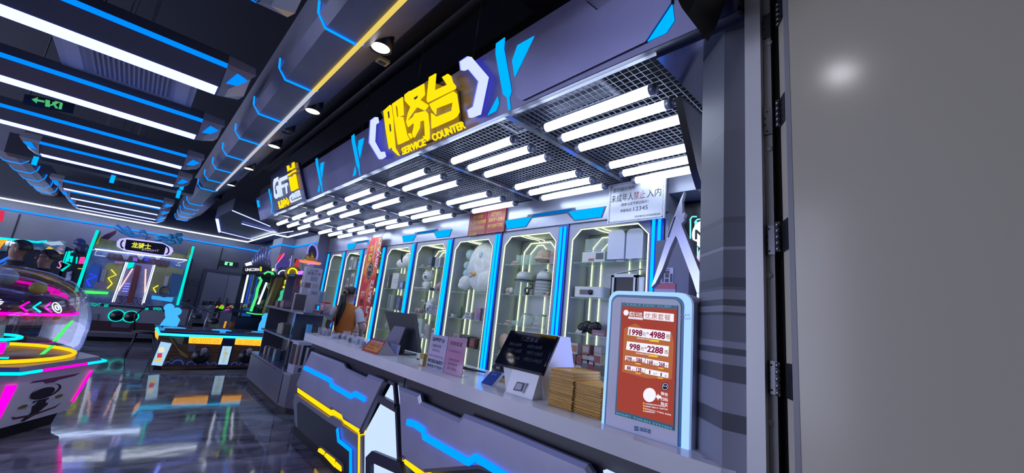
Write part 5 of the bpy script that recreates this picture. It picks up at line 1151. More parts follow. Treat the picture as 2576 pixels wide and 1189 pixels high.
ov = part('oval', MB().slab([(NXB - .004, c.y + ry * math.cos(i * PI / 16), c.z + rz_ * math.sin(i * PI / 16)) for i in range(32)], (-.012, 0, 0), glow('', .95, (.85, .95, 1.0))), t)
part('lettering', MB().text('NICE', (NXB - .0165, nb((505, 530)).y, c.z - .045), (0, -.27, 0), (0, 0, .085), mat('#2a2e38', .5), (-1, 0, 0), 0, .03), ov)
m = MB(); 
for qd, cc in (([(575, 650), (545, 690), (510, 775), (560, 810), (600, 740)], '#d9e4ea'), ([(570, 770), (530, 790), (545, 820), (600, 815)], '#b03ec0')): m.slab([nb(p) for p in qd], (-.01, 0, 0), glow('', .7, tuple(lin(cc))))
part('lit_drawing', m, t)
t = MB()
for i in range(7): t.ell(nb((465 + 14 * (i % 4), 1100 + 18 * (i // 2))) - V((.05 + .02 * i, 0, 0)), (.03, .03, .05), mat(('#5aa8d8', '#b84a60', '#c9d3e4')[i % 3], .4), 8)
solo('ribbon_bow', t, 'crinkled blue and red ribbon bow at the foot of the neon board', 'ribbon')
t = thing('hanging_screen', 'black flat screen hung edge-on below the canopy beside the pillar', 'screen', (2.15, .92, 2.2))
q = [ony(*p, .95) for p in ((1696, 247), (1751, 282), (1790, 308), (1790, 489), (1751, 477), (1736, 429))]
q = [V((p.x, p.y, min(p.z, 2.755))) for p in q]
part('panel', MB().slab(q, (0, -.04, 0), mat('#0b0c10', .35)), t)
part('bracket', MB().tube([(2.15, .94, 2.70), (2.15, .94, 2.762)], .015, BLACK), t)
t = thing('loudspeaker', 'black pointed loudspeaker high in the corner above the pillar', 'speaker', (1.47, .6, 2.66))
q = [onx(*p, 1.42) for p in ((1744, -40), (1746, 0), (1751, 55), (1766, 86), (1781, 106), (1802, 66), (1826, 0), (1830, -40))]
part('cabinet', MB().slab(q, (-.18, .0, 0), mat('#0d0e12', .3)), t)
# ================================================================== clear dome ball machine at the lower left
from math import cos, sin, radians
DC = V((-.895, 6.04, 0)); AN0 = -32.7
dm = thing('dome_ball_machine', 'six-sided white ball machine under a clear dome with pink, cyan and yellow light lines', 'arcade machine', DC)
def hexp(ap, z, rot=0): 
    R_ = ap / cos(PI / 6); return [DC + V((R_ * cos(radians(AN0 + 30 + 60 * i + rot)), R_ * sin(radians(AN0 + 30 + 60 * i + rot)), z)) for i in range(6)]
def frust(mb, a, b, m, cap=True):
    n = len(a); vs = a + b; mb.add(vs, ([tuple(range(n))[::-1], tuple(range(n, 2 * n))] if cap else []) + [(i, (i + 1) % n, n + (i + 1) % n, n + i) for i in range(n)], m); return mb
MWH = mat('#d6d3e2', .3)
part('body', frust(frust(MB(), hexp(.62, .12), hexp(.70, .50), MWH), hexp(.70, .50), hexp(.745, .575), MWH), dm)
part('plinth', frust(MB(), hexp(.55, .0), hexp(.57, .12), mat('#14151b', .5)), dm)
part('rim', frust(MB(), hexp(.755, .575), hexp(.755, .60), mat('#8d90b0', .3)), dm)
part('deck', frust(MB(), hexp(.74, .60), hexp(.72, .635), mat('#5a4c78', .25)), dm)
ap = .76
for i in range(6):
    H0 = hexp(.765, .592); a, b = H0[i - 1], H0[i]
    part('pink_light', MB().tube([a.lerp(b, .22), a.lerp(b, .74)], .012, MAG, 8), dm)
    c = H0[(i + 1) % 6]
    part('cyan_light', MB().tube([a.lerp(b, .76), b, b.lerp(c, .20)], .013, CYAN, 8), dm)
    B0, T0 = hexp(.625, .16), hexp(.70, .50); p, q = B0[i].lerp(T0[i], .12), B0[i].lerp(T0[i], .97); nrm = V((B0[i].x - DC.x, B0[i].y - DC.y, 0)).normalized(); tg = V((-nrm.y, nrm.x, 0))
    part('pink_light', MB().slab([p - tg * .02, p + tg * .02, q + tg * .032, q - tg * .032], nrm * .012, MAG), dm)
# the facet towards the counter: recessed trim and a cartoon-free spaceman on a hoverboard
f0, f1, f2, f3 = hexp(.621, .12)[5], hexp(.621, .12)[0], hexp(.701, .50)[0], hexp(.701, .50)[5]
fu = lambda a, b: (f0.lerp(f1, a)).lerp(f3.lerp(f2, a), b)
fn = (f1 - f0).cross(f3 - f0).normalized()
if fn.dot(f0 - DC) < 0: fn = -fn
PR = mat('#2a1f30', .5); PRW = mat('#cfcbd8', .4); PRG = mat('#7d6a3a', .5); PRR = mat('#5c3040', .5)
def fart(pts, m, lift=.0015): return MB().slab([fu(a, b) + fn * lift for a, b in pts], fn * .001, m)
def circ(cx, cy, rx, ry, n=18): return [(cx + rx * cos(2 * PI * i / n), cy + ry * sin(2 * PI * i / n)) for i in range(n)]
m = MB()
for pts, mm, l in ((circ(.47, .66, .19, .17), PR, .001), (circ(.455, .68, .16, .15), PRW, .0022), (circ(.43, .64, .15, .13), PR, .0034), ([(.36, .48), (.56, .48), (.6, .3), (.5, .12), (.38, .02), (.33, .04), (.42, .2)], PR, .001), (circ(.26, .40, .055, .045), PRG, .003), (circ(.70, .46, .055, .045), PRG, .003), ([(.29, .36), (.42, .46), (.40, .38), (.32, .32)], PRW, .003), ([(.54, .44), (.66, .45), (.64, .38), (.55, .36)], PRW, .003), ([(.18, .22), (.22, .14), (.45, .10), (.75, .17), (.80, .27), (.74, .21), (.45, .15), (.24, .18)], PRR, .0022)):
    m.slab([fu(a, b) + fn * l for a, b in pts], fn * .001, mm)
part('spaceman_print', m, dm)
m = MB(); m.slab([fu(a, b) + fn * .0015 for a, b in ((.22, .985), (.82, .985), (.76, .93), (.55, .90), (.5, .86), (.40, .87), (.36, .93), (.2, .95))], fn * .001, mat('#6c3b66', .5)); part('trim_print', m, dm)
g0, g1, g2, g3 = hexp(.621, .12)[4], hexp(.621, .12)[5], hexp(.701, .50)[5], hexp(.701, .50)[4]
m = MB(); gn = (g1 - g0).cross(g3 - g0).normalized(); gn = -gn if gn.dot(g0 - DC) < 0 else gn
gu = lambda a, b: (g0.lerp(g1, a)).lerp(g3.lerp(g2, a), b)
m.slab([gu(a, b) + gn * .001 for a, b in ((.1, .1), (.86, .1), (.9, .75), (.1, .75))], gn * .002, mat('#7a7590', .4)); part('coin_door', m, dm)
# floor tray, yellow ring, glass dome
part('yellow_ring', MB().tube([DC + V((.645 * cos(2 * PI * i / 48), .645 * sin(2 * PI * i / 48), .655)) for i in range(48)], .016, YEL, 8, True), dm)
part('play_floor', MB().lathe([(0, .642), (.64, .642), (.64, .636)], DC, noisy('#7a4a2a', '#b08a4a', 6, .35), 40), dm)
dome = [(.67, .64), (.69, .75), (.70, .88), (.695, 1.0), (.665, 1.13), (.60, 1.25), (.49, 1.345), (.33, 1.415), (.15, 1.447), (0, 1.452)]
part('dome', MB().lathe(dome, DC, glass('#cfd8f0', .02, .02, 'dome'), 48), dm, 'clear plastic dome')
# central tower: column, cyan ring, ball tray with pink ring, printed band, cap
part('tower_column', MB().lathe([(.2, .64), (.2, .74), (.15, .78), (.14, .9), (.2, .96)], DC, mat('#c3c2d6', .25), 28), dm)
for a in range(4): part('tower_light', MB().box(DC + V((.19 * cos(a * PI / 2 - .5), .19 * sin(a * PI / 2 - .5), .70)), (.03, .05, .10), MAG, Rz(a * PI / 2 - .5)), dm)
part('cyan_ring', MB().tube([DC + V((.26 * cos(2 * PI * i / 32), .26 * sin(2 * PI * i / 32), .79)) for i in range(32)], .013, CYAN, 8, True), dm)
part('ball_tray', MB().lathe([(.18, .93), (.54, .955), (.56, 1.0), (.57, 1.0), (.55, .945), (.18, .92)], DC, glass('#d8c8d8', .25, .05, 'tray'), 36), dm)
part('pink_ring', MB().tube([DC + V((.575 * cos(2 * PI * i / 44), .575 * sin(2 * PI * i / 44), 1.045)) for i in range(44)], .013, MAG, 8, True), dm)
part('printed_band', MB().lathe([(.57, 1.055), (.50, 1.16), (.42, 1.20)], DC, mat('#3c2c40', .3), 44), dm)
def onband(an, h_): r = .57 - .07 * h_ + .004; return DC + V((r * cos(an), r * sin(an), 1.055 + .105 * h_))
BW = glow('', .8, (.85, .88, .95))
a_c = radians(-80)
for k, (cc, a) in enumerate(((MAG, -62), (CYAN, -53), (MAG, -44))):
    a = radians(a); part('chevron_light', MB().tube([onband(a + .09, .9), onband(a - .02, .5), onband(a + .06, .1)], .008, cc, 6), dm)
an = radians(-34); part('round_emblem', MB().tube([onband(an + .075 * cos(i * PI / 10), .5 + .42 * sin(i * PI / 10)) for i in range(20)], .005, BW, 6, True).tube([onband(an + .03 * cos(i * PI / 6), .5 + .2 * sin(i * PI / 6)) for i in range(12)], .006, BW, 6, True), dm)
m = MB()
for i, ch in enumerate('抓星球'):
    a = radians(-113 + 13.5 * i); o = onband(a, .05) ; u = onband(a + radians(11.5), .05) - o; v = onband(a, .98) - o; n_ = V((cos(a), sin(a), .6)); m.text(ch, o + n_ * .004, u, v, BW, n_, 0, .02)
part('lettering', m, dm)
part('tower_cap', MB().lathe([(.42, 1.20), (.30, 1.25), (.12, 1.28), (0, 1.285)], DC, glass('#b8a8c8', .08, .1, 'cap'), 32), dm)
part('green_light', MB().slab([DC + V((.55, -.10, .98)), DC + V((.57, -.06, .98)), DC + V((.50, -.08, .78)), DC + V((.47, -.12, .78))], (.0, .012, 0), GRN).slab([DC + V((.47, -.13, .74)), DC + V((.5, -.09, .74)), DC + V((.45, -.12, .66)), DC + V((.42, -.15, .66))], (0, .012, 0), GRN), dm)
part('paddle', MB().tube([DC + V((.05 + .085 * cos(i * PI / 10), -.50, .735 + .065 * sin(i * PI / 10))) for i in range(20)], .008, glow('', .8, (.35, .7, .95)), 6, True).box(DC + V((.2, -.5, .675)), (.16, .03, .012), CYAN), dm)
rb = random.Random(3)
for i in range(26):
    a, r = (i * 2 * PI / 11, .30) if i < 11 else ((i - 11) * 2 * PI / 15, .43); c = ('#d8cfc4', '#c9b05a', '#b9b6d8', '#e2d8d2', '#d09a8a')[i % 5]
    solo('toy_ball', MB().ell(DC + V((r * cos(a), r * sin(a), .942 + .047 + .025 * (r - .18) / .36)), .043, mat(c, .3), 14), 'small %s ball lying in the tray inside the clear dome' % {'#d8cfc4': 'cream', '#c9b05a': 'yellow', '#b9b6d8': 'lilac', '#e2d8d2': 'white', '#d09a8a': 'pink'}[c], 'ball', 'balls in the dome tray')
for i, (a, r, z, s, c) in enumerate(((-108, .30, 1.333, .072, '#b9b25a'), (-75, .30, 1.345, .080, '#c9d2cc'), (-46, .42, 1.272, .06, '#c4b44a'), (-150, .25, 1.34, .07, '#c8c2b4'))):
    solo('toy_ball', MB().ell(DC + V((r * cos(radians(a)), r * sin(radians(a)), z)), s, mat(c, .35), 16), ('large olive yellow ball', 'large pale ball', 'mustard ball at the dome shoulder', 'cream ball at the frame edge')[i] + ' resting high on the tower under the clear dome', 'ball', 'balls under the dome top')

# ================================================================== big pinball machine against the far wall
PY = 13.4
pm = thing('knight_pinball_machine', 'huge teal-edged pinball machine with a dragon knight sign at the far wall', 'arcade machine', (.18, 13.9, 0))
kp = lambda x, y: (180 + x * .25237, 560 + y * .25231)
pp = lambda p, y=PY: ony(*kp(*p), y)
def pg(name, pts, m, y=PY, t=.03, par=None): return part(name, MB().slab([pp(p, y) for p in pts], (0, t, 0), m), par or pm)
xl, xr = pp((45, 690)).x, pp((1075, 830)).x
zt_ = pp((600, 300)).z
CAB = mat('#3b3d4d', .4, .2)
P0 = [pp(p) for p in ((185, 235), (1180, 370), (1090, 890), (45, 760))]
xa, xb_ = -.84, 1.06
part('cabinet', MB().box2((xa, PY + .02, .28), (xb_, 14.5, 2.08), mat('#23283c', .35)), pm)
part('lower_cabinet', MB().box2((xa - .02, PY - .25, .12), (xb_ + .16, 14.5, .80), mat('#8a8b98', .4, .2)), pm)
part('plinth', MB().box2((xa - .02, PY - .2, 0), (xb_ + .16, 14.4, .12), mat('#16171d', .5)), pm)
part('foot_step', MB().box2((xa - .05, PY - .55, .10), (xb_ + .18, PY - .25, .16), mat('#5d5f6c', .4, .3)), pm)
part('step_recess', MB().box2((xa, PY - .262, .2), (xb_ + .1, PY - .25, .42), mat('#3a2028', .5)), pm)
for s in (.22, 1.02): pass
for a in ([(262, 75), (200, 230), (45, 690)], [(1215, 235), (1170, 400), (1055, 820)]):
    part('teal_edge', MB().tube([pp(p, PY - .05) for p in a], .028, TEAL, 8), pm)
    part('side_fin', MB().slab([pp(a[0], PY - .02), pp(a[1], PY - .02), pp(a[2], PY - .02), pp(a[2], PY - .02) + V((.02, 0, 0)), pp(a[0], PY - .02) + V((.03, 0, 0))], (0, .5, 0), CAB), pm)
pg('playfield', [(200, 235), (1170, 370), (1090, 850), (70, 790)], noisy('#5a6a98', '#8496b4', 5, .3), PY - .01, .02)
part('playfield_fill', MB().tube([pp((235, 262), PY - .22), pp((1150, 372), PY - .22)], .012, glow('', 12.0, (.55, .7, 1.0)), 6), pm)  # glowing strip added to brighten the playfield below
pg('top_board', [(225, 140), (1190, 330), (1160, 360), (195, 235)], noisy('#4a5a44', '#7c7a48', 4, .5), PY - .04, .05)
FX = lambda c, s=.8: glow('', s, tuple(lin(c)))
for pts, m, y in (([(180, 420), (290, 430), (245, 640), (130, 650)], FX('#2a4fae', .55), PY - .03), ([(350, 400), (520, 400), (430, 680), (260, 650)], mat('#9a9a62', .4), PY - .03), ([(310, 460), (355, 465), (325, 590), (280, 575)], mat('#9a9ca4', .4), PY - .05), ([(240, 590), (380, 600), (350, 660), (210, 650)], mat('#8a7f98', .3), PY - .05),
                  ([(850, 400), (1120, 470), (1060, 720), (770, 680)], mat('#8d8c68', .4), PY - .03), ([(1000, 500), (1110, 520), (1050, 740), (960, 700)], FX('#2c4a80', .5), PY - .04), ([(935, 530), (975, 535), (950, 640), (912, 635)], mat('#b4b5c0', .4), PY - .05),
                  ([(800, 725), (1020, 745), (1000, 790), (795, 760)], FX('#3a9fe0'), PY - .06), ([(130, 675), (370, 690), (360, 712), (125, 705)], GRN, PY - .06),
                  ([(370, 300), (985, 380), (960, 440), (350, 350)], noisy('#3c2a30', '#5a4550', 20, .4), PY - .06), ([(430, 380), (530, 390), (500, 410), (430, 405)], mat('#c08a98', .4), PY - .07)):
    pg('playfield_piece', pts, m, y, .02)
def neon(pts, col, r=.012, y=PY - .07): return part('neon_line', MB().tube([pp(p, y) for p in pts], r, col, 6), pm)
NBL = glow('', 1.0, (.02, .05, 1.0)); YN = glow('', .9, (.85, .82, .05))
neon([(185, 510), (255, 530), (150, 570), (185, 635)], NBL, .02); neon([(395, 465), (445, 520), (365, 550), (405, 605), (355, 655)], YN, .014); neon([(865, 625), (815, 650), (840, 695)], YN, .014); neon([(205, 270), (255, 265), (230, 320), (335, 335)], BW, .006); neon([(1130, 385), (1060, 400), (1085, 430), (1040, 420)], BW, .006)
part('hand_wheel', MB().tube([pp((925 + 55 * cos(i * PI / 12), 685 + 52 * sin(i * PI / 12)), PY - .06) for i in range(24)], .018, mat('#5c6a80', .3, .4), 6, True), pm)
# central lanes
pg('lane_bed', [(545, 390), (830, 420), (700, 860), (390, 830)], mat('#8d84a8', .3), PY - .07, .02)
pg('lane', [(600, 450), (640, 455), (560, 760), (440, 720)], noisy('#8a96c8', '#a8a0c8', 20, .3), PY - .08, .012); pg('lane', [(690, 440), (745, 460), (735, 740), (610, 770)], noisy('#7d88ac', '#9c96b8', 20, .3), PY - .08, .012)
pg('lane_divider', [(640, 420), (690, 430), (600, 800), (545, 800)], mat('#7a4040', .4), PY - .1, .03)
pg('dark_bin', [(430, 720), (700, 745), (690, 840), (400, 800)], noisy('#4a4458', '#8a86b0', 30, .3), PY - .09, .012)
CW = glow('', 1.0, (.75, .85, 1.0)); PK = glow('', .9, (1.0, .62, .55))
for L, c, r in (([(545, 390), (405, 790)], CW, .014), ([(560, 395), (425, 790)], CW, .008), ([(832, 420), (720, 800)], CW, .014), ([(815, 420), (700, 815)], CW, .008), ([(610, 455), (465, 680)], PK, .016), ([(740, 460), (730, 700)], PK, .016)): neon(L, c, r, PY - .12)
m = MB()
for k in range(4): m.slab([pp(p, PY - .1) for p in ((530 - 8 * k, 600 + 25 * k), (590 - 8 * k, 605 + 25 * k), (585 - 8 * k, 615 + 25 * k), (525 - 8 * k, 610 + 25 * k))], (0, .01, 0), FX('#8a90ff'))
part('lane_lights', m, pm)
pg('lane_top', [(550, 395), (630, 395), (615, 440), (555, 460)], TEAL, PY - .1, .01)
for x, c in ((635, '#8d6ae0'), (750, '#4a4ae0')): pg('score_window', [(x - 22, 345), (x + 24, 350), (x + 20, 385), (x - 26, 380)], FX(c, .6), PY - .09, .02)
for x in (540, 690, 860): pg('bell', [(x - 40, 320), (x + 40, 325), (x + 15, 370), (x - 15, 370)], mat('#8f8f9c', .3, .4), PY - .1, .03)
pg('apron', [(100, 790), (1060, 870), (1060, 890), (100, 810)], mat('#3a3d4c', .3, .3), PY - .27, .02)
for a, b in (((145, 810), (285, 825)), ((812, 855), (910, 866))): part('teal_lettering', MB().text('KNIGHT', pp((a[0], a[1] + 14), PY - .28), pp((b[0], b[1] + 10), PY - .28) - pp((a[0], a[1] + 14), PY - .28), V((0, 0, .07)), TEAL, (0, -1, 0), 0, .01), pm)
m = MB()
for x in (330, 345, 360, 735, 748, 760): m.slab([pp(p, PY - .28) for p in ((x, 812 + (x > 500) * 35), (x + 8, 812 + (x > 500) * 35), (x + 4, 838 + (x > 500) * 30), (x - 4, 838 + (x > 500) * 30))], (0, .01, 0), TEAL)
part('teal_marks', m, pm)
for cx, cy in ((450, 925), (590, 935)):
    c = pp((cx, cy), PY - .27); part('teal_ring', MB().tube([c + V((.135 * cos(i * PI / 14), 0, .125 * sin(i * PI / 14))) for i in range(28)], .013, TEAL, 6, True), pm); part('ball_port', MB().lathe([(0, 0), (.12, 0), (.12, .012)], c, mat('#0d1017', .3), 24, Rx(PI / 2)), pm)
pg('vent_panel', [(395, 990), (600, 1000), (570, 1050), (395, 1040)], mat('#55586c', .4, .2), PY - .28, .02)
pg('shield_panel', [(205, 905), (265, 905), (255, 970), (200, 965)], mat('#74757f', .4), PY - .28, .02)
# sign with lettering and dragon decoration on top
SGW = glow('', 1.0, (.42, .40, .95))
sp_ = [(450, 190), (480, 160), (560, 148), (900, 195), (960, 225), (1005, 250), (1015, 285), (985, 320), (930, 332), (600, 295), (520, 275), (450, 235)]
sgn = pg('sign_rim', sp_, SGW, PY - .30, .05)
pg('sign_plate', [(545, 165), (905, 208), (945, 225), (920, 320), (880, 318), (540, 268), (530, 250)], mat('#0e0f1c', .3), PY - .315, .01, sgn)
m = MB(); o = pp((595, 245), PY - .318); m.text('龙骑士', o, pp((790, 265), PY - .318) - o, pp((600, 190), PY - .318) - o, FX('#e0e04a', 1.0), (0, -1, 0), 0, .02); o = pp((605, 252), PY - .318); m.text('DRAGON', o, pp((730, 266), PY - .318) - o, pp((605, 236), PY - .318) - o, FX('#a8c86a', .5), (0, -1, 0), 0, 0); o = pp((700, 278), PY - .318); m.text('KNIGHT', o, pp((870, 290), PY - .318) - o, pp((704, 258), PY - .318) - o, FX('#b9a8e0', .7), (0, -1, 0), 0, 0)
part('sign_lettering', m, sgn)
for cx, cy in ((505, 215), (955, 275)): part('sign_handle', MB().tube([pp((cx + (28 if cx < 700 else -28) * (1 - abs(cos(q * PI / 8)) * 0 - sin(q * PI / 8) * 2) * .5, cy + 38 * cos(q * PI / 8)), PY - .31) for q in range(9)], .018, mat('#15162a', .4), 6), sgn)
dr = MB(); rd = random.Random(5); TQ = mat('#2f8fae', .35, .2)
for pts, r in (([(440, 30), (520, 90), (600, 130), (700, 125), (790, 150)], .05), ([(540, 40), (640, 130)], .04), ([(830, 160), (900, 150), (960, 165), (1020, 130), (1060, 160)], .06), ([(860, 190), (960, 210), (1060, 195), (1090, 150)], .04), ([(670, 90), (720, 80), (760, 120)], .04)):
    dr.tube([pp(p, PY + .15) for p in pts], [r * (1.2 - .8 * i / (len(pts) - 1)) for i in range(len(pts))], TQ, 8)
for i in range(14): dr.ell(pp((1020 + rd.uniform(-35, 75), 140 + rd.uniform(-30, 60)), PY + .1), (.06, .05, .05), TQ, 8)
part('dragon_figure', dr, pm, 'turquoise dragon figure')
part('wing', MB().slab([pp(p, PY + .1) for p in ((265, 170), (330, 120), (450, 70), (440, 110), (360, 170))], (0, .04, 0), mat('#6a3a48', .5)), pm)
for a in ([(250, 190), (295, 95), (270, 210), (235, 215)], [(1185, 240), (1195, 290), (1170, 350), (1150, 350)]): pg('yellow_flame', a, mat('#a8a83a', .4), PY - .07, .04)

# ================================================================== basketball machines and neon signs at the far left
BY = 13.2
kl = lambda x, y: (x * .16818, 560 + y * .16821); pl_ = lambda p, y=BY: ony(*kl(*p), y)
bm = thing('basketball_machine', 'wide basketball arcade machine with a bright cartoon-coloured marquee behind the two men', 'arcade machine', (-2.0, 13.6, 0))
a0, a1 = pl_((-200, 225)), pl_((1090, 300)); xs0, xs1 = a0.x, pl_((1000, 400)).x
part('cabinet', MB().box2((xs0, BY + .05, 0), (xs1, 14.5, 1.95), mat('#1a2032', .4)), bm)
mq = part('marquee', MB().slab([pl_(p) for p in ((-200, 190), (260, 265), (900, 265), (1000, 280), (955, 470), (560, 400), (-200, 440))], (0, .08, 0), noisy('#2b6f8c', '#c9d6dc', 5, .3, 0, 6)), bm)
def mpiece(pts, c, y=BY - .01): return part('marquee_print', MB().slab([pl_(p, y) for p in pts], (0, .008, 0), FX(c, .75)), mq)
mpiece([(-200, 190), (0, 225), (140, 235), (60, 310), (10, 370), (-200, 400)], '#e8b23a'); mpiece([(-60, 300), (30, 320), (0, 400), (-80, 400)], '#e86a3a'); mpiece([(680, 390), (740, 350), (800, 385), (760, 400)], '#d8b04a'); mpiece([(810, 420), (880, 430), (940, 470), (850, 460)], '#e09a5a'); mpiece([(640, 290), (900, 275), (960, 330), (760, 340)], '#9fb8d8'); mpiece([(860, 370), (960, 395), (930, 410)], '#d07a8a')
m = MB()
o = pl_((60, 350), BY - .02); m.text('篮球', o, pl_((200, 360), BY - .02) - o, pl_((90, 265), BY - .02) - o, FX('#f0f4ff', 1.0), (0, -1, 0), 0, .03); part('lettering', m, mq)
part('cyan_edge', MB().tube([pl_(p, BY - .03) for p in ((-200, 205), (250, 255), (560, 290), (700, 275))], .022, CYAN, 6), bm)
part('blue_arrow_light', MB().slab([pl_(p, BY - .06) for p in ((0, 560), (120, 500), (230, 570), (225, 610), (115, 555), (0, 605))], (0, .02, 0), FX('#2a6fe8', .9)).slab([pl_(p, BY - .06) for p in ((0, 640), (110, 570), (190, 630), (180, 660), (110, 620), (0, 690))], (0, .02, 0), FX('#2a6fe8', .9)), bm)
nm = thing('neon_machine', 'dark machine with teal hexagon neon lines and pink panels beside the pinball machine', 'arcade machine', (-1.05, 13.6, 0))
xq0, xq1 = pl_((1010, 600)).x, pl_((1240, 600)).x
part('cabinet', MB().box2((xs1 + .03, BY + .1, 0), (-.87, 14.5, 1.85), mat('#161c2a', .4)), nm)
for L, r in (([(1000, 430), (945, 590), (1040, 630), (910, 710)], .012), ([(1035, 420), (975, 590), (1050, 625), (925, 725)], .012), ([(1095, 430), (1040, 440), (1010, 580), (1060, 590), (1080, 500), (1060, 495), (1055, 540)], .02)): part('teal_neon', MB().tube([pl_(p, BY - .03) for p in L], r, TEAL, 6), nm)
part('pink_panel', MB().slab([pl_(p, BY - .03) for p in ((1200, 510), (1275, 510), (1255, 615), (1170, 610))], (0, .02, 0), FX('#e83aa0', .9)), nm)
part('teal_panel', MB().slab([pl_(p, BY - .03) for p in ((1140, 510), (1165, 510), (1150, 610), (1130, 610))], (0, .02, 0), TEAL), nm)
part('pink_curl', MB().tube([pl_(p, BY - .03) for p in ((925, 570), (885, 590), (910, 650), (885, 680), (850, 660))], .012, FX('#e88ac0', .8), 6), nm)
part('yellow_plate', MB().slab([pl_(p, BY - .03) for p in ((1165, 675), (1235, 680), (1230, 695), (1160, 692))], (0, .02, 0), FX('#c8a83a', .6)), nm)
fg = MB(); 
for (x, y, s, c) in ((1190, 300, .10, '#2c3a70'), (1160, 330, .07, '#c9d2e8'), (1230, 390, .12, '#2a2f50'), (1250, 415, .07, '#d0a83a'), (1185, 270, .05, '#d8dcec')): fg.ell(pl_((x, y), BY + .2), (s, s * .8, s * 1.1), mat(c, .4), 10)
part('topper_figure', fg, nm)
part('front_print', MB().slab([pl_(p, BY + .07) for p in ((1000, 740), (1080, 720), (1060, 850), (960, 880))], (0, .03, 0), noisy('#2a4a9a', '#c8d0e0', 8, .4)), nm)
# red flag sign at the frame edge
solo('red_sign', MB().slab([ony(*p, 13.0) for p in ((-30, 525), (12, 530), (6, 556), (-30, 562))], (0, .03, 0), glow('', .7, (.75, .03, .10))), 'small red glowing sign at the left frame edge below the light lines', 'sign')

# ================================================================== fishing table game in the middle distance
DY = 9.1
tb = thing('fishing_table_game', 'low boat-like fishing game table with glowing yellow wave panels and blue lit top', 'arcade machine', (1.3, 9.6, 0))
kd = lambda x, y: (370 + x * .17664, 740 + y * .17654); pd = lambda p, y=DY: ony(*kd(*p), y)
X0, X1 = .50, 2.35
part('hull', MB().box2((X0 + .06, DY + .02, .10), (X1, DY + 1.15, .60), mat('#16182e', .4)), tb); part('plinth', MB().box2((X0 + .08, DY + .03, 0), (X1, DY + 1.1, .10), mat('#0b0c12', .5)), tb)
def dg(name, pts, m, y=DY, t=.02, par=None): return part(name, MB().slab([pd(p, y) for p in pts], (0, t, 0), m), par or tb)
dg('printed_front', [(180, 575), (1640, 640), (1480, 1030), (210, 1080)], noisy('#4a3222', '#6a4a32', 6, .45, 0, 4, .4, .6, (1, 1, 6)), DY - .002, .02)
for pts in ([(600, 600), (1085, 615), (1050, 715), (590, 695)], [(1265, 625), (1650, 635), (1620, 735), (1250, 715)]):
    pnl = dg('yellow_wave_panel', pts, glow('', 1.0, (1.0, .45, .03)), DY - .02, .025)
    x0, y0 = pts[0]; w_ = pts[1][0] - x0
    L = MB(); WV = glow('', 1.0, (.85, .25, .01)); f = lambda a, b: pd((x0 + w_ * a - 20 * b, y0 + 8 + 90 * b + 15 * a), DY - .024)
    for a0_, sg_ in ((.18, 1), (.82, -1)): L.tube([f(a0_ + sg_ * .10 * cos(q * .55) * (1 - q * .06), .5 + .33 * sin(q * .55) * (1 - q * .06)) for q in range(12)], .006, WV, 5)
    for k in range(5): L.tube([f(.36 + .07 * k, .15), f(.36 + .07 * k, .85)], .005, WV, 5)
    part('wave_relief', L, pnl)
dg('side_yellow_panel', [(110, 530), (125, 480), (165, 530), (170, 570), (150, 650), (115, 600)], glow('', 1.0, (1.0, .40, .03)), DY - .02, .03)
part('blue_edge', MB().tube([pd(p, DY - .03) for p in ((130, 470), (180, 565), (560, 585), (1100, 605), (1660, 625))], .022, glow('', 1.3, (.02, .55, 1.0)), 8), tb)
part('table_top', MB().slab([V((X0, DY, .62)), V((X1, DY, .62)), V((X1, DY + 1.15, .62)), V((X0, DY + 1.15, .62))], (0, 0, .02), mat('#3f5f8a', .12)), tb)
part('water_tank', MB().box2((X0 + .35, DY + .25, .64), (X1 - .3, DY + .9, .66), mat('#5a5f72', .12, .2)), tb)
for x in (X0 + .25, X0 + .95, X0 + 1.6): part('blue_patch', MB().lathe([(0, .664), (.16, .664), (.16, .64)], (x, DY + .4, 0), glow('', .8, (.04, .35, .9)), 14), tb)
for x in (X0 + .3, X0 + 1.5): part('brown_panel', MB().box2((x - .2, DY + .06, .641), (x + .25, DY + .2, .67), mat('#7a4238', .4)), tb)
dg('navy_post', [(540, 590), (600, 600), (590, 700), (545, 690)], mat('#10162e', .4), DY - .012, .02); dg('navy_post', [(1085, 615), (1255, 625), (1160, 1030), (985, 1030)], mat('#12173a', .4), DY - .012, .02)
BLp = FX('#9cc4e4', .85)
p1_ = dg('lit_panel', [(195, 675), (350, 700), (210, 1020), (60, 1005)], BLp, DY - .03, .02)
m = MB()
for pts, c in (([(150, 840), (215, 835), (210, 900), (140, 905)], '#c83a48'), ([(160, 780), (180, 750), (230, 750), (250, 780), (240, 825), (170, 825)], '#e8d8b8'), ([(110, 920), (220, 910), (200, 950), (110, 950)], '#d8c04a')): m.slab([pd(p, DY - .033) for p in pts], (0, .002, 0), FX(c, .8))
part('lit_print', m, p1_)
p2_ = dg('lit_panel', [(1080, 738), (1210, 742), (1145, 1000), (1012, 998)], BLp, DY - .03, .02)
m = MB()
for i, ch in enumerate('捕鱼大王'): o = pd((1090 - 14 * i, 810 + 55 * i), DY - .032); m.text(ch, o, pd((1165 - 14 * i, 812 + 55 * i), DY - .032) - o, pd((1103 - 14 * i, 760 + 55 * i), DY - .032) - o, FX('#b0a04a', .8), (0, -1, 0), 0, .02)
part('lit_lettering', m, p2_)
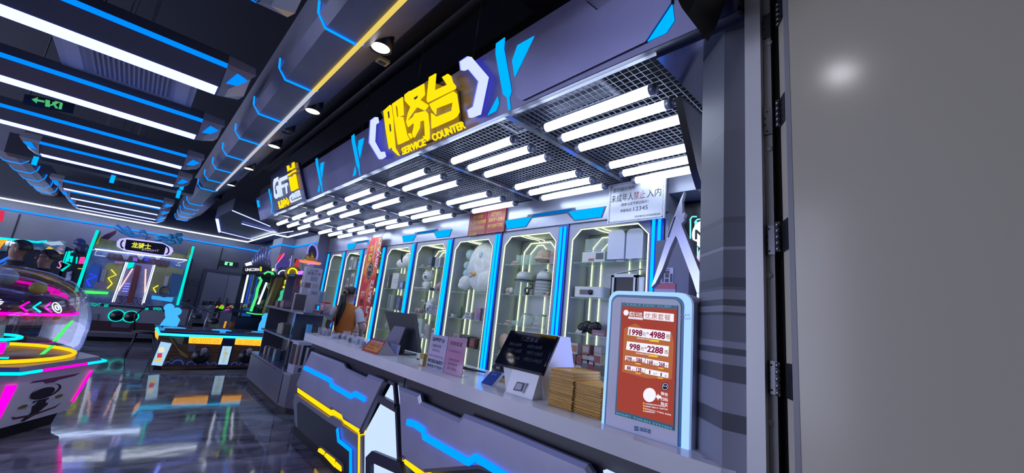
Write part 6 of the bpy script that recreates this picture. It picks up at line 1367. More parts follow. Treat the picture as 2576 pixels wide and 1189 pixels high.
for cx, cy, r in ((770, 880, .128), (1420, 880, .125)):
    c = pd((cx, cy), DY - .012); part('round_port', MB().lathe([(0, 0), (r, 0), (r, .015)], c, mat('#0b0b10', .25), 28, Rx(PI / 2)), tb); part('port_rim', MB().tube([c + V((r * cos(i * PI / 14), 0, r * sin(i * PI / 14))) for i in range(28)], .01, mat('#5a5c6c', .3, .6), 6, True), tb)
    part('port_creature', MB().ell(c + V((.02, -.015, .10)), (.05, .02, .05), mat('#8f8f9c', .4), 10).ell(c + V((.0, -.012, .05)), (.03, .015, .05), mat('#6a6a76', .4), 8), tb)
dg('anchor_print', [(320, 600), (530, 600), (500, 715), (440, 700), (400, 640)], mat('#77755a', .5), DY - .006, .01); dg('rope_print', [(310, 610), (345, 615), (430, 760), (590, 880), (570, 905), (480, 860), (390, 720)], mat('#8a7a4a', .5), DY - .008, .01)
dg('board_print', [(590, 710), (700, 715), (680, 815), (580, 810)], mat('#5f626e', .5), DY - .006, .01); dg('green_print', [(330, 900), (420, 940), (400, 960), (320, 960)], mat('#54703a', .5), DY - .006, .01)
wv = MB()
for cx, cy, r in ((410, 1075, .115), (610, 1060, .085), (800, 1060, .085), (930, 1060, .06), (1230, 1060, .07), (1350, 1065, .085), (270, 1070, .07)):
    for k, (q, mm) in enumerate(((1.0, mat('#3a4a80', .5)), (.78, mat('#8f98b8', .5)), (.6, mat('#2a3668', .5)))):
        c = pd((cx, cy), DY - .014 - .004 * k); c.z = .085; wv.slab([c + V((r * q * cos(PI * i / 12), 0, r * q * sin(PI * i / 12))) for i in range(13)], (0, .004, 0), mm)
part('wave_print', wv, tb)
for cx, lab in ((440, 'twin-headed'), (1650, 'single')):
    y_ = DY + .75; m = MB()
    if cx < 1000:
        for x, z, r in ((.615, .985, .075), (.735, .925, .075)): m.lathe([(0, 0), (r, 0), (r, .05), (0, .05)], (x, y_, z), SKYB, 20, Rx(PI / 2))
        m.slab([V((x, y_ - .05, z)) for x, z in ((.55, .66), (.80, .66), (.82, .78), (.76, .86), (.62, .95), (.565, .92), (.60, .80))], (0, .05, 0), SKYB)
    else:
        m.lathe([(0, 0), (.085, 0), (.085, .05), (0, .05)], (2.06 * 1.08, y_, .945), SKYB, 20, Rx(PI / 2)); m.slab([V((x, y_ - .05, z)) for x, z in ((2.12, .66), (2.32, .66), (2.32, .8), (2.29, .9), (2.15, .9), (2.12, .8))], (0, .05, 0), SKYB)
    part('lit_silhouette', m, tb)
# stool with a curved backrest left of the table
t = thing('bar_chair', 'dark curved metal chair between the pinball machine and the fishing table', 'chair', (.42, 10.6, 0))
part('seat', MB().lathe([(0, .44), (.2, .44), (.21, .47), (0, .48)], (.42, 10.6, 0), mat('#1a1b22', .5), 20), t)
part('back_hoop', MB().tube([(.25, 10.75, .45), (.20, 10.75, .75), (.32, 10.75, .92), (.55, 10.75, .95), (.66, 10.75, .8), (.62, 10.75, .45)], .014, mat('#2a2c36', .3, .6), 8), t)
for sx in (-1, 1):
    for sy in (-1, 1): part('leg', MB().tube([(.42 + .12 * sx, 10.6 + .12 * sy, .44), (.42 + .2 * sx, 10.6 + .2 * sy, 0)], .012, mat('#2a2c36', .3, .6), 8), t)

# ================================================================== motorbike ride games behind the table
def bike(x, y, label, mcol):
    t = thing('motorbike_game', label, 'arcade machine', (x, y, 0), 0, 'motorbike ride games in front of the grey doors'); BK = mat('#14151c', .35)
    part('base', MB().rbox((0, 0, .08), (.42, 1.0, .16), BK, .06), t, local=True)
    part('frame', MB().slab([(-.09, -.42, .16), (-.09, .35, .16), (-.09, .42, .62), (-.09, .1, .66), (-.09, -.3, .5)], (.18, 0, 0), mat('#1c1d26', .35)), t, local=True)
    part('saddle', MB().slab([(-.11, -.45, .50), (-.11, .05, .62), (-.11, .05, .69), (-.11, -.35, .62), (-.11, -.48, .60)], (.22, 0, 0), BK), t, local=True)
    part('tank', MB().ell((0, .2, .70), (.12, .2, .10), mat(mcol, .3), 14), t, local=True)
    part('handlebar', MB().tube([(-.32, .18, .92), (-.2, .3, .94), (0, .36, .86), (.2, .3, .94), (.32, .18, .92)], .016, mat('#7d8090', .25, .7), 8), t, local=True)
    for s in (-1, 1): part('brake_lever', MB().tube([(s * .2, .3, .97), (s * .34, .25, 1.0)], .007, mat('#a8abb8', .2, .8), 6), t, local=True); part('mirror', MB().ell((s * .22, .34, 1.06), (.05, .02, .03), BK, 10), t, local=True)
    part('fork', MB().tube([(-.08, .36, .86), (-.1, .55, .25)], .022, mat('#8b8e9c', .25, .7), 8).tube([(.08, .36, .86), (.1, .55, .25)], .022, mat('#8b8e9c', .25, .7), 8), t, local=True)
    return t
bike(1.32, 12.2, 'black motorbike ride game in front of the door, nearest the pinball machine', '#1e2030'); bike(1.50, 11.0, 'black motorbike ride game with chrome fork, nearest the claw machines', '#22242e')
ko = lambda x, y: (500 + x * .10935, 740 + y * .10933); po = lambda p, y=11.7: ony(*ko(*p), y)
t = thing('gun_rack', 'rack of neon green, orange and pink toy guns above the motorbike seats', 'toy gun rack', (1.6, 11.7, 0))
part('post', MB().box2((1.56, 11.72, 0), (1.68, 11.82, .98), mat('#15161d', .4)), t)
part('tray', MB().slab([po(p) for p in ((360, 350), (520, 370), (930, 420), (1130, 470), (1120, 430), (930, 340), (500, 300))], (0, .2, 0), mat('#161a2c', .35)), t)
for pts, c, l in (([(600, 340), (820, 320), (900, 350), (900, 390), (760, 375), (610, 365)], '#c81fae', 'magenta gun body'), ([(470, 290), (580, 260), (585, 310), (560, 345), (470, 325)], '#6ad81e', 'lime gun body'), ([(485, 245), (560, 240), (575, 265), (500, 275)], '#e8762a', None), ([(645, 280), (780, 250), (790, 265), (660, 300)], '#e86a4a', None), ([(750, 300), (840, 275), (850, 290), (770, 315)], '#4ac85a', None), ([(400, 290), (440, 260), (445, 300), (400, 310)], '#d8a83a', None)): part('toy_gun', MB().slab([po(p, 11.65) for p in pts], (0, .06, 0), FX(c, .75)), t)
for pts in ([(385, 260), (405, 200), (470, 160)], [(470, 260), (480, 220), (520, 190)], [(605, 260), (620, 230), (660, 210)]): part('gun_handle', MB().tube([po(p, 11.6) for p in pts], [.018, .03, .02], mat('#15151b', .4), 8), t)
part('orange_lever', MB().tube([po((580, 770), 11.6), po((625, 620), 11.6)], .02, FX('#e0962a', .8), 8), t)

# ================================================================== claw and pusher machines by the far right wall
kc = lambda x, y: (640 + x * .13453, 640 + y * .13457)
def pc(p, y): return ony(*kc(*p), y)
def arcade(name, label, x0, x1, y0, y1, zt, col): 
    t = thing(name, label, 'arcade machine', ((x0 + x1) / 2, (y0 + y1) / 2, 0)); part('base', MB().box2((x0, y0, 0), (x1, y1, .85), mat('#22263a', .35, .2)), t)
    part('back', MB().box2((x0, y1 - .05, .85), (x1, y1, zt), mat(col, .4)), t); part('roof', MB().box2((x0, y0, zt - .05), (x1, y1, zt), mat('#1c1f2c', .4)), t)
    part('glass_front', MB().box2((x0 + .02, y0 + .005, .88), (x1 - .02, y0 + .012, zt - .05), glass('#c8d8ff', .08, .03, 'mach')), t); return t
# green framed pair
Y1 = 10.78; gx0 = pc((-190, 1000), Y1).x; gx1 = pc((560, 420), Y1).x
gm = arcade('coin_pusher_machine', 'tall pusher machine with green lit frames and silver and crystal toppers', 1.86, 2.53, Y1, 11.4, 1.86, '#1b2236')
GL2 = glow('', .85, (.08, .75, .22))
for L, r in (([(90, 420), (130, 480), (60, 640), (30, 800), (-60, 1040), (-80, 1100)], .028), ([(330, 340), (370, 420), (340, 480), (390, 520), (350, 620), (320, 720), (250, 900), (190, 1080)], .03), ([(180, 360), (250, 320), (340, 340)], .022), ([(600, 410), (440, 420), (400, 560), (330, 780), (240, 960)], .014)):
    part('green_frame', MB().tube([pc(p, Y1 - .04) for p in L], r, GL2, 8), gm)
for L in ([(-120, 200 + 180), (-240, 900)], [(230, 520), (70, 930)]): part('white_tube', MB().tube([pc(p, Y1 - .02) for p in L], .02, CW, 8), gm)
for i in range(16): 
    p = pc((rb.uniform(-180, 240), rb.uniform(760, 1000)), Y1 + .25); part('prize', MB().ell(p, (.05, .05, .05), mat(('#4a62b8', '#3a8a5a', '#8a6ab8', '#b8b04a')[i % 4], .4), 8), gm)
part('round_dial', MB().tube([pc((295 + 45 * cos(i * PI / 8), 590 + 50 * sin(i * PI / 8)), Y1 - .02) for i in range(16)], .016, mat('#c9b99a', .3), 6, True), gm)
part('marquee', MB().slab([pc(p, Y1 - .03) for p in ((-220, 225), (130, 200), (330, 260), (320, 330), (-230, 345))], (0, .3, 0), mat('#15161f', .4)), gm)
m = MB(); o = pc((-170, 310), Y1 - .035); m.text('UNICORN', o, pc((90, 305), Y1 - .035) - o, pc((-168, 255), Y1 - .035) - o, FX('#f0f0ff', 1.0), (0, -1, 0), 0, .02); part('lettering', m, gm)
part('yellow_marks', MB().slab([pc(p, Y1 - .036) for p in ((105, 225), (118, 225), (118, 310), (105, 310))], (0, .004, 0), LIME).slab([pc(p, Y1 - .036) for p in ((126, 225), (138, 225), (138, 308), (126, 308))], (0, .004, 0), LIME), gm)
tp = MB(); SVM = mat('#a9b4dc', .2, .5)
for i, (x, w_, h0, h1) in enumerate(((30, .05, 200, 0), (70, .06, 190, -60), (120, .07, 200, -120), (175, .08, 210, -150), (230, .08, 230, -90), (260, .06, 270, 60), (-20, .05, 190, 60))): tp.tube([pc((x, h0), Y1 + .15), pc((x + 12, h1), Y1 + .15)], [w_, w_ * .6], SVM, 10)
part('topper', tp, gm, 'silver tube topper')
part('topper_light', MB().slab([pc(p, Y1 - .03) for p in ((-170, 165), (-60, 130), (-40, 190), (-150, 215))], (0, .05, 0), FX('#e8ecff', .9)), gm)
part('lamp_block', MB().slab([pc(p, Y1 - .03) for p in ((325, 260), (380, 255), (370, 305), (320, 310))], (0, .05, 0), FX('#e0f0a0', .9)), gm)
part('shelf_tray', MB().slab([pc(p, Y1 - .15) for p in ((-420, 1000), (150, 1100), (140, 1140), (-420, 1060))], (0, .3, 0), mat('#1b2440', .3)), gm)
part('green_tray_edge', MB().tube([pc(p, Y1 - .16) for p in ((-150, 1080), (0, 1110), (200, 1120))], .014, GL2, 6), gm)
# crystal topper machine (purple and red)
tp2 = gm
m = MB(); CRY = glass('#8a7ae0', .45, .1, 'cry')
for q in ([(390, 200), (470, 120), (540, 10), (600, -60), (640, 30), (630, 150), (600, 290), (400, 330)], [(600, 290), (640, 150), (700, 20), (690, 100), (650, 280)]): m.slab([pc(p, 10.8) for p in q], (0, .05, 0), CRY)
part('crystal_wing', m, tp2, 'clear purple crystal wing'); part('crest', MB().slab([pc(p, 10.77) for p in ((430, 110), (470, 20), (560, -40), (560, 30), (480, 110), (450, 150))], (0, .04, 0), FX('#d8204a', .85)), tp2)
for L in ([(385, 330), (400, 200), (470, 110), (560, -20)], [(600, 300), (660, 240), (700, 20)], [(400, 300), (500, 240), (600, 230)]): part('violet_line', MB().tube([pc(p, 10.76) for p in L], .008, glow('', .9, (.4, .35, 1.0)), 6), tp2)
part('arc_sign', MB().lathe([(0, 0), (.16, 0), (.16, .05), (0, .05)], pc((540, 350), 10.72), mat('#4a5a78', .3), 20, Rx(PI / 2)).tube([pc((540 + 90 * cos(i * PI / 10), 370 + 75 * -sin(i * PI / 10)), 10.66) for i in range(11)], .012, CW, 6), tp2)
part('topper_stand', MB().box2((2.25, 10.85, 1.86), (2.5, 10.98, 1.97), DARK), tp2)
# yellow arcade cabinet
Y2 = 10.32
ym = arcade('yellow_claw_machine', 'yellow lit claw machine behind the shelf unit with yellow neon lettering', 2.31, 2.74, Y2, 10.58, 1.86, '#4a4420')
part('side_panel', MB().slab([pc(p, Y2 - .01) for p in ((440, 425), (550, 420), (330, 960), (200, 1150), (190, 1080))], (0, .25, 0), noisy('#6a5c50', '#8f7a30', 1.5, .4)), ym)
m = MB(); o = pc((560, 560), Y2 - .03); m.text('Fantasia', o, pc((810, 575), Y2 - .03) - o, pc((570, 470), Y2 - .03) - o, FX('#e8e03a', 1.0), (0, -1, 0), 0, .04); part('lettering', m, ym)
part('yellow_arch', MB().tube([pc(p, Y2 - .03) for p in ((545, 600), (710, 665), (650, 840))], .03, FX('#f0f03a', 1.0), 8), ym)
part('green_creature', MB().tube([pc(p, Y2 - .02) for p in ((590, 650), (530, 700), (530, 790), (480, 850), (490, 930))], [.03, .05, .06, .05, .03], glow('', .6, (.08, .65, .35)), 8), ym)
part('round_topper', MB().lathe([(0, 0), (.17, 0), (.17, .06), (0, .06)], pc((715, 350), Y2 - .02), mat('#c8943a', .4), 24, Rx(PI / 2)).tube([pc((715 + 85 * cos(i * PI / 10 - .2), 350 - 95 * sin(i * PI / 10 - .2)), Y2 - .09) for i in range(12)], .016, LIME, 6), ym)
part('blue_orb', MB().ell(pc((720, 380), Y2 - .1), .05, mat('#2a8fae', .3), 12), ym)
part('siren', MB().lathe([(.05, 0), (.05, .14), (.03, .2), (0, .21)], pc((775, 240), Y2 + .1), glow('', .5, (.8, .06, .08)), 12).box(pc((775, 120), Y2 + .1), (.05, .05, .1), DARK), ym)
# purple and gold machine
Y3 = 9.0
vm = arcade('castle_topper_machine', 'narrow machine with violet lights and a golden castle topper inside a purple ring', 2.37, 2.75, Y3, 9.55, 1.88, '#4a4058')
ct = MB(); GDM = mat('#b8944a', .25, .5)
for i, (x, h0, h1) in enumerate(((960, 130, 50), (1000, 130, -10), (1040, 130, 20), (1080, 130, -40), (1120, 130, 40))): ct.tube([pc((x, h0), Y3 + .2), pc((x + 3, h1), Y3 + .2)], [.045, .025], GDM, 8)
part('castle', ct, vm, 'golden castle'); part('castle_base', MB().lathe([(0, 0), (.2, 0), (.22, .04), (0, .05)], pc((1040, 165), Y3 + .25), glow('', .7, (.95, .3, .15)), 20), vm)
part('purple_ring', MB().tube([pc((1085 + 95 * cos(i * PI / 14), -20 + 165 * sin(i * PI / 14)), Y3 + .35) for i in range(28)], .018, glow('', .8, (.25, .22, .75)), 6, True), vm)
part('ring_disc', MB().slab([pc((1085 + 85 * cos(i * PI / 14), -20 + 155 * sin(i * PI / 14)), Y3 + .38) for i in range(28)], (0, .02, 0), mat('#1d1c48', .4)), vm)
for L, c in (([(830, 350), (900, 330), (960, 300)], PURP), ([(1000, 180), (1080, 160), (1130, 170)], PURP), ([(930, 430), (880, 500), (880, 590), (930, 610)], FX('#e8c03a', .9)), ([(1000, 220), (940, 340), (960, 420), (900, 560), (900, 680)], FX('#5ab8e0', .7))): part('light_curl', MB().tube([pc(p, Y3 - .03) for p in L], .014, c, 6), vm)
part('violet_lamp', MB().slab([pc(p, Y3 - .02) for p in ((825, 310), (905, 300), (900, 370), (820, 375))], (0, .05, 0), PURP), vm)
# small green exit plate over the double doors
p = ony(575, 663, YB); t = thing('exit_plate', 'small green lit exit plate above the double doors', 'sign', (p.x, YB - .03, p.z - .05)); part('plate', MB().box2((p.x - .24, YB - .03, p.z - .07), (p.x + .24, YB - .008, p.z + .07), mat('#3a4a48', .4)), t); part('pictogram', MB().box2((p.x - .1, YB - .036, p.z - .05), (p.x + .1, YB - .03, p.z + .05), glow('', .8, (.25, .85, .45))).box2((p.x - .03, YB - .038, p.z - .05), (p.x + .02, YB - .036, p.z + .03), mat('#2a5a3c', .5)), t)
p = ony(487, 709, YB); solo('wall_label', MB().box2((p.x - .13, YB - .02, p.z - .09), (p.x + .13, YB - .006, p.z + .09), noisy('#8f929c', '#5c606c', 30, .5)), 'small grey printed plate left of the double doors', 'sign')
# ================================================================== prizes in the cabinets
XM = 3.25
def my(px, py, x=XM): return onx(px, py, x).y
G_ = 'prizes in the display cabinets'
WPL2 = mat('#c9cfcb', .4); CRM = mat('#c4bda6', .6); LTG = mat('#aab0b0', .45)
def card(y, z, tone, where):
    ca = min(cabs, key=lambda c: abs((c[0] + c[1]) / 2 - y)); y = min(max(y, ca[0] + .05), ca[1] - .05)
    m = MB().slab([(XB + .07, y - .035, z), (XB + .07, y + .035, z), (XB + .10, y + .035, z + .045), (XB + .10, y - .035, z + .045)], (.003, 0, 0), mat('#c2b0b4', .5)); m.slab([(XB + .0745, y - .028, z + .011), (XB + .0745, y + .028, z + .011), (XB + .0885, y + .028, z + .032), (XB + .0885, y - .028, z + .032)], (-.001, 0, 0), mat(tone, .5))
    solo('price_card', m, 'small price card ' + where, 'card', 'price cards on the cabinet shelves')
def box_(label, y, z, w, h_, col, face=None, d=.16, x=None, clear=False):
    ca = min(cabs, key=lambda c: abs((c[0] + c[1]) / 2 - y)); y = min(max(y, ca[0] + w / 2 + .012), ca[1] - w / 2 - .012)
    t = thing('prize_box', label, 'box', (x or XM, y, z)); 
    part('box', MB().box((0, 0, h_ / 2), (d, w, h_), glass('#dff0ea', .2, .05, 'pbox') if clear else mat(col, .45)), t, local=True)
    m = MB()
    for (a, b_, c, e, cc) in (face or [(.1, .9, .15, .45, '#8d8e98'), (.1, .6, .6, .85, '#7a7c88')]): m.box2((-d / 2 - .002, w / 2 - w * a, h_ * c), (-d / 2 - .0003, w / 2 - w * b_, h_ * e), mat(cc, .5))
    part('print', m, t, local=True); return t
s0, s1, s2, s3, s4 = 2.0865, 1.7435, 1.4065, 1.0675, .7215
# --- first cabinet, by the pillar
for i, (a, b_) in enumerate(((my(1541, 620), my(1584, 620)), (my(1587, 620), my(1630, 620)))):
    t = thing('white_suitcase', ('white rounded suitcase on the top shelf, the one farther from the pillar', 'white rounded suitcase on the top shelf, the one nearer the pillar')[i], 'suitcase', (XB + .155, (a + max(b_, 1.75)) / 2, s0 + .008), 0, 'pair of white suitcases'); w = abs(a - max(b_, 1.75)) * .97; hh = .285
    part('shell', MB().slab([V((-.09, p[1], p[2])) for p in rr(-w / 2, w / 2, 0.012, hh, .05, 0)], (.2, 0, 0), mat('#c2c9d4', .3)), t, local=True); part('handle', MB().tube([(.02, -.05, hh), (.02, -.05, hh + .012), (.02, .05, hh + .012), (.02, .05, hh)], .006, GREY, 6), t, local=True)
    for s in (-1, 1): part('wheel', MB().ell((.0, s * w * .35, .008), (.008, .012, .008), BLACK, 8), t, local=True)
box_('white carton under a clear case on the top shelf beside the suitcases', my(1505, 640), s0, .26, .10, '#bfc6bd', [(.62, .95, .25, .85, '#55565c'), (.3, .55, .1, .35, '#a5606a')]); box_('clear case on the white carton on the top shelf', my(1507, 625), s0 + .101, .22, .13, '', [(.1, .9, .05, .12, '#9fb0a8')], clear=True)
card(my(1497, 650), s0, '#a8505a', 'before the white carton on the top shelf by the suitcases'); card(my(1572, 648), s0, '#b08a8e', 'between the two white suitcases')
t = thing('projector', 'long white projector with a dark lens panel on the second shelf', 'projector', (XM, my(1492, 735), s1)); part('body', MB().rbox((0, 0, .055), (.18, .34, .10), mat('#c3c9c4', .35), .03), t, local=True); part('lens_panel', MB().box2((-.093, -.06, .03), (-.09, .09, .075), mat('#3c3f46', .3)).lathe([(0, 0), (.025, 0), (.025, .006)], (-.096, -.04, .053), mat('#15161a', .2), 16, Ry(-PI / 2)), t, local=True)
card(my(1480, 745), s1, '#8d8790', 'in front of the white projector')
t = thing('open_carton', 'large white open carton with a dark inside on the second shelf', 'box', (XB + .2, my(1575, 720), s1)); w = .30
ya_, yb2 = my(1538, 720, XB + .1), my(1602, 720, XB + .1); m = MB()
m.box2((XB + .09, ya_, s1), (XB + .095, ya_ - .03, s1 + .22), WPL2).box2((XB + .09, yb2, s1), (XB + .095, yb2 + .03, s1 + .22), WPL2).box2((XB + .09, ya_, s1 + .20), (XB + .26, yb2, s1 + .23), WPL2).box2((XB + .09, ya_, s1), (XB + .26, ya_ - .01, s1 + .22), WPL2).box2((XB + .09, yb2, s1), (XB + .26, yb2 + .01, s1 + .22), WPL2).box2((XB + .25, ya_, s1), (XB + .26, yb2, s1 + .22), mat('#10131c', .6)).box2((XB + .1, ya_, s1), (XB + .26, yb2, s1 + .005), mat('#10131c', .6))
part('box', m, t); part('flap', MB().slab([(XB + .09, ya_ + .05, s1 + .215), (XB + .09, yb2, s1 + .27), (XB + .2, yb2, s1 + .285), (XB + .2, ya_ + .04, s1 + .24)], (0, 0, .005), WPL2), t)
part('dark_inside', MB().box2((XB + .11, ya_ - .03, s1 + .005), (XB + .115, yb2 + .03, s1 + .198), mat('#0e1018', .4)), t)
box_('ribbed clear white pack beside the open carton', my(1625, 715), s1, .05, .2, '#bcc6cc', [(.2, .8, .1, .9, '#d5dde2')])
t = MB()
for i in range(6): t.ell((XM - .02 + .02 * (i % 2), my(1470 + 6 * i, 825), s2 + .054 + .012 * (i % 3)), (.06, .05, .05), mat('#1d2024', .3), 10)
solo('black_bag', t, 'bundle of black bags on the third shelf of the pillar cabinet', 'bag'); card(my(1467, 838), s2, '#c5c2c0', 'before the black bags'); box_('flat red pack at the right of the black bags', my(1518, 830), s2, .14, .05, '#8f5058')
pal = ['#a8a29a', '#8a3f42', '#b9b4ac', '#7a5a48', '#96504e', '#b0aaa6', '#5c4a48', '#a06a58', '#c0bcb4', '#84484a', '#6f6a66', '#b4a48a']
k = 0
for zz, row in ((s3, ((1455, 3), (1470, 2), (1485, 3), (1500, 2), (1515, 3))), (s4, ((1452, 2), (1468, 3), (1484, 2), (1500, 3)))):
    for ri_, (px, n) in enumerate(row):
        z = zz
        for j_ in range(n):
            h_ = .06 + .02 * ((k * 7) % 3); box_('snack box %s in the %s pile on the %s shelf of the pillar cabinet' % (('lowest', 'second', 'third')[j_], nth(ri_), 'fourth' if zz == s3 else 'lowest'), my(px, 880), z, .082, h_, pal[k % 12], [(.1, .9, .2, .8, pal[(k + 5) % 12])], .14); z += h_ + .002; k += 1
# --- second cabinet: cups, pots and kettles
t = thing('plush_cake', 'beige round plush cake with fringe on the top shelf of the kettle cabinet', 'plush toy', (XM, my(1371, 650), s0 + .008)); part('body', MB().ell((0, 0, .08), (.10, .10, .085), mat('#b8a98e', .9), 16), t, local=True); part('fringe', MB().tube([(.105 * math.cos(i * PI / 8), .105 * math.sin(i * PI / 8), .05) for i in range(16)], .016, mat('#c9b596', .9), 6, True), t, local=True); part('ribbon', MB().box((-.1, 0, .06), (.01, .10, .03), mat('#c2b8b0', .5)), t, local=True)
for i in range(4):
    y_ = my(1306 + 11.5 * i, 652); solo('glass_cup', MB().lathe([(0, .004), (.032, .004), (.038, .12), (.036, .12), (.030, .008)], (XM, y_, s0), glass('#dff5ea', .25, .03, 'cup'), 14), 'clear glass cup on the top shelf of the kettle cabinet, %s from the left' % nth(i), 'cup', 'glass cups beside the plush cake')
box_('red and white box at the end of the top shelf of the kettle cabinet', my(1396, 650), s0, .06, .13, '#b07a78', None, .1); card(my(1303, 655), s0, '#a86068', 'at the left end of the kettle cabinet top shelf')
def pot(label, y, z, glassy):
    t = thing('cooking_pot', label, 'pot', (XM, y, z)); GL_ = glass('#c8d8d0', .4, .06, 'potg') if glassy else mat('#c3c8bf', .35)
    part('pan', MB().lathe([(0, 0), (.09, 0), (.10, .02), (.10, .16), (.105, .165), (0, .165)], (0, 0, 0), GL_, 24), t, local=True); part('rim', MB().tube([(.107 * math.cos(i * PI / 12), .107 * math.sin(i * PI / 12), .165) for i in range(24)], .007, mat('#3c4044', .3, .5), 6, True), t, local=True)
    part('lid', MB().lathe([(.095, .17), (.09, .23), (.06, .265), (0, .275)], (0, 0, 0), mat('#c9d0c8', .3), 24), t, local=True); part('lid_knob', MB().ell((0, 0, .285), (.025, .025, .015), mat('#8f9490', .4), 10), t, local=True)
    for s in (-1, 1): part('side_handle', MB().tube([(0, s * .1, .13), (0, s * .14, .125), (0, s * .14, .08), (0, s * .1, .08)], .009, mat('#35383c', .4), 6), t, local=True)
    if not glassy:
        for k_ in range(4): part('tier_ring', MB().tube([(.103 * math.cos(i * PI / 12), .103 * math.sin(i * PI / 12), .03 + .032 * k_) for i in range(24)], .005, mat('#9da29b', .4), 6, True), t, local=True)
    return t
pot('glass cooking pot with a white domed lid on the second shelf', my(1315, 738), s1, True); pot('white tiered steamer pot beside the glass pot', my(1367, 742), s1, False)
for px, r, c in ((1286, .03, '#b9beb4'), (1294, .036, '#c8cdc2')): solo('round_tin', MB().lathe([(0, 0), (r, 0), (r, .03), (0, .03)], (XM - .06, my(px, 722), s1 + .045), mat(c, .4), 18, Ry(PI / 2)).box((XM - .03, my(px, 722), s1 + .003), (.05, .04, .006), GREY), 'round white disc standing left of the glass pot, ' + ('the smaller one' if r < .033 else 'the larger one'), 'disc')
solo('dark_ring', MB().tube([(XM - .1, my(1342, 728) + .03 * math.cos(i * PI / 8), s1 + .045 + .03 * math.sin(i * PI / 8)) for i in range(16)], .010, mat('#2a2d30', .4), 8, True).box((XM - .1, my(1342, 728), s1 + .004), (.04, .03, .008), BLACK), 'black ring stand between the two pots', 'stand')
for px, w_ in ((1288, 'at the left end below the glass pot'), (1337, 'between the glass pot and the steamer'), (1382, 'at the right of the steamer pot')): card(my(px, 745), s1, '#9d6b75', w_)
def kettle(label, y, z):
    t = thing('glass_kettle', label, 'kettle', (XM, y, z)); part('body', MB().lathe([(0, 0), (.075, 0), (.085, .05), (.065, .12), (.06, .125)], (0, 0, 0), glass('#e0f2e0', .3, .04, 'ket'), 20), t, local=True); part('lid', MB().lathe([(.062, .125), (.05, .14), (0, .15)], (0, 0, 0), LTG, 18), t, local=True)
    part('handle', MB().tube([(0, -.06, .11), (0, -.095, .10), (0, -.098, .05), (0, -.08, .03)], .008, LTG, 6), t, local=True); part('spout', MB().tube([(0, .07, .06), (0, .095, .10)], [.016, .010], LTG, 8), t, local=True)
kettle('glass kettle on the third shelf, farther from the pillar', my(1325, 812), s2); kettle('glass kettle on the third shelf, nearer the pillar', my(1361, 815), s2)
for i in range(3): solo('glass_cup', MB().lathe([(0, .003), (.018, .003), (.02, .05), (.018, .05), (.016, .006)], (XM - .05, my(1299 + 7 * i, 808), s2), glass('#dff5ea', .25, .03, 'cup'), 12), 'tiny glass beside the kettles, %s from the left' % nth(i), 'cup', 'tiny glasses beside the kettles')
card(my(1287, 808), s2, '#9d5a60', 'left of the kettles'); card(my(1358, 820), s2, '#a0607a', 'before the nearer kettle'); box_('white folded leaflet at the right end of the kettle shelf', my(1381, 812), s2, .07, .13, '#c9cdbb', [(.1, .9, .1, .9, '#c2c6b4')], .02)
t = thing('round_mirror', 'round pink vanity mirror on the fourth shelf of the kettle cabinet', 'mirror', (XM - .06, my(1277, 880), s3)); part('disc', MB().lathe([(0, 0), (.085, 0), (.085, .012), (0, .012)], (0, 0, .15), mat('#c8aea6', .25), 24, Ry(-PI / 2)), t, local=True); part('stand', MB().tube([(0, 0, .07), (.01, 0, .006)], .008, LTG, 6).lathe([(0, 0), (.05, 0), (.045, .01), (0, .012)], (0, 0, 0), LTG, 18), t, local=True)
box_('pale green box beside the vanity mirror', my(1302, 885), s3, .06, .12, '#aab5a4'); card(my(1255, 890), s3, '#c0b8b8', 'before the vanity mirror')
for i in range(3): box_('stacked white gadget box on the fourth shelf of the kettle cabinet, %s from the left' % nth(i), my(1325 + 22 * i, 900), s3, .12, .1 + .03 * (i % 2), ('#b0b4aa', '#8f9a98', '#b8a9a0')[i])
# --- third cabinet: huge plush
yc = my(1213, 725, XB + .22)
t = thing('plush_toy', 'huge white plush toy with pale blue rounded spikes and a small duck on its belly', 'plush toy', (XB + .168, 4.175, s1 + .04)); PW = noisy('#cdd2cc', '#dfe3de', 14, .95); PB = mat('#a9c6cf', .9)
part('body', MB().ell((0, -.06, .30), (.105, .29, .33), PW, 24).ell((-.02, .22, .09), (.10, .12, .10), PW, 16).ell((-.02, -.2, .12), (.10, .17, .15), PW, 16), t, local=True)
part('face', MB().ell((-.065, .06, .26), (.05, .12, .12), mat('#c2c8c6', .95), 16), t, local=True)
for y_, z_, r_ in ((.27, .48, .075), (.30, .33, .06), (.29, .22, .06)): part('spike', MB().ell((.02, y_, z_), (.06, r_, r_), PB, 14), t, local=True)
part('patch', MB().ell((-.09, -.10, .44), (.02, .035, .045), PB, 10), t, local=True)
part('duck', MB().ell((-.095, -.02, .20), (.03, .05, .035), mat('#c9a95a', .8), 12).ell((-.10, .04, .185), (.02, .03, .02), mat('#d8d3c8', .8), 10).ell((-.118, .03, .2), (.008, .008, .008), BLACK, 6), t, local=True)
part('paw', MB().ell((-.08, .24, .05), (.04, .07, .05), PW, 12), t, local=True)
t = thing('green_bottle', 'dark green tree-shaped bottle on the shelf under the huge plush', 'bottle', (XM, my(1159, 790), s2 + .002)); part('body', MB().lathe([(0, 0), (.04, 0), (.035, .03), (.02, .10), (.008, .15), (0, .155)], (0, 0, 0), mat('#4a6a58', .3), 14), t, local=True); part('leaf', MB().slab([(0, .05, .01), (0, .03, .10), (0, .02, .01)], (.01, 0, 0), mat('#5a7a66', .4)), t, local=True)
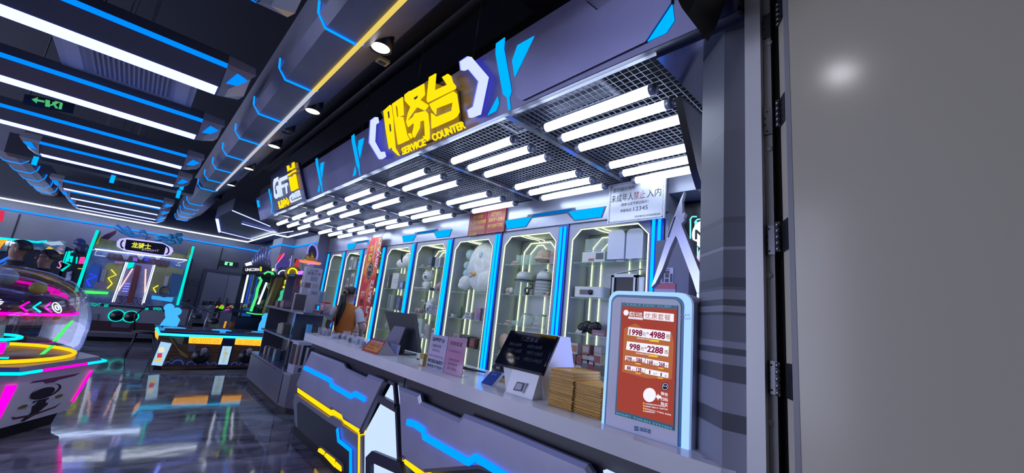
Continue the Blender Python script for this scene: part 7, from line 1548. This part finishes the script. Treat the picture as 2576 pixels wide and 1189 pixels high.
box_('small open white case left of the green bottle', my(1147, 792), s2, .06, .045, '#c0c4bc'); box_('rounded pale mint case right of the green bottle', my(1190, 795), s2, .12, .085, '#b4c0b6'); box_('mauve and pink patterned box on the shelf under the plush', my(1213, 792), s2, .11, .15, '#9a7f92', [(.1, .5, .5, .9, '#b08a94'), (.5, .9, .1, .6, '#7a6a9a')]); box_('violet box at the right end of the shelf under the plush', my(1229, 795), s2, .05, .16, '#7d78a8'); card(my(1178, 800), s2, '#b9b2b4', 'before the mint case')
box_('pink striped gift box on the fourth shelf under the plush', my(1160, 850), s3, .13, .14, '#a8929a'); box_('black and grey gadget box on the fourth shelf under the plush', my(1180, 860), s3, .12, .13, '#4a4e56', [(.1, .9, .2, .8, '#8a8f9a')]); box_('brown box with red print on the fourth shelf under the plush', my(1200, 862), s3, .10, .12, '#6a4a48', [(.1, .9, .2, .8, '#9a5a54')])
t = thing('juice_pitcher', 'pale green pitcher at the right end of the fourth shelf under the plush', 'pitcher', (XM, my(1214, 868), s3)); part('body', MB().lathe([(0, 0), (.05, 0), (.045, .10), (.03, .16), (.028, .22), (0, .22)], (0, 0, 0), mat('#9ab89a', .4), 16), t, local=True); part('handle', MB().tube([(0, -.03, .18), (0, -.08, .16), (0, -.07, .08), (0, -.045, .06)], .008, mat('#b8c4b0', .4), 6), t, local=True)
# --- fourth cabinet: white bear, lamp
t = thing('plush_bear', 'white plush bear with black moustache-like mouth marks sitting on the second shelf', 'plush toy', (XM, my(1074, 722), s1 + .006)); 
part('body', MB().ell((0, 0, .075), (.06, .07, .08), PW, 14).ell((-.05, .05, .02), (.045, .03, .02), PW, 10).ell((-.05, -.05, .02), (.045, .03, .02), PW, 10).ell((-.02, .075, .09), (.025, .02, .04), PW, 10).ell((-.02, -.075, .09), (.025, .02, .04), PW, 10), t, local=True)
part('head', MB().ell((0, 0, .21), (.085, .11, .09), PW, 18).ell((0, .075, .285), (.025, .03, .03), PW, 10).ell((0, -.075, .285), (.025, .03, .03), PW, 10), t, local=True)
part('face', MB().box((-.088, -.05, .20), (.01, .05, .016), BLACK).box((-.088, -.055, .175), (.01, .04, .014), BLACK).ell((-.085, .03, .235), (.006, .007, .008), BLACK, 8).ell((-.085, -.02, .24), (.006, .007, .008), BLACK, 8), t, local=True)
solo('toy_bat', MB().tube([(XM - .13, my(1064, 722), s1 + .02), (XM - .13, my(1080, 722), s1 + .02)], [.018, .010], mat('#a99a94', .5), 10), 'small pale toy bat lying in front of the white bear', 'toy')
box_('little dark box beside the white bear', my(1092, 722), s1, .05, .045, '#5a5a60')
t = MB()
for i in range(7): t.ell((XM + .02 * (i % 3), my(1100 + 3 * i, 722), s1 + .05 + .03 * (i % 2)), (.05, .045, .05), mat(('#a9949e', '#b4a4ac', '#8f8a9c')[i % 3], .8), 10)
solo('plush_pile', t, 'heap of pink and lilac small plush animals right of the white bear', 'plush toys', kind='stuff')
box_('clear fronted blue gift box on the top shelf of the bear cabinet', my(1092, 664), s0, .12, .16, '#3c4a5c', [(.1, .9, .3, .9, '#5a6878'), (.1, .9, .05, .2, '#b0787c')]); box_('silver framed photo box on the top shelf of the bear cabinet', my(1112, 664), s0, .13, .14, '#9aa4a8', [(.1, .7, .1, .9, '#7b858c')]); card(my(1069, 668), s0, '#8f8a88', 'left of the blue box on the top shelf of the bear cabinet')
t = thing('desk_lamp', 'small white gooseneck desk lamp on the third shelf of the bear cabinet', 'lamp', (XM, my(1066, 785), s2 + .002)); part('base', MB().lathe([(0, 0), (.04, 0), (.035, .015), (0, .02)], (0, 0, 0), WPL2, 16), t, local=True); part('neck', MB().tube([(0, 0, .02), (0, -.005, .12), (0, .02, .18), (0, .05, .19)], .006, WPL2, 8), t, local=True); part('lamp_head', MB().ell((0, .07, .185), (.025, .045, .015), WPL2, 12), t, local=True)
t = thing('white_plush_bag', 'white cow patterned plush bag on the third shelf of the bear cabinet', 'bag', (XM, my(1079, 785), s2)); part('body', MB().ell((0, 0, .10), (.07, .09, .10), PW, 16).ell((0, -.06, .19), (.04, .05, .05), PW, 12), t, local=True); part('dark_patch', MB().ell((-.06, .02, .10), (.015, .03, .045), mat('#3a3d44', .8), 10).ell((-.055, -.05, .07), (.015, .03, .025), mat('#55585e', .8), 10), t, local=True)
for i, px in enumerate((1063, 1069, 1075)): solo('mug', MB().lathe([(0, 0), (.024, 0), (.026, .07), (.023, .07), (.02, .006)], (XM - .10, my(px, 788), s2), mat(('#a48f86', '#b5a49a', '#8f7c78')[i], .4), 14).tube([(XM - .10, my(px, 788) - .025, s2 + .055), (XM - .10, my(px, 788) - .042, s2 + .04), (XM - .10, my(px, 788) - .026, s2 + .02)], .005, mat('#a48f86', .4), 6), 'small brown and white mug below the desk lamp, %s from the left' % nth(i), 'mug', 'mugs below the desk lamp')
for i, px in enumerate((1092, 1101, 1110)): box_('grey picture box on the third shelf of the bear cabinet, %s from the left' % nth(i), my(px, 790), s2, .09, .13, ('#9fa4ac', '#7d8792', '#a89f9c')[i])
t = thing('humidifier', 'mint and white round-windowed appliance on the fourth shelf of the bear cabinet', 'appliance', (XM, my(1058, 845), s3)); part('body', MB().rbox((0, 0, .13), (.14, .17, .26), mat('#bccabf', .35), .05, seg=4), t, local=True)
for z_ in (.09, .17): part('round_window', MB().lathe([(0, 0), (.035, 0), (.035, .008)], (-.072, .01, z_), mat('#8fa09a', .3), 18, Ry(-PI / 2)), t, local=True)
box_('pink and white carton beside the mint appliance', my(1082, 850), s3, .13, .2, '#b9b4b4', [(.55, .95, .1, .9, '#a89a9c'), (.1, .4, .2, .6, '#8f9090')]); box_('tall white box at the right end of that fourth shelf', my(1100, 855), s3, .10, .16, '#c0c3c0')
solo('small_fox', MB().ell((XM - .08, my(1072, 868), s3 + .03), (.03, .035, .03), PW, 10).ell((XM - .09, my(1068, 868), s3 + .055), (.02, .02, .02), PW, 8), 'tiny white figurine in front of the pink carton', 'figurine')
# --- fifth cabinet
t = thing('plush_dog', 'long white plush dog lying on the top shelf with one black ear', 'plush toy', (XM + .015, 6.2, s0 + .012)); part('body', MB().ell((0, .02, .08), (.10, .22, .085), PW, 20).ell((-.02, -.14, .12), (.10, .14, .11), PW, 16), t, local=True); part('ear', MB().ell((-.10, -.06, .14), (.02, .035, .085), mat('#1b1c20', .9), 12, Rx(-.6)), t, local=True)
box_('large white pillow-like pack on the second shelf of the monitor cabinet', my(1000, 735), s1, .22, .26, '#c5c8c4', [(.3, .9, .55, .6, '#a0a4a4'), (.3, .9, .4, .44, '#a0a4a4')]); box_('blue and white tin box on the second shelf of the monitor cabinet', my(1018, 735), s1, .12, .13, '#5c76a0', [(.2, .8, .2, .8, '#a9b4c4')]); box_('dark slim box at the left of the white pillow pack', my(982, 735), s1, .06, .24, '#6a6a70')
box_('silver foil gift bag on the third shelf of the monitor cabinet', my(989, 790), s2, .2, .24, '#8d9a94', [(.2, .35, .1, .9, '#5f6a66'), (.5, .6, .2, .9, '#c4cec6')]); box_('blue lilac box beside the foil bag', my(1008, 790), s2, .1, .2, '#6a74a0')
t = thing('milk_bottle', 'white bottle with a dark neck on the fourth shelf of the monitor cabinet', 'bottle', (XM, my(971, 838), s3 + .002)); part('body', MB().lathe([(0, 0), (.04, 0), (.045, .08), (.02, .14), (.016, .2), (0, .2)], (0, 0, 0), WPL2, 16), t, local=True); part('cap', MB().lathe([(.018, .2), (.018, .23), (0, .23)], (0, 0, 0), CHAR, 12), t, local=True)
box_('flat peach box on the lowest visible shelf of the monitor cabinet', my(962, 850), s3 - .346, .2, .06, '#c99a78')
# --- cabinets behind and beyond the banner
for ci, (px0, names_) in enumerate(((893, 'cabinet behind banner'), (848, 'cabinet behind woman'))):
    for zi, z in enumerate((s0, s1, s2)):
        for q in range(3):
            y_ = cabs[5 + ci][0] + .14 + .22 * q
            box_('boxed gift on the %s shelf of the %s, %s from near side' % (('top', 'second', 'third')[zi], names_, nth(q)), y_, z, .15, .17 + .05 * ((q + zi) % 3), ('#b4b6b4', '#8f9498', '#a59a9a', '#7a808c', '#b8b0a4')[(q * 2 + zi + ci) % 5], [(.15, .85, .2, .75, ('#7d5a60', '#9a9fa8', '#5f6874')[(q + zi) % 3])], .15)
# the sign's yellow reflected beam, painted as a strip at the kettle cabinet's back
solo('yellow_reflection', MB().box2((XK - .03, 2.86, 1.50), (XK - .024, 2.885, 2.05), mat('#d8c81e', .5)), 'narrow yellow strip of painted sign reflection at the back right of the kettle cabinet', 'ribbon')
